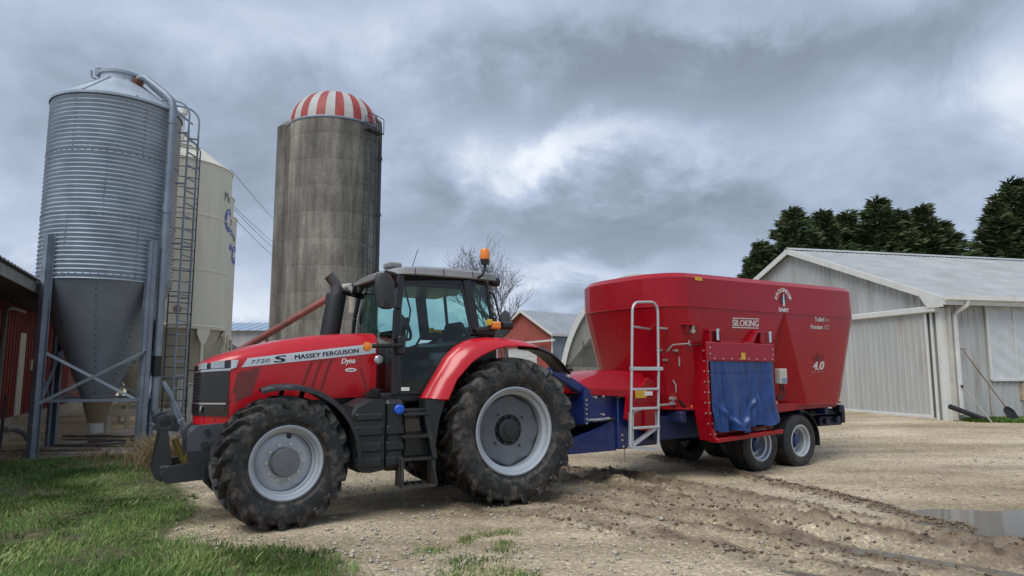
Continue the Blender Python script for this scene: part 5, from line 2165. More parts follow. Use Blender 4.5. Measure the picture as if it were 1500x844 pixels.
    # lettering on the stripe
    def stripe_frame(x, up):
        hi = ztop(x)
        return side_pt(x, hi - sth(x) + up * sth(x), .008)

    def stripe_text(txt, xa, xb, u0, u1, bold, shear, name, mt):
        a, b = stripe_frame(xa, u0), stripe_frame(xb, u0)
        up = stripe_frame(xa, u1) - a
        m = MB(); text_on(m, txt, a, b - a, up, shear, bold)
        m.build(name, mt, hood, smooth=0, fixn=False)
    stripe_text('7720', 3.165, 2.955, .30, .72, .0, .25, 'lettering', INK)
    stripe_text('S', 2.895, 2.775, .13, .88, .05, .20, 'lettering', INK)
    stripe_text('MASSEY FERGUSON', 2.655, 1.865, .25, .75, .022, .0, 'lettering', INK)
    m = MB(); text_on(m, 'Dyna', side_pt(2.08, 1.790, .010), (-.170, .003, .012), (0, 0, .090), .15, .018); m.build('lettering', WHITE_D, hood, smooth=0, fixn=False)
    m = MB(); text_on(m, 'VT', side_pt(1.895, 1.822, .010), (-.10, 0, .006), (0, 0, .058), .15, .0); m.build('lettering', mat('red_chrome', (.42, .09, .09), .3, .4), hood, smooth=0, fixn=False)
    m = MB()
    ec = side_pt(1.955, 1.735, .008)
    m.add([ec + Vector((-.075 * math.cos(2 * PI * k / 28), 0, .026 * math.sin(2 * PI * k / 28))) for k in range(28)], [tuple(range(28))])
    bd = m.build('oval_badge', WHITE_D, hood, smooth=0)
    m = MB(); m.add([ec + Vector(q) for q in ((.045, .004, -.008), (-.045, .004, -.004), (-.045, .004, .008), (.045, .004, .004))], [(0, 1, 2, 3)]); m.build('badge_bar', mat('badge_red', (.5, .05, .04), .4), hood, smooth=0, fixn=False)
    # three slanted vents
    for k in range(3):
        xt, xb = 2.46 - .12 * k, 2.57 - .12 * k
        m = MB()
        rows = []
        for q in range(9):
            f = q / 8
            x = xb + (xt - xb) * f
            z = 1.50 + (.33 + .02 * k) * f
            w = .06
            rows.append([side_pt(x + w * .5, z, .003), side_pt(x + w * .1, z, .009), side_pt(x - w * .5, z, .003)])
        m.loft(rows, closed=False)
        m.build('vent', RED_D, hood, smooth=0, fixn=False)
    m = MB()
    for zz, xa, xb in ((1.845, 2.46, 2.14),):
        rows = []
        for q in range(7):
            x = xa + (xb - xa) * q / 6
            z = zz + .02 * q / 6
            rows.append([side_pt(x, z - .012, .004), side_pt(x, z + .012, .004)])
        m.loft(rows, closed=False)
    m.build('vent_brow', RED_D, hood, smooth=0, fixn=False)
    # press line near the rear edge
    m = MB()
    rows = [[side_pt(1.83 - .10 * q / 6 + .02, 1.76 - .30 * q / 6, .004), side_pt(1.83 - .10 * q / 6 - .02, 1.76 - .30 * q / 6, .004)] for q in range(7)]
    m.loft(rows, closed=False); m.build('press_line', RED_D, hood, smooth=0, fixn=False)
    # mesh panel behind the grille
    m = MB()
    rows = []
    for q in range(9):
        f = q / 8
        xa = 3.385 + (3.30 - 3.385) * f
        xb = 3.135 + (3.045 - 3.135) * f
        za = 1.33 + (1.70 - 1.33) * f
        zb = 1.44 + (1.775 - 1.44) * f
        rows.append([side_pt(xa + (xb - xa) * i / 4, za + (zb - za) * i / 4, .004) for i in range(5)])
    m.loft(rows, closed=False)
    m.build('side_mesh', mat('red_mesh', (.17, .035, .035), .65, var=.35, vscale=60, bump=.5, bscale=260), hood, smooth=0, fixn=False)

    # nose: grille, lamps; plan curve of the nose
    def nose(y, g):
        w = min(.995, abs(y) / .42)
        return 3.72 - .36 * w ** 2.78 + g

    def band(z0f, z1f, ymax, g, name, mt, n=36, par=hood):
        m = MB()
        rows = []
        for i in range(n + 1):
            y = -ymax + 2 * ymax * i / n
            f = abs(y) / .42
            lo, hi = z0f(f), z1f(f)
            rows.append([Vector((nose(y, g * (1 - .5 * f)), y * (1 + g / .42), lo + (hi - lo) * q / 3)) for q in range(4)])
        m.loft(rows, closed=False)
        return m.build(name, mt, par, smooth=50, fixn=False)
    band(lambda f: 1.205, lambda f: 1.685 + .045 * f, .408, .012, 'grille', mat('grille_black', (.016, .017, .02), .25, var=.3, vscale=6, coat=.4))
    band(lambda f: 1.683 + .045 * f, lambda f: 1.706 + .048 * f, .415, .018, 'grille_bar', CHROME)
    band(lambda f: 1.706 + .048 * f, lambda f: 1.772 + .085 * f * f, .412, .014, 'lamp_strip', DARKGL)
    band(lambda f: 1.335, lambda f: 1.352, .40, .020, 'grille_bar', CHROME)
    band(lambda f: 1.235, lambda f: 1.325, .395, .018, 'lower_lamp', DARKGL)
    for k in range(8):
        zz = 1.385 + .036 * k
        band(lambda f: zz, lambda f: zz + .012, .395, .016, 'grille_slat', MATS['dark_grey_casting'], n=20)
    for y0, y1 in ((-.39, -.31), (-.28, -.18), (.18, .28), (.31, .39)):
        m = MB()
        rows = []
        for i in range(7):
            y = y0 + (y1 - y0) * i / 6
            f = abs(y) / .42
            rows.append([Vector((nose(y, .022), y * 1.05, 1.715 + .045 * f + (.045 + .045 * f) * q / 3)) for q in range(4)])
        m.loft(rows, closed=False)
        m.build('headlamp', LENS, hood, smooth=50, fixn=False)
    # side return of the lamp strip on the cowl
    m = MB()
    rows = []
    for i in range(7):
        f = i / 6
        x = 3.40 - .08 * f
        rows.append([side_pt(x, 1.735 + .03 * f, .012), side_pt(x - .02, 1.852, .012)])
    m.loft(rows, closed=False); m.build('headlamp_corner', SILVER_B, hood, smooth=0, fixn=False)
    for y in (-.25, .25):
        MB().lathe([(.034, .0), (.04, .012), (.03, .02), (.0, .022)], 16, axis='x', c=(nose(y, .02), y, 1.28)).build('fog_lamp', LENS, hood)
    m = MB(); m.cyl((3.45, .30, 1.155), (3.52, .33, 1.155), .014, 8); m.build('latch', BLACK, hood)

    # ---------------- front linkage and carrier
    m = MB()
    for s in (-1, 1):
        y = .30 * s
        m.prism([(4.0, 1.08), (4.06, 1.10), (4.13, .60), (4.11, .53), (4.03, .49), (3.96, .56), (3.94, .70)], 'y', y - .03, y + .03)
        m.lathe([(.055, -.035), (.088, -.035), (.095, 0), (.088, .035), (.055, .035), (.055, -.035)], 20, axis='y', c=(4.03, y, 1.14))
        m.prism([(3.60, .50), (4.0, .48), (4.06, .58), (3.98, .66), (3.72, .70), (3.60, .66)], 'y', y - .05 + .10 * s, y + .05 + .10 * s)
    m.beam((4.0, -.36, .62), (4.0, .36, .62), .12, .10, b=.02)
    m.cyl((3.95, -.4, .57), (3.95, .4, .57), .035, 10)
    m.build('linkage_arms', DGREY, t, smooth=30)
    m = MB()
    for s in (-1, 1):
        y = .36 * s
        m.prism([(3.42, 1.12), (3.70, 1.10), (3.80, 1.00), (3.78, .70), (3.66, .52), (3.45, .55), (3.40, .8)], 'y', y - .055, y + .055)
    m.box(3.35, 3.75, -.32, .32, .66, 1.06, .05)
    m.build('carrier', MGREY, t, smooth=30)
    m = MB()
    m.prism([(3.40, .82), (3.80, .82), (3.78, .68), (3.66, .50), (3.45, .53)], 'y', .416, .432)
    for x, z in ((3.60, 1.03), (3.62, .88), (3.52, .88), (3.50, .78)):
        m.cyl((x, .40, z), (x, .435, z), .045 if z < .9 else .035, 14)
    m.build('lower_guard', DGREY, t, smooth=30)
    m = MB(); m.cyl((3.82, .20, .72), (3.92, .22, .95), .035, 10); m.cyl((3.74, .20, .60), (3.82, .20, .74), .05, 10)
    m.build('lift_ram', mat('ram_yellow', (.17, .13, .03), .5, var=.3), t)
    m = MB(); m.prism([(3.86, 1.10), (4.0, 1.20), (4.10, 1.14), (4.06, 1.06), (3.88, 1.02)], 'y', .10, .18)
    m.lathe([(.05, -.06), (.10, -.05), (.10, .05), (.05, .06)], 18, axis='y', c=(3.98, -.05, 1.12))
    m.build('top_hook', DGREY, t)

    # ---------------- front mudguards
    for s in (1, -1):
        m = MB()
        rows = []
        for i in range(25):
            a = R_(72 + (186 - 72) * i / 24)
            r0 = .86
            cx, cz = FX, .71
            tap = min(1, (i + 2) / 6)
            ys = [.66, .72, .92, 1.12, 1.19, 1.205]
            ds = [-.015, 0, .01, .004, -.012, -.04]
            if i == 0:
                ds = [d - .01 for d in ds]
            top = [Vector((cx + (r0 + d) * math.cos(a), s * (.93 + (y - .93) * tap), cz + (r0 + d) * math.sin(a))) for y, d in zip(ys, ds)]
            bot = [Vector((cx + (r0 + d - .022) * math.cos(a), s * (.93 + (y - .93) * tap), cz + (r0 + d - .022) * math.sin(a))) for y, d in zip(ys[::-1], ds[::-1])]
            rows.append(top + bot)
        m.loft(rows)
        m.build('front_mudguard', BLACKPL, t, smooth=45)
        m = MB(); m.tube([(FX - .2, s * .45, .95), (FX - .25, s * .62, 1.35), (FX - .25, s * .80, 1.52)], .03, 8)
        m.tube([(FX - .1, s * .45, 1.0), (FX - .02, s * .60, 1.4), (FX - .02, s * .80, 1.555)], .03, 8)
        m.build('mudguard_bracket', BLACK, t)

    # ---------------- fuel tank and steps
    m = MB()
    y0, y1 = .46, 1.04
    rings = []
    N = 40
    outl = [(2.085, .60), (2.11, .80), (2.11, 1.18), (2.06, 1.30), (1.88, 1.385), (1.70, 1.39), (1.70, .545), (1.86, .52), (2.0, .53)]
    m.loft([[(x - (.03 if y > 1.0 else 0) * (1 if x > 1.9 else 0), y, z - (.02 if (y > 1.0 and z > 1.25) else 0)) for x, z in outl] for y in (y0, .98, 1.02, 1.04)])
    for z0, z1 in ((.58, .70), (.76, .88), (.95, 1.07), (1.13, 1.22)):
        m.box(1.72, 2.06, 1.0, 1.062, z0, z1, .02)
    tank = m.build('fuel_tank', BLACKPL, t, smooth=35)
    m = MB()
    m.box(1.425, 1.69, .46, 1.03, .52, 1.375, .05)
    for z0, z1 in ((.58, .70), (.76, .88), (.95, 1.07)):
        m.box(1.44, 1.675, 1.0, 1.055, z0, z1, .02)
    t2 = m.build('urea_tank', BLACKPL, t, smooth=35)
    m = MB(); m.lathe([(.062, 0), (.062, .045), (.05, .055), (.02, .055)], 20, axis='y', c=(1.52, 1.025, 1.255)); m.box(1.50, 1.54, 1.07, 1.095, 1.215, 1.295, .008)
    m.build('blue_cap', mat('blue_cap', (.015, .10, .55), .35), t2)
    m = MB(); m.cyl((1.80, .86, 1.36), (1.79, .90, 1.44), .085, 20); m.cyl((1.79, .90, 1.43), (1.785, .92, 1.50), .065, 16); m.build('filler_cap', BLACK, tank)
    st = part_empty('steps', t)
    m = MB()
    m.beam((1.50, 1.12, .66), (1.50, 1.14, .36), .025, .04, up=(1, 0, 0))
    m.beam((1.20, 1.10, 1.22), (1.09, 1.16, .66), .05, .06, up=(1, 0, 0))
    m.beam((1.12, 1.16, .64), (1.07, 1.18, .34), .03, .03, up=(1, 0, 0))
    m.build('step_frame', BLACKPL, st)
    for x0, x1, z in ((1.15, 1.48, 1.20), (1.15, 1.50, .93), (1.11, 1.51, .66)):
        m = MB(); m.box(x0, x1, .80, 1.15, z - .02, z + .012, .006)
        for q in range(7):
            m.box(x0 + .02 + q * (x1 - x0 - .04) / 7, x0 + .05 + q * (x1 - x0 - .04) / 7, .84, 1.14, z + .010, z + .022)
        m.build('tread', BLACKPL, st)
    m = MB()
    for (a, b) in (((1.08, .92, .35), (1.50, .92, .35)), ((1.08, 1.18, .34), (1.50, 1.18, .345)), ((1.08, .92, .35), (1.08, 1.18, .34)), ((1.50, .92, .35), (1.50, 1.18, .345)), ((1.29, .92, .35), (1.29, 1.18, .345)),
                   ((1.19, .92, .35), (1.19, 1.18, .345)), ((1.40, .92, .35), (1.40, 1.18, .345))):
        m.beam(a, b, .022, .035)
    for xx in (1.08, 1.50):
        m.box(xx - .012, xx + .012, .93, 1.15, .36, .68, .004)
    m.build('bottom_tread', mat('worn_steel_step', (.06, .058, .055), .55, .4, var=.4, vscale=12), st)
    m = MB(); m.box(1.10, 1.44, .60, 1.02, .67, 1.26, .02); m.build('step_back', BLACK, st)
    m = MB(); m.box(1.17, 1.43, 1.024, 1.032, .98, 1.14, .003); m.build('battery_cover', DARKGL, st)

    # ---------------- cab
    cab = part_empty('cab', t)
    CY = .86
    # floor pan and lower body
    m = MB()
    m.box(.35, 1.80, -.86, .86, 1.32, 1.45, .03)
    m.box(.0, .60, -.80, .80, 1.45, 2.12, .05)
    m.prism([(.5, 1.32), (1.12, 1.32), (1.08, 1.45), (.72, 1.85), (.5, 2.1), (.3, 2.2), (.3, 1.32)], 'y', -.80, .80)
    m.build('cab_base', BLACK, cab, smooth=30)

    def pillar(pts, w, d, name='pillar'):
        for s in (1, -1):
            m = MB()
            for a, b in zip(pts[:-1], pts[1:]):
                m.beam((a[0], s * a[1], a[2]), (b[0], s * b[1], b[2]), w, d, up=(0, 1, 0), b=.012)
            m.build(name, BLACK, cab)
    pillar([(1.52, CY + .02, 1.42), (1.52, CY + .02, 2.10), (1.50, CY, 2.5), (1.44, CY - .06, 2.95)], .10, .06)
    pillar([(.50, CY - .06, 2.95), (.385, CY - .01, 2.27)], .12, .06)
    pillar([(.15, .70, 2.95), (.06, .74, 2.32)], .045, .045)
    # door frame edges
    for s in (1, -1):
        m = MB()
        out = [(1.45, 2.86), (.585, 2.92), (.46, 2.25), (.70, 1.85), (.86, 1.66), (1.06, 1.455), (1.45, 1.445)]
        for a, b in zip(out, out[1:] + out[:1]):
            ya = CY + .012 - .07 * max(0, (a[1] - 2.3) / .6); yb = CY + .012 - .07 * max(0, (b[1] - 2.3) / .6)
            m.beam((a[0], s * ya, a[1]), (b[0], s * yb, b[1]), .030, .025, up=(0, 1, 0))
        m.build('door_frame', BLACK, cab)
        yf = lambda z: s * (CY + .012 - .07 * max(0, (z - 2.3) / .6))
        # glass panes, thin slabs
        def pane(poly, name):
            # thin slab following the lean of the cab side
            m = MB()
            for o_ in (0.0,):
                m.add([(x, yf(z), z) for x, z in poly], [tuple(range(len(poly)))])
            m.build(name, GLASS, cab, smooth=0)
        pane([(1.44, 2.85), (.60, 2.91), (.475, 2.26), (.47, 2.25)], 'door_glass') if False else None
        rows = []
        m = MB()
        up = [(1.44, 2.855), (1.0, 2.885), (.59, 2.915)]
        # upper pane rows from z=2.9 to 2.25, lower rows follow the fender cut
        zs = [2.86, 2.6, 2.4, 2.3, 2.25, 2.05, 1.85, 1.65, 1.46]
        def rear_x(z):
            tab = [(1.455, 1.06), (1.66, .86), (1.85, .70), (2.25, .465), (2.92, .585)]
            for (za, xa), (zb, xb) in zip(tab[:-1], tab[1:]):
                if z <= zb:
                    return xa + (xb - xa) * (z - za) / (zb - za)
            return tab[-1][1]
        for z in zs:
            xr = rear_x(z)
            zz = z
            rows.append([(1.45 + (xr - 1.45) * q / 6, yf(z) , zz + (.05 * q / 6 if z == 2.86 else 0)) for q in range(7)])
        m.loft(rows, closed=False)
        m.build('door_glass', GLASS, cab, smooth=60, fixn=False)
        m = MB()
        m.add([(.43, s * (CY - .055), 2.93), (.17, s * .715, 2.94), (.075, s * .745, 2.34), (.33, s * (CY - .01), 2.30)], [(0, 1, 2, 3)])
        m.build('rear_quarter_glass', GLASS, cab, smooth=0)
    m = MB()
    rows = []
    for z, x, w in ((1.46, 1.55, .84), (2.10, 1.55, .84), (2.5, 1.52, .82), (2.93, 1.45, .78)):
        rows.append([(x + .10 * (1 - (q / 6 - 1) ** 2), -w + 2 * w * q / 12, z) for q in range(13)])
    m.loft(rows, closed=False); m.build('windscreen', GLASS, cab, smooth=60, fixn=False)
    m = MB(); m.add([(.14, -.68, 2.93), (.14, .68, 2.93), (.04, .72, 2.2), (.04, -.72, 2.2)], [(0, 1, 2, 3)]); m.build('rear_window', GLASS, cab, smooth=0)
    m = MB()
    m.beam((.04, -.74, 2.22), (.04, .74, 2.22), .05, .07, b=.01)
    m.box(.06, .50, .70, .84, 2.20, 2.31, .02); m.box(.06, .50, -.84, -.70, 2.20, 2.31, .02)
    m.build('window_rail', BLACK, cab)
    # roof
    XR = [(-.07, 3.00, 3.03, .62), (.02, 2.97, 3.09, .76), (.25, 2.965, 3.10, .83), (.7, 2.965, 3.105, .855), (1.15, 2.965, 3.095, .855), (1.36, 2.96, 3.075, .845), (1.48, 2.955, 3.055, .81), (1.57, 2.955, 3.03, .75), (1.62, 2.95, 3.0, .70)]
    m = MB()
    rings = []
    for x, zb, zt, w in XR:
        hp = [(0, zt + .02), (w * .6, zt + .012), (w * .86, zt), (w * .97, zt * .7 + zb * .3), (w, zb + .01), (w * .97, zb)]
        rings.append([(x, y, z) for y, z in hp] + [(x, -y, z) for y, z in hp[::-1]])
    m.loft(rings)
    roof = m.build('roof', GREYPL, cab, smooth=32)
    m = MB()
    for x in (.42, .86, 1.26):
        w = ip([(a, d) for a, b, c, d in XR], x)
        zt = ip([(a, c) for a, b, c, d in XR], x); zb = ip([(a, b) for a, b, c, d in XR], x)
        m.beam((x, w * .985, zt - .03), (x, w + .003, zb + .015), .010, .006, up=(1, 0, 0))
    m.build('roof_seam', DGREY, roof)
    m = MB(); m.box(.15, 1.52, -.78, .78, 2.90, 2.958, .03)
    m.box(.3, 1.3, -.70, .70, 2.83, 2.905, .02)
    m.build('headliner', BLACK, cab)
    m = MB(); m.box(1.28, 1.47, .18, .42, 3.10, 3.18, .02); m.build('guidance_receiver', GREYPL, roof)
    m = MB(); m.tube([(1.06, .2, 3.13), (.97, .2, 3.42)], .005, 5); m.build('aerial', BLACK, roof)
    for s in (1, -1):
        m = MB(); m.lathe([(.0, -.03), (.075, -.02), (.085, .02), (.08, .05), (.0, .045)], 20, axis='x', c=(1.60, s * .66, 2.90)); m.build('work_light', BLACK, cab)
        m = MB(); m.lathe([(.07, .052), (.03, .062), (.0, .064)], 18, axis='x', c=(1.60, s * .66, 2.90)); m.build('work_light_lens', LENS, cab)
        m = MB(); m.lathe([(.0, -.10), (.06, -.09), (.07, -.03), (.065, .04), (.0, .06)], 20, axis='x', c=(.03, s * .68, 2.97)); m.build('rear_work_light', BLACK, cab)
    # beacon
    m = MB(); m.tube([(.34, .83, 2.99), (.30, .88, 3.02), (.26, .88, 3.10), (.26, .88, 3.22)], .02, 8); m.cyl((.26, .88, 3.17), (.26, .88, 3.24), .055, 16, r2=.062)
    bk = m.build('beacon_bracket', BLACK, roof)
    m = MB(); m.lathe([(.062, 3.24), (.068, 3.26), (.066, 3.36), (.055, 3.385), (.0, 3.39)], 24, c=(.26, .88, 0)); m.build('beacon', AMBER, roof)
    # mirrors
    for s in (1, -1):
        m = MB()
        rings = []
        for z, w, d in ((2.47, .05, .03), (2.49, .095, .05), (2.60, .118, .06), (2.75, .122, .062), (2.85, .112, .058), (2.895, .085, .045), (2.91, .04, .02)):
            c = Vector((1.77 + (z - 2.7) * .10, s * 1.13, z))
            rings.append([c + Vector((w * math.cos(2 * PI * k / 20) ** 1, s * d * math.sin(2 * PI * k / 20), 0)) for k in range(20)])
        m.loft(rings)
        m.build('mirror', mat('mirror_shell', (.030, .031, .034), .55, var=.15), cab, smooth=40)
        m = MB(); m.tube([(1.50, s * .82, 2.80), (1.60, s * 1.0, 2.93), (1.76, s * 1.13, 2.93), (1.77, s * 1.12, 2.85)], .022, 8)
        m.tube([(1.50, s * .88, 2.05), (1.49, s * 1.0, 2.04), (1.90, s * 1.02, 2.02)], .026, 8)
        m.build('mirror_arm', BLACK, cab)
        m = MB(); m.box(1.43, 1.53, s * .97 - .03, s * .97 + .03, 1.92, 2.16, .025); m.build('side_marker', BLACK, cab)
        m = MB(); m.lathe([(.0, -.035), (.05, -.03), (.058, .0), (.052, .035), (.0, .045)], 20, axis='y', c=(1.935, s * 1.02, 2.015)); m.build('indicator', AMBER, cab)
        m = MB(); m.lathe([(.0, -.04), (.055, -.03), (.06, 0), (.045, .02), (.0, .025)], 20, axis='y', c=(1.645, s * .62, 1.865)); m.build('side_lamp', LENS, cab)
    m = MB(); m.beam((1.60, .46, 1.87), (1.64, .60, 1.868), .04, .03); m.build('lamp_arm', BLACK, cab)
    # interior
    seat = part_empty('seat', cab)
    cloth = mat('seat_fabric', (.030, .030, .032), .8, var=.2)
    m = MB(); m.box(.40, .90, -.26, .26, 1.72, 1.88, .06); m.build('cushion', cloth, seat)
    m = MB(); m.hexa((.34, 0, 2.12), (.07, 0, .02), (0, .25, 0), (-.06, 0, .30), .05); m.build('backrest', cloth, seat)
    m = MB(); m.box(.45, .85, -.18, .18, 1.45, 1.74, .03); m.build('pedestal', BLACK, seat)
    m = MB(); m.box(.45, .95, -.46, -.28, 1.98, 2.07, .03); m.build('armrest', BLACK, seat)
    m = MB()
    c = Vector((1.10, .02, 2.34)); a1 = Vector((.45, 0, .9)).normalized(); a2 = Vector((0, 1, 0))
    ring = [c + (a1 * math.cos(2 * PI * k / 28) + a2 * math.sin(2 * PI * k / 28)) * .20 for k in range(28)]
    m.tube(ring, .020, 8, closed=True)
    for k in (0, 9, 19):
        m.tube([c, ring[k]], .016, 6)
    m.tube([c, (1.28, .02, 1.9), (1.34, .02, 1.45)], .055, 10)
    m.build('steering_wheel', BLACK, cab)
    m = MB(); m.box(1.26, 1.50, -.30, .30, 1.45, 2.08, .06); m.hexa((1.24, .0, 2.18), (.12, 0, .06), (0, .22, 0), (-.03, 0, .05), .03); m.build('dashboard', BLACK, cab)
    m = MB(); m.box(.2, 1.10, -.80, -.50, 1.45, 2.06, .05); m.box(.85, .9, -.55, -.5, 2.0, 2.40, .01); m.hexa((.87, -.52, 2.42), (.02, 0, 0), (0, .12, 0), (0, 0, .09), .01); m.build('console', BLACK, cab)
    m = MB(); m.tube([(1.35, .80, 2.1), (1.30, .80, 2.5), (1.38, .78, 2.8)], .012, 6); m.build('grab_rail', BLACK, cab)
    m = MB(); m.add([(1.44, CY + .030, 1.475), (1.33, CY + .030, 1.475), (1.33, CY + .030, 1.52), (1.44, CY + .030, 1.52)], [(0, 1, 2, 3)]); m.build('sticker', WHITE_D, cab, smooth=0)

    # ---------------- exhaust
    ex = part_empty('exhaust', t)
    m = MB()
    rings = []
    for z, xc in ((2.02, 2.02), (2.10, 2.01), (2.75, 1.915), (2.80, 1.908)):
        sc = .94 if z in (2.80,) else 1
        rings.append([(xc + .135 * sc * math.cos(2 * PI * k / 24), -.47 + .135 * sc * math.sin(2 * PI * k / 24), z) for k in range(24)])
    m.loft(rings); m.build('shroud', BLACKPL, ex, smooth=40)
    m = MB(); m.tube([(1.915, -.47, 2.76), (1.912, -.47, 2.88), (1.94, -.47, 2.96), (2.03, -.47, 3.06)], [.085, .085, .08, .075], 14, caps=False)
    m.build('tailpipe', mat('dull_exhaust', (.12, .11, .115), .45, .6, var=.2), ex)
    m = MB(); m.beam((1.90, -.52, 2.86), (1.48, -.78, 2.83), .06, .08, b=.02); m.build('exhaust_stay', BLACK, ex)

    # ---------------- rear mudguards
    for s in (1, -1):
        m = MB()
        outer = [(1.205, 1.375), (1.07, 1.585), (.89, 1.88), (.75, 2.02), (.60, 2.105), (.45, 2.148), (.30, 2.165), (.10, 2.163), (-.12, 2.145), (-.36, 2.085)]
        inner = [(.935, 1.372), (.815, 1.625), (.61, 1.84), (.49, 1.915), (.36, 1.975), (.24, 2.02), (.10, 2.05), (-.08, 2.062), (-.28, 2.055), (-.42, 2.04)]
        rows = []
        for (xo, zo), (xi, zi) in zip(outer, inner):
            # cross section from cab to lip
            rows.append([(xo - .145, s * .76, zo - .01), (xo - .03, s * .84, zo + .012), (xo, s * .95, zo + .006), (xo * .8 + xi * .2, s * 1.09, zo * .8 + zi * .2 + .012),
                         (xo * .35 + xi * .65, s * 1.175, zo * .35 + zi * .65), (xi, s * 1.20, zi), (xi - .01, s * 1.19, zi - .012), (xo * .4 + xi * .6 - .03, s * 1.10, zo * .4 + zi * .6 - .03), (xo - .06, s * .95, zo - .05), (xo - .16, s * .76, zo - .05)])
        m.loft(rows)
        f = m.build('rear_mudguard', RED, t, smooth=45)
        m = MB()
        rows = []
        for (xo, zo, xi, zi) in ((-.33, 2.085, -.40, 2.03), (-.50, 2.065, -.56, 1.98), (-.68, 1.985, -.72, 1.89), (-.83, 1.87, -.86, 1.76), (-.92, 1.765, -.93, 1.70)):
            rows.append([(xo, s * .74, zo), (xo, s * .98, zo + .01), (xo * .6 + xi * .4, s * 1.14, zo * .6 + zi * .4 + .005), (xi, s * 1.195, zi), (xi - .012, s * 1.17, zi - .03), (xo - .02, s * .98, zo - .06), (xo - .02, s * .74, zo - .06)])
        m.loft(rows)
        m.build('mudguard_extension', BLACKPL, t, smooth=45)
        m = MB(); m.prism([(1.205, 1.372), (.935, 1.368), (1.02, 1.10), (1.06, .80), (1.10, .80), (1.20, 1.2)], 'y', s * .90, s * 1.12) if s > 0 else None
        if s > 0:
            m.build('mudguard_apron', BLACKPL, t, smooth=30)
        # rear lamp cluster on its arm
        m = MB(); m.beam((.40, s * .86, 2.265), (.10, s * .98, 2.315), .05, .07, b=.015); m.build('lamp_arm', BLACK, t)
        m = MB(); m.box(.07, .21, s * .98 - .04, s * .98 + .04, 2.285, 2.385, .02); m.build('rear_indicator', AMBER, t)
        m = MB(); m.cyl((.05, s * .98, 2.33), (-.10, s * .98, 2.335), .055, 16); m.build('rear_lamp', BLACK, t)
        m = MB(); m.box(.21, .27, s * .98 - .045, s * .98 + .045, 2.33, 2.41, .01); m.build('reflector', mat('yellow_plate', (.55, .36, .02), .4), t)
    # slow-vehicle plate seen from behind its edge, rear hitch gear
    m = MB(); m.cyl((-.60, -.10, 2.46), (-.62, -.10, 2.46), .20, 8); m.beam((-.58, -.1, 2.3), (-.2, -.1, 2.25), .04, .04); m.build('slow_vehicle_plate', mat('plate_grey', (.09, .095, .10), .6), t)
    m = MB(); m.tube([(.10, .60, 2.86), (.0, .66, 2.8), (-.12, .70, 2.3)], .014, 6); m.build('wiper', BLACK, t)
    m = MB()
    for s in (-1, 1):
        m.tube([(-.35, s * .22, .85), (-.95, s * .36, .72)], .04, 8); m.tube([(-.55, s * .3, 1.45), (-.85, s * .36, .78)], .03, 8)
    m.beam((-.3, 0, .52), (-1.28, 0, .50), .10, .06); m.cyl((-1.22, 0, .44), (-1.22, 0, .66), .025, 10)
    m.box(-.62, -.40, -.30, .30, .75, 1.65, .05)
    m.build('rear_linkage', DGREY, t)


tractor()
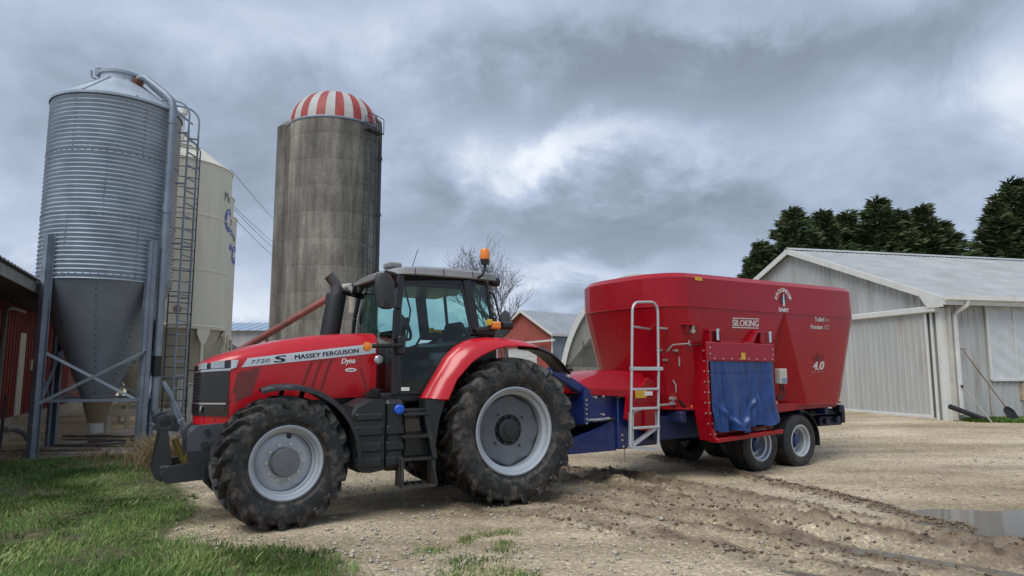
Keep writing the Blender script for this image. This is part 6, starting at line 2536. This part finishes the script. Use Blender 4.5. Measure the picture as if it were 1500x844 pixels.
# ------------------------------------------------------------------ feed mixer wagon
def mixer_wagon():
    th = R_(34)
    t = thing('feed_mixer_wagon', 'red twin-auger feed mixer wagon on blue chassis with blue discharge curtain', 'mixer wagon', (4.142, 13.204, 0), PI + th)
    TR = mat('wagon_red_paint', (.30, .003, .010), .26, var=.06, vscale=1.5, coat=.12, spec=.32, bump=.10, bscale=1.6, dirt=(.24, .05, .045), damt=.04, dscale=2)
    BL = mat('wagon_blue_paint', (.006, .020, .125), .38, var=.10, coat=.3, dirt=(.10, .09, .085), damt=.08, dscale=4)
    BLD = mat('chassis_blue_dark', (.010, .018, .075), .5, var=.15, dirt=(.10, .09, .075), damt=.15)
    GAL = mat('ladder_galvanised', (.50, .52, .54), .42, .45, var=.08)
    CURT = mat('blue_tarpaulin', (.010, .042, .165), .36, var=.12, vscale=3, dirt=(.08, .12, .24), damt=.12, dscale=3)
    AMB = MATS['amber_lens']
    TYRE = mat('road_tyre_rubber', (.022, .0225, .024), .6, var=.25, vscale=5, dirt=(.15, .13, .105), damt=.30, dscale=4)
    HX = mat('zinc_bolt', (.55, .53, .50), .35, .7)

    # ---------------- tub
    A_F, A_R, R = 2.13, -2.03, 1.20
    B_F, B_R, r = 1.74, -1.68, 1.03
    EX, PW = .80, 2 / 2.8
    C0, BT = -.12, .86
    NA = 7
    ZT = lambda x: 3.345 - .014 * x
    ZB = lambda x: 2.765 - .004 * x
    ZL = 1.12

    def outline(inset, level):
        """level 0 = upper stadium, 1 = floor (two circles)"""
        pts = []
        if level == 0:
            q = R - inset
            for i in range(NA + 1):
                a = PI / 2 * i / NA
                pts.append((A_F + (EX - inset) * max(0, math.cos(a)) ** PW, q * max(0, math.sin(a)) ** PW))
            pts += [(BT + .35, q), (C0 + .02, q), (C0, q), (C0 - .02, q), (-BT - .5, q)]
            for i in range(NA + 1):
                a = PI / 2 * (1 - i / NA)
                pts.append((A_R - (EX - inset) * max(0, math.cos(a)) ** PW, q * max(0, math.sin(a)) ** PW))
        else:
            q = r - inset
            for i in range(NA + 1):
                a = PI / 2 * i / NA
                pts.append((B_F + (EX - inset) * max(0, math.cos(a)) ** PW, q * max(0, math.sin(a)) ** PW))
            pts += [(BT + .05, q), (BT, q), (C0, q - .33), (C0 - BT + .05, q), (C0 - BT, q)]
            for i in range(NA + 1):
                a = PI / 2 * (1 - i / NA)
                pts.append((B_R - (EX - inset) * max(0, math.cos(a)) ** PW, q * max(0, math.sin(a)) ** PW))
        return pts + [(x, -y) for x, y in pts[-2:0:-1]]
    ring = lambda ins, lev, zf: [(x, y, zf(x)) for x, y in outline(ins, lev)]
    m = MB()
    rings = [ring(.16, 0, lambda x: 2.95), ring(.135, 0, lambda x: ZT(x) - .015), ring(.115, 0, ZT), ring(.08, 0, lambda x: ZT(x) - .005), ring(.0, 0, lambda x: ZT(x) - .085), ring(.0, 0, ZB), ring(.0, 1, lambda x: ZL), ring(.05, 1, lambda x: ZL - .03)]
    m.loft(rings, caps=False)
    tub = m.build('tub', TR, t, smooth=9)
    m = MB(); m.add(ring(.05, 1, lambda x: ZL - .03), [tuple(range(len(outline(.05, 1))))]); m.build('floor', TR, tub, smooth=0)
    # weld seam below the upper band and the rolled lip at the foot
    m = MB()
    o = ring(-.006, 0, lambda x: ZB(x) + .0)
    m.tube(o, .008, 5, closed=True)
    o = ring(-.012, 1, lambda x: ZL)
    m.tube(o, .022, 6, closed=True)
    m.build('weld_seam', TR, tub, smooth=60)

    def ys(z):
        return 1.20 if z > 2.765 else 1.20 - (1.20 - 1.03) / (2.765 - 1.12) * (2.765 - z)

    # ---------------- markings on the tub
    def mark(name, mt, fn):
        m = MB(); fn(m); m.build(name, mt, tub, smooth=0, fixn=False)
    OFFW = mat('wagon_white_print', (.62, .58, .58), .4)
    OFFG = mat('wagon_grey_print', (.42, .33, .34), .4)
    SP = lambda x, z, g=.006: Vector((x, ys(z) + g, z))
    mark('lettering', OFFW, lambda m: text_on(m, 'SILOKING', SP(1.31, 2.478), SP(.615, 2.492) - SP(1.31, 2.478), SP(1.31, 2.588) - SP(1.31, 2.478), 0, .026))

    def bars(m):
        for z in (2.455, 2.612):
            m.add([SP(1.315, z - .008), SP(.605, z + .006), SP(.605, z + .020), SP(1.315, z + .008)], [(0, 1, 2, 3)])
    mark('lettering_rule', OFFW, bars)
    mark('lettering', OFFW, lambda m: (text_on(m, 'Trailed', SP(-1.05, 2.655), SP(-1.35, 2.66) - SP(-1.05, 2.655), Vector((0, .009, .085)), 0, .015),
                                       text_on(m, 'Premium', SP(-.94, 2.505), SP(-1.32, 2.515) - SP(-.94, 2.505), Vector((0, .009, .085)), 0, .015)))
    mark('lettering', OFFG, lambda m: (text_on(m, 'Line', SP(-1.37, 2.66), SP(-1.53, 2.663) - SP(-1.37, 2.66), Vector((0, .009, .085)), 0),
                                       text_on(m, '3022', SP(-1.36, 2.516), SP(-1.55, 2.52) - SP(-1.36, 2.516), Vector((0, .009, .085)), 0)))
    mark('lettering', OFFW, lambda m: text_on(m, '4.0', SP(-1.06, 1.745), SP(-1.40, 1.755) - SP(-1.06, 1.745), Vector((0, .018, .155)), .15, .035))
    mark('lettering', OFFG, lambda m: (text_on(m, '- - - - -', SP(-1.03, 1.70), SP(-1.40, 1.705) - SP(-1.03, 1.70), Vector((0, .002, .015)), 0, .02),))

    def emblem4(m):
        c = SP(-1.22, 2.02); n_ = 28
        for k in range(n_):
            if 16 < k < 26:
                continue
            a, b = 2 * PI * k / n_, 2 * PI * (k + 1) / n_
            for ro, ri in ((.175, .160),):
                m.add([c + Vector((-ro * math.cos(a), 0, ro * math.sin(a))), c + Vector((-ro * math.cos(b), 0, ro * math.sin(b))), c + Vector((-ri * math.cos(b), 0, ri * math.sin(b))), c + Vector((-ri * math.cos(a), 0, ri * math.sin(a)))], [(0, 1, 2, 3)])
        for k in range(5):
            x = -.10 + .05 * k
            m.add([c + Vector((-x - .015, 0, -.10)), c + Vector((-x + .015, 0, -.10)), c + Vector((-x * .5, 0, .02 + .05 * (2 - abs(k - 2))))], [(0, 1, 2)])
    mark('round_emblem', mat('dark_red_print', (.10, .004, .010), .4), emblem4)
    # farm emblem on the upper band
    mark('farm_lettering', WHITE_D, lambda m: text_arc(m, 'KROONDIJK', (-.10, 1.208, 2.955), (-1, 0, 0), (0, 0, 1), .190, 90, .075, 17.5, .02, 1.0))
    mark('farm_lettering', WHITE_D, lambda m: (text_on(m, 'DAIRY', (.045, 1.208, 2.785), (-.29, 0, .003), (0, 0, .070), 0, .02),))

    def cow(m, polys):
        for p in polys:
            m.add([(-.10 - (x - .5) * .26, 1.207 + .001 * len(p), 2.86 + (z - .08) * .29) for x, z in p], [tuple(range(len(p)))])
    mark('cow_emblem', mat('cow_dark', (.03, .045, .085), .5), lambda m: cow(m, [
        [(.40, .93), (.60, .95), (.66, .84), (.60, .70), (.40, .70), (.34, .84)], [(.20, .78), (.34, .84), (.36, .72), (.24, .70)], [(.66, .84), (.82, .80), (.76, .70), (.64, .72)],
        [(.30, .70), (.44, .70), (.42, .30), (.28, .36), (.22, .55)], [(.60, .70), (.76, .66), (.78, .42), (.62, .34), (.58, .5)], [(.42, .12), (.58, .10), (.52, .02), (.46, .02)], [(.18, .62), (.26, .64), (.24, .40), (.14, .46)]]))
    mark('cow_emblem', WHITE_D, lambda m: cow(m, [[(.47, .92, ), (.55, .92), (.57, .60), (.60, .40), (.52, .28), (.42, .42), (.44, .62)], [(.40, .40), (.50, .38), (.48, .14), (.42, .16)], [(.56, .36), (.64, .38), (.60, .16), (.54, .14)], [(.30, .52), (.38, .54), (.36, .42), (.29, .44)]]))
    # yellow warning stickers
    mark('sticker', mat('yellow_sticker', (.62, .40, .03), .4), lambda m: [m.add([(x, 1.207, 3.185), (x - .055, 1.207, 3.186), (x - .055, 1.207, 3.245), (x, 1.207, 3.244)], [(0, 1, 2, 3)]) for x in (2.24, 2.18, 2.12)])

    # ---------------- chassis
    m = MB()
    for s in (-1, 1):
        m.box(-1.75, 2.75, s * .48 - .06, s * .48 + .06, .62, .98, .02)
    for x in (-1.7, -.9, .55, 1.4, 2.3):
        m.box(x - .06, x + .06, -.95, .95, .90, 1.08, .015)
    m.cyl((.42, -.9, .47), (.42, .9, .47), .07, 14); m.cyl((-.74, -.9, .47), (-.74, .9, .47), .07, 14)
    m.box(-1.0, .8, -.62, -.5, .5, .8, .02); m.box(-1.0, .8, .5, .62, .5, .8, .02)
    m.build('chassis', BLD, t)
    m = MB()
    m.box(.95, 2.7, .60, .68, .62, 1.0, .02)
    m.prism([(.9, .62), (2.75, .62), (2.9, .80), (2.9, 1.06), (.9, 1.06)], 'y', -.66, -.60)
    m.build('side_plate', BLD, t)
    # skirt below the tub
    m = MB()
    m.prism([(.15, 1.13), (-2.05, 1.13), (-2.0, 1.04), (-.9, 1.02), (-.25, .99), (.15, .93)], 'y', .90, .955)
    m.build('skirt', TR, t)
    m = MB(); m.prism([(2.60, 1.10), (2.92, 1.10), (2.94, .80), (2.62, .76)], 'y', .58, .70); m.build('skirt', TR, t)

    # ---------------- wheels
    def road_wheel(x, s):
        w = part_empty('wheel', t, (x, s * .79, .455))
        Rr, hw, rim = .478, .225, .268
        m = MB()
        half = [(rim - .01, hw * .78), (rim + .02, hw * .86), (rim + .09, hw * 1.0), (rim + .15, hw * .99), (Rr - .03, hw * .90), (Rr - .006, hw * .80)]
        grooves = []
        for g in (.62, .30, 0.0, -.30, -.62):
            grooves += [(Rr, hw * (g + .05)), (Rr - .014, hw * (g + .035)), (Rr - .014, hw * (g - .035)), (Rr, hw * (g - .05))]
        prof = [(a, b) for a, b in half] + grooves + [(a, -b) for a, b in half[::-1]]
        m.lathe(prof, 64, axis='y')
        m.build('tyre', TYRE, w, smooth=35)
        m = MB()
        pr = [(rim + .022, hw * .84), (rim + .024, hw * .90), (rim + .006, hw * .93), (rim - .012, hw * .86), (rim - .020, hw * .60), (rim - .045, hw * .55), (rim - .05, hw * .05), (.16, -hw * .02), (.10, -hw * .02)]
        m.lathe([(a, b * s) for a, b in pr], 56, axis='y')
        m.build('rim', mat('wheel_silver', (.50, .53, .56), .32, .5, var=.06, dirt=(.3, .27, .23), damt=.06), w, smooth=28)
        m = MB()
        m.lathe([(.15, -hw * .02 * s), (.145, hw * .14 * s), (.105, hw * .18 * s), (.10, hw * .50 * s), (.08, hw * .56 * s), (.0, hw * .57 * s)], 28, axis='y')
        for k in range(10):
            a = 2 * PI * k / 10
            m.cyl((.128 * math.cos(a), hw * .1 * s, .128 * math.sin(a)), (.128 * math.cos(a), hw * .28 * s, .128 * math.sin(a)), .013, 6)
        m.build('hub', BL, w, smooth=40)
    for x in (.42, -.74):
        for s in (1, -1):
            road_wheel(x, s)
    for s in (1, -1):
        m = MB()
        rows = []
        for i in range(15):
            a = R_(88 + (192 - 88) * i / 14)
            c = Vector((-.74, 0, .455))
            rows.append([c + Vector((rr * math.cos(a), s * y, rr * math.sin(a))) for y, rr in ((.56, .56), (.80, .575), (.97, .57), (1.03, .545), (1.025, .53), (.97, .552), (.56, .545))])
        m.loft(rows); m.build('wheel_mudguard', BLACKPL, t, smooth=40)

    # ---------------- discharge door
    d = part_empty('discharge_door', t)
    m = MB()
    m.box(.36, 2.12, 1.20, 1.30, 1.885, 2.19, .012)
    m.box(.36, 2.12, 1.02, 1.22, 2.12, 2.17, .01)
    m.build('header_plate', mat('wagon_red_header', (.30, .007, .022), .38, var=.05, coat=.1, spec=.35), d)
    m = MB()
    m.prism([(2.12, 2.19), (2.07, 2.19), (2.05, 1.12), (1.92, .64), (2.0, .62), (2.12, 1.10)], 'y', 1.0, 1.28)
    m.build('door_cheek', TR, d)
    m = MB()
    m.prism([(.40, 2.10), (.36, 2.10), (.36, 1.2), (.30, .80), (.40, .80)], 'y', .98, 1.22)
    m.build('door_cheek', TR, d)
    m = MB()
    m.hexa((1.12, 1.22, .665), (.85, 0, -.035), (0, .12, 0), (0, 0, .035), .01)
    m.hexa((1.12, 1.05, .72), (.80, 0, -.035), (0, .10, .03), (0, 0, .02), .01)
    m.build('tray_lip', TR, d)
    m = MB()
    for x, z in [(2.05, 2.10), (2.05, 2.0), (.42, 2.10), (.42, 2.0)] + [(1.95 - .215 * k, 1.925) for k in range(8)]:
        m.cyl((x, 1.298, z), (x, 1.312, z), .014, 6)
    for k in range(9):
        m.cyl((2.10 - (.10 * max(0, k - 6) / 2), 1.24, 2.05 - .165 * k), (2.135 - (.10 * max(0, k - 6) / 2), 1.24, 2.05 - .165 * k), .014, 6)
        z = 2.05 - .165 * k
        xx = 2.09 if z > 1.12 else 2.09 - .14 * (1.12 - z) / .48
        m.cyl((xx, 1.278, z), (xx, 1.292, z), .013, 6)
    m.build('bolt_set', HX, d)
    MB().add([(1.28, 1.308, 1.915), (1.17, 1.308, 1.915), (1.17, 1.308, 2.03), (1.28, 1.308, 2.03)], [(0, 1, 2, 3)]).build('sticker', MATS['yellow_sticker'], d, smooth=0)
    # curtain: heavy folds that gather and kick out at the bottom
    rs = random.Random(5)
    NX, NZ = 110, 54
    folds = [(rs.uniform(0, 1), rs.uniform(.018, .05), rs.uniform(.010, .022), rs.uniform(-.10, .10)) for _ in range(26)]
    rows = []
    for j in range(NZ + 1):
        f = j / NZ
        row = []
        for i in range(NX + 1):
            u = i / NX
            x = 2.04 + (.40 - 2.04) * u
            x += -.20 * max(0, f - .55) ** 1.3 * max(0, u - .6) * 3.4
            zb = .80 - .05 * math.sin(u * 5.0) + .10 * max(0, .28 - u) - .03 * math.sin(u * 17)
            z = 1.895 + (zb - 1.895) * f
            y = 1.272 + .02 * f + .07 * f * f * math.sin(u * 3.0)
            for c, w, a, sl in folds:
                cc = c + sl * f
                y += 1.9 * a * (0.25 + 1.15 * f) * math.exp(-((u - cc) / w) ** 2) * (1 if a > .013 else -1.4)
            y += .012 * math.sin(u * 40 + f * 9) * f * (1 - u) + .010 * math.sin(f * 16 + u * 12) * f
            if abs(f - .20) < .03:
                y -= .010 * (1 - abs(f - .20) / .03)
            # diagonal creases at lower left
            y += .050 * math.exp(-(((u * 1.2 + (1 - f) * .9) - .42) / .045) ** 2) * sm(f, .55, .75) + .045 * math.exp(-(((u * 1.6 - (1 - f) * 1.3) - .55) / .05) ** 2) * sm(f, .5, .7)
            row.append((x, y, z))
        rows.append(row)
    m = MB(); m.loft(rows, closed=False)
    m.build('curtain', CURT, d, smooth=70, fixn=False)
    # brackets and lift cylinders above
    m = MB()
    m.box(1.62, 1.98, 1.0, 1.24, 2.36, 2.40, .008); m.box(1.66, 1.70, 1.0, 1.24, 2.18, 2.38, .006); m.box(1.92, 1.96, 1.0, 1.24, 2.18, 2.38, .006)
    m.prism([(1.10, 2.22), (.95, 2.22), (.74, 2.43), (.42, 2.43), (.42, 2.38), (.72, 2.38), (.86, 2.19), (1.10, 2.19)], 'y', 1.06, 1.24)
    m.box(.46, .62, 1.02, 1.22, 2.20, 2.40, .01); m.box(1.66, .95, 1.03, 1.2, 2.185, 2.225, .006)
    m.build('bracket', TR, d)
    for x in (1.80, .42):
        m = MB(); m.cyl((x, 1.26, 2.22), (x - .01, 1.25, 2.38), .028, 12); m.cyl((x - .012, 1.25, 2.37), (x - .014, 1.25, 2.41), .034, 12); m.build('cylinder_end', CHROME, d)
    m = MB(); m.cyl((2.02, 1.20, 1.24), (2.00, 1.20, 2.20), .022, 12); m.cyl((1.96, 1.24, 1.20), (1.95, 1.22, 2.2), .016, 10); m.build('lift_rod', mat('dull_rod', (.24, .12, .12), .4, .5), d)

    # ---------------- fittings on the near wall, seated on the curved front of the tub
    def surf(x, z):
        k = max(0., min(1., (2.765 - z) / (2.765 - 1.12)))
        c, ey = A_F + (B_F - A_F) * k, 1.20 + (1.03 - 1.20) * k
        d = max(0., min(.97, (x - c) / EX))
        return ey * (1 - d ** 2.8) ** (1 / 2.8)

    def drape(mb, dx, yref):
        mb.v = [(v[0] + dx, surf(v[0] + dx, v[2]) + v[1] - yref, v[2]) for v in mb.v]

    m = MB()
    m.hexa((2.40, 1.20, 2.475), (.16, 0, 0), (0, .09, -.015), (0, 0, .010), .004); m.box(2.30, 2.48, 1.14, 1.18, 2.33, 2.47, .004); drape(m, -.05, 1.155); m.build('lid_hood', TR, t)
    m = MB(); m.cyl((2.36, 1.24, 2.45), (2.36, 1.22, 2.34), .024, 10); m.cyl((2.36, 1.17, 2.36), (2.36, 1.25, 2.36), .035, 12); drape(m, -.05, 1.18); m.build('level_sensor', HX, t)
    m = MB()
    m.tube([(2.48, 1.17, 2.21), (2.50, 1.22, 2.19), (2.52, 1.23, 2.16), (2.72, 1.23, 2.14), (2.74, 1.22, 2.08), (2.74, 1.20, 2.04)], .012, 8)
    m.cyl((2.80, 1.15, 2.06), (2.80, 1.20, 2.06), .018, 8); m.cyl((2.66, 1.16, 2.05), (2.66, 1.22, 2.05), .022, 8); m.cyl((2.73, 1.15, 1.90), (2.73, 1.2, 1.90), .02, 8); m.cyl((2.47, 1.16, 2.14), (2.47, 1.20, 2.14), .018, 8)
    m.tube([(2.58, 1.16, 1.95), (2.57, 1.18, 1.80)], .010, 6)
    drape(m, -.15, 1.165)
    m.build('valve_pipe', mat('dull_zinc', (.36, .33, .31), .4, .6), t)
    m = MB()
    m.tube([(2.62, 1.13, 1.58), (2.60, 1.17, 1.50), (2.59, 1.16, 1.38)], .010, 6); m.tube([(2.58, 1.13, 1.57), (2.52, 1.17, 1.48), (2.48, 1.16, 1.40)], .010, 6)
    m.cyl((2.62, 1.06, 1.28), (2.62, 1.13, 1.28), .035, 10); m.cyl((2.54, 1.06, 1.29), (2.54, 1.12, 1.29), .03, 10); m.cyl((2.61, 1.06, 1.21), (2.61, 1.12, 1.21), .03, 10)
    k_ = surf(2.42, 1.35) - 1.085
    m.v = [(v[0] - .17, v[1] + k_, v[2]) for v in m.v]
    m.build('hydraulic_coupling', HX, t)
    m = MB(); m.tube([(2.46, 1.17, 2.145), (2.2, 1.21, 2.15), (2.02, 1.21, 2.15)], .007, 5); drape(m, -.1, 1.16); m.build('cable', DARKSTEEL, t)
    m = MB(); m.box(-.09, .11, 1.10, 1.22, 1.50, 1.77, .012); cb = m.build('control_box', mat('pale_box', (.48, .48, .42), .5), t)
    m = MB(); m.box(-.07, .09, 1.221, 1.225, 1.515, 1.60); m.build('box_label', mat('label_blue', (.16, .26, .36), .5), cb)
    m = MB(); m.tube([(.06, 1.16, 1.50), (.05, 1.18, 1.38), (.12, 1.2, 1.30), (.22, 1.20, 1.28)], .016, 6); m.tube([(-.02, 1.16, 1.50), (-.03, 1.19, 1.34), (.08, 1.2, 1.24), (.22, 1.20, 1.22)], .016, 6); m.build('box_cable', BLACK, cb)
    for x, y, z in ((2.12, .955, 1.16), (-2.05, .965, 1.165), (.06, 1.06, 1.17)):
        m = MB(); m.lathe([(.0, 0), (.042, 0), (.042, .015), (.03, .024), (.0, .026)], 20, axis='y', c=(x, y, z)); m.build('side_marker', AMB, t)
    m = MB(); m.tube([(2.48, 1.06, 1.26), (2.42, 1.09, 1.16), (2.38, 1.06, 1.13)], .014, 6); drape(m, -.14, 1.06); m.build('hose', BLACK, t)

    # ---------------- ladder
    lad = part_empty('ladder', t)
    LY = 1.02
    x0, x1 = 3.50, 2.95
    m = MB()
    arc = [(x0 + .06, LY, .60), (x0, LY, 1.7), (x0 - .04, LY, 2.62)]
    for k in range(1, 7):
        a = PI / 2 * k / 6
        arc.append((x0 - .04 - .13 * (1 - math.cos(a)), LY, 2.62 + .16 * math.sin(a)))
    for k in range(0, 7):
        a = PI / 2 * k / 6
        arc.append((x1 + .09 - .13 * math.sin(a) + .0, LY, 2.80 - .16 * (1 - math.cos(a))))
    arc += [(x1 - .04 + .02, LY, 1.7), (x1 + .03, LY, .52)]
    m.tube(arc, .021, 10)
    m.beam((x0 + .06, LY, .60), (x1 + .03, LY, .53), .045, .05)
    m.build('rail', GAL, lad, smooth=60)
    for z in (1.76, 1.45, 1.16, .875):
        m = MB()
        ww = .10 if z == 1.76 else 0
        m.beam((x0 + .02, LY, z), (x1 - ww, LY, z), .06, .036 if z != 1.76 else .055, b=.006)
        m.build('rung', GAL, lad)
    m = MB()
    m.beam((x0 - .02, LY - .05, 1.10), (x0 + .0, LY - .05, .62), .06, .05, up=(1, 0, 0)); m.beam((x0 + .0, LY - .03, .62), (x1 + .03, LY - .03, .86), .05, .05); m.beam((x1, LY - .04, 1.10), (x1, LY - .04, .80), .03, .05, up=(1, 0, 0))
    m.build('ladder_foot', GAL, lad)
    m = MB()
    for pa, pb in (((x0 - .05, LY, 2.4), (2.76, .70, 2.4)), ((x1 - .02, LY, 2.4), (2.55, .92, 2.4)), ((x1, LY, 1.2), (2.30, .80, 1.2)), ((x0, LY, 1.1), (2.6, .40, 1.14))):
        MB().beam(pa, pb, .03, .03).build('ladder_stay', GAL, lad)

    # ---------------- gearbox fairing and drawbar
    m = MB()
    rows = []
    for x, zt, w, zs in ((4.05, 1.50, .30, 1.38), (3.80, 1.63, .42, 1.36), (3.50, 1.735, .52, 1.34), (3.10, 1.745, .60, 1.32), (2.75, 1.70, .66, 1.30)):
        rows.append([(x, -w, zs), (x, -w, zs + .10), (x, -w * .72, zt - .015), (x, -w * .3, zt), (x, w * .3, zt), (x, w * .72, zt - .015), (x, w, zs + .10), (x, w, zs)])
    m.loft(rows)
    m.build('gearbox_hood', TR, t, smooth=24)
    m = MB(); m.prism([(3.02, 1.42), (2.78, 1.62), (2.55, 1.5), (2.55, .74), (3.0, .80), (3.28, .98), (3.22, 1.34)], 'y', .58, .66); m.build('gearbox_side', TR, t)
    MB().add([(3.36, .535, 1.375), (3.16, .56, 1.375), (3.16, .56, 1.45), (3.36, .535, 1.45)], [(0, 1, 2, 3)]).build('type_plate', mat('type_plate', (.30, .30, .30), .4, .4), t, smooth=0)
    m = MB()
    m.box(3.18, 3.94, -.42, .42, .93, 1.38, .015)
    m.box(3.06, 3.30, -.48, .48, .50, 1.30, .02)
    m.box(2.4, 3.1, -.45, .45, .52, .95, .02)
    m.build('drawbar_box', BL, t)
    m = MB()
    for s in (-1, 1):
        m.prism([(3.30, .48), (3.30, 1.0), (3.62, .86), (4.15, .72), (4.65, .62), (4.65, .48)], 'y', s * .40 - .03 if s > 0 else -.43, s * .40 + .03 if s > 0 else -.37)
    m.prism([(3.30, .48), (4.65, .48), (4.65, .56), (3.30, .56)], 'y', -.37, .37)
    m.beam((4.5, 0, .54), (5.0, 0, .54), .16, .10, b=.02)
    m.lathe([(.05, -.05), (.10, -.05), (.10, .05), (.05, .05)], 20, c=(5.02, 0, .54))
    m.build('tongue', BL, t)
    m = MB()
    m.prism([(3.98, .92), (3.88, .92), (3.88, 1.46), (3.98, 1.46)], 'y', .18, .46)
    m.beam((3.80, .34, 1.36), (4.55, .34, 1.74), .16, .14, b=.02)
    m.beam((3.80, -.34, 1.36), (4.55, -.34, 1.74), .16, .14, b=.02)
    m.build('support_strut', BL, t)
    m = MB()
    for k in range(6):
        m.cyl((3.93, .455, 1.28 - .07 * k), (3.93, .472, 1.28 - .07 * k), .016, 8)
    for x, z in ((3.75, 1.32), (3.6, 1.33), (3.28, 1.31), (3.6, 1.05), (3.22, .72), (3.22, .64), (3.20, .54), (3.10, .52), (4.42, 1.72), (4.28, 1.64)):
        m.cyl((x, .42, z), (x, .49, z), .018, 8)
    m.build('bolt_set', HX, t)
    m = MB(); m.tube([(3.10, .50, 1.22), (3.08, .52, 1.24), (3.08, .52, 1.02), (3.10, .50, 1.0)], .012, 6); m.tube([(3.15, .46, .5), (3.15, .46, .30)], .010, 6); m.build('jack_handle', CHROME, t)
    m = MB(); m.tube([(4.9, .05, .80), (4.3, .10, .86), (3.5, .1, .90)], .075, 14); m.tube([(3.9, .2, .95), (3.6, .35, .98), (3.35, .44, .97)], .035, 8); m.build('drive_shaft', BLACK, t)
    m = MB(); m.tube([(3.45, .45, .985), (3.75, .46, .97), (3.95, .44, .98)], .022, 8); m.build('grey_hose', mat('grey_hose', (.28, .29, .31), .5), t)
    for k, (y, dz) in enumerate(((.12, .0), (-.05, .06), (.22, -.05))):
        m = MB(); m.tube([(4.0, y, 1.35), (4.5, y * 1.2, 1.12 + dz), (5.0, y, 1.25), (5.35, y * .6, 1.45)], .018, 6); m.build('hydraulic_hose', BLACK, t)
    mk = MB()
    mk.add([(3.10, .672, 1.30), (2.86, .672, 1.30), (2.86, .672, 1.42), (3.10, .672, 1.42)], [(0, 1, 2, 3)])
    mk.build('warning_plate', MATS['yellow_sticker'], t, smooth=0)
    mk = MB(); mk.add([(2.90, .676, 1.335), (2.72, .676, 1.335), (2.72, .676, 1.40), (2.90, .676, 1.40)], [(0, 1, 2, 3)]); mk.build('warning_plate', WHITE_D, t, smooth=0)

    # ---------------- rear frame
    m = MB()
    m.box(-2.45, -1.5, -.75, .75, .86, .98, .02); m.box(-2.45, -1.7, .55, .80, .66, .84, .02); m.box(-2.5, -2.4, -.85, .85, .70, .95, .02)
    m.cyl((-2.2, .7, .78), (-2.2, .88, .78), .07, 12); m.cyl((-1.85, .7, .75), (-1.85, .86, .75), .06, 12); m.tube([(-1.6, .7, 1.0), (-2.0, .8, 1.06), (-2.4, .75, 1.0)], .03, 8)
    m.box(-2.42, -2.25, .70, .90, .92, 1.06, .03)
    m.build('rear_frame', mat('rear_dark_frame', (.012, .014, .030), .5, var=.2), t)
    m = MB(); m.box(-2.52, -2.47, .55, .80, .72, .86, .01); m.build('tail_lamp', AMB, t)


def sm(x, a, b):
    v = max(0., min(1., (x - a) / (b - a)))
    return v * v * (3 - 2 * v)


mixer_wagon()
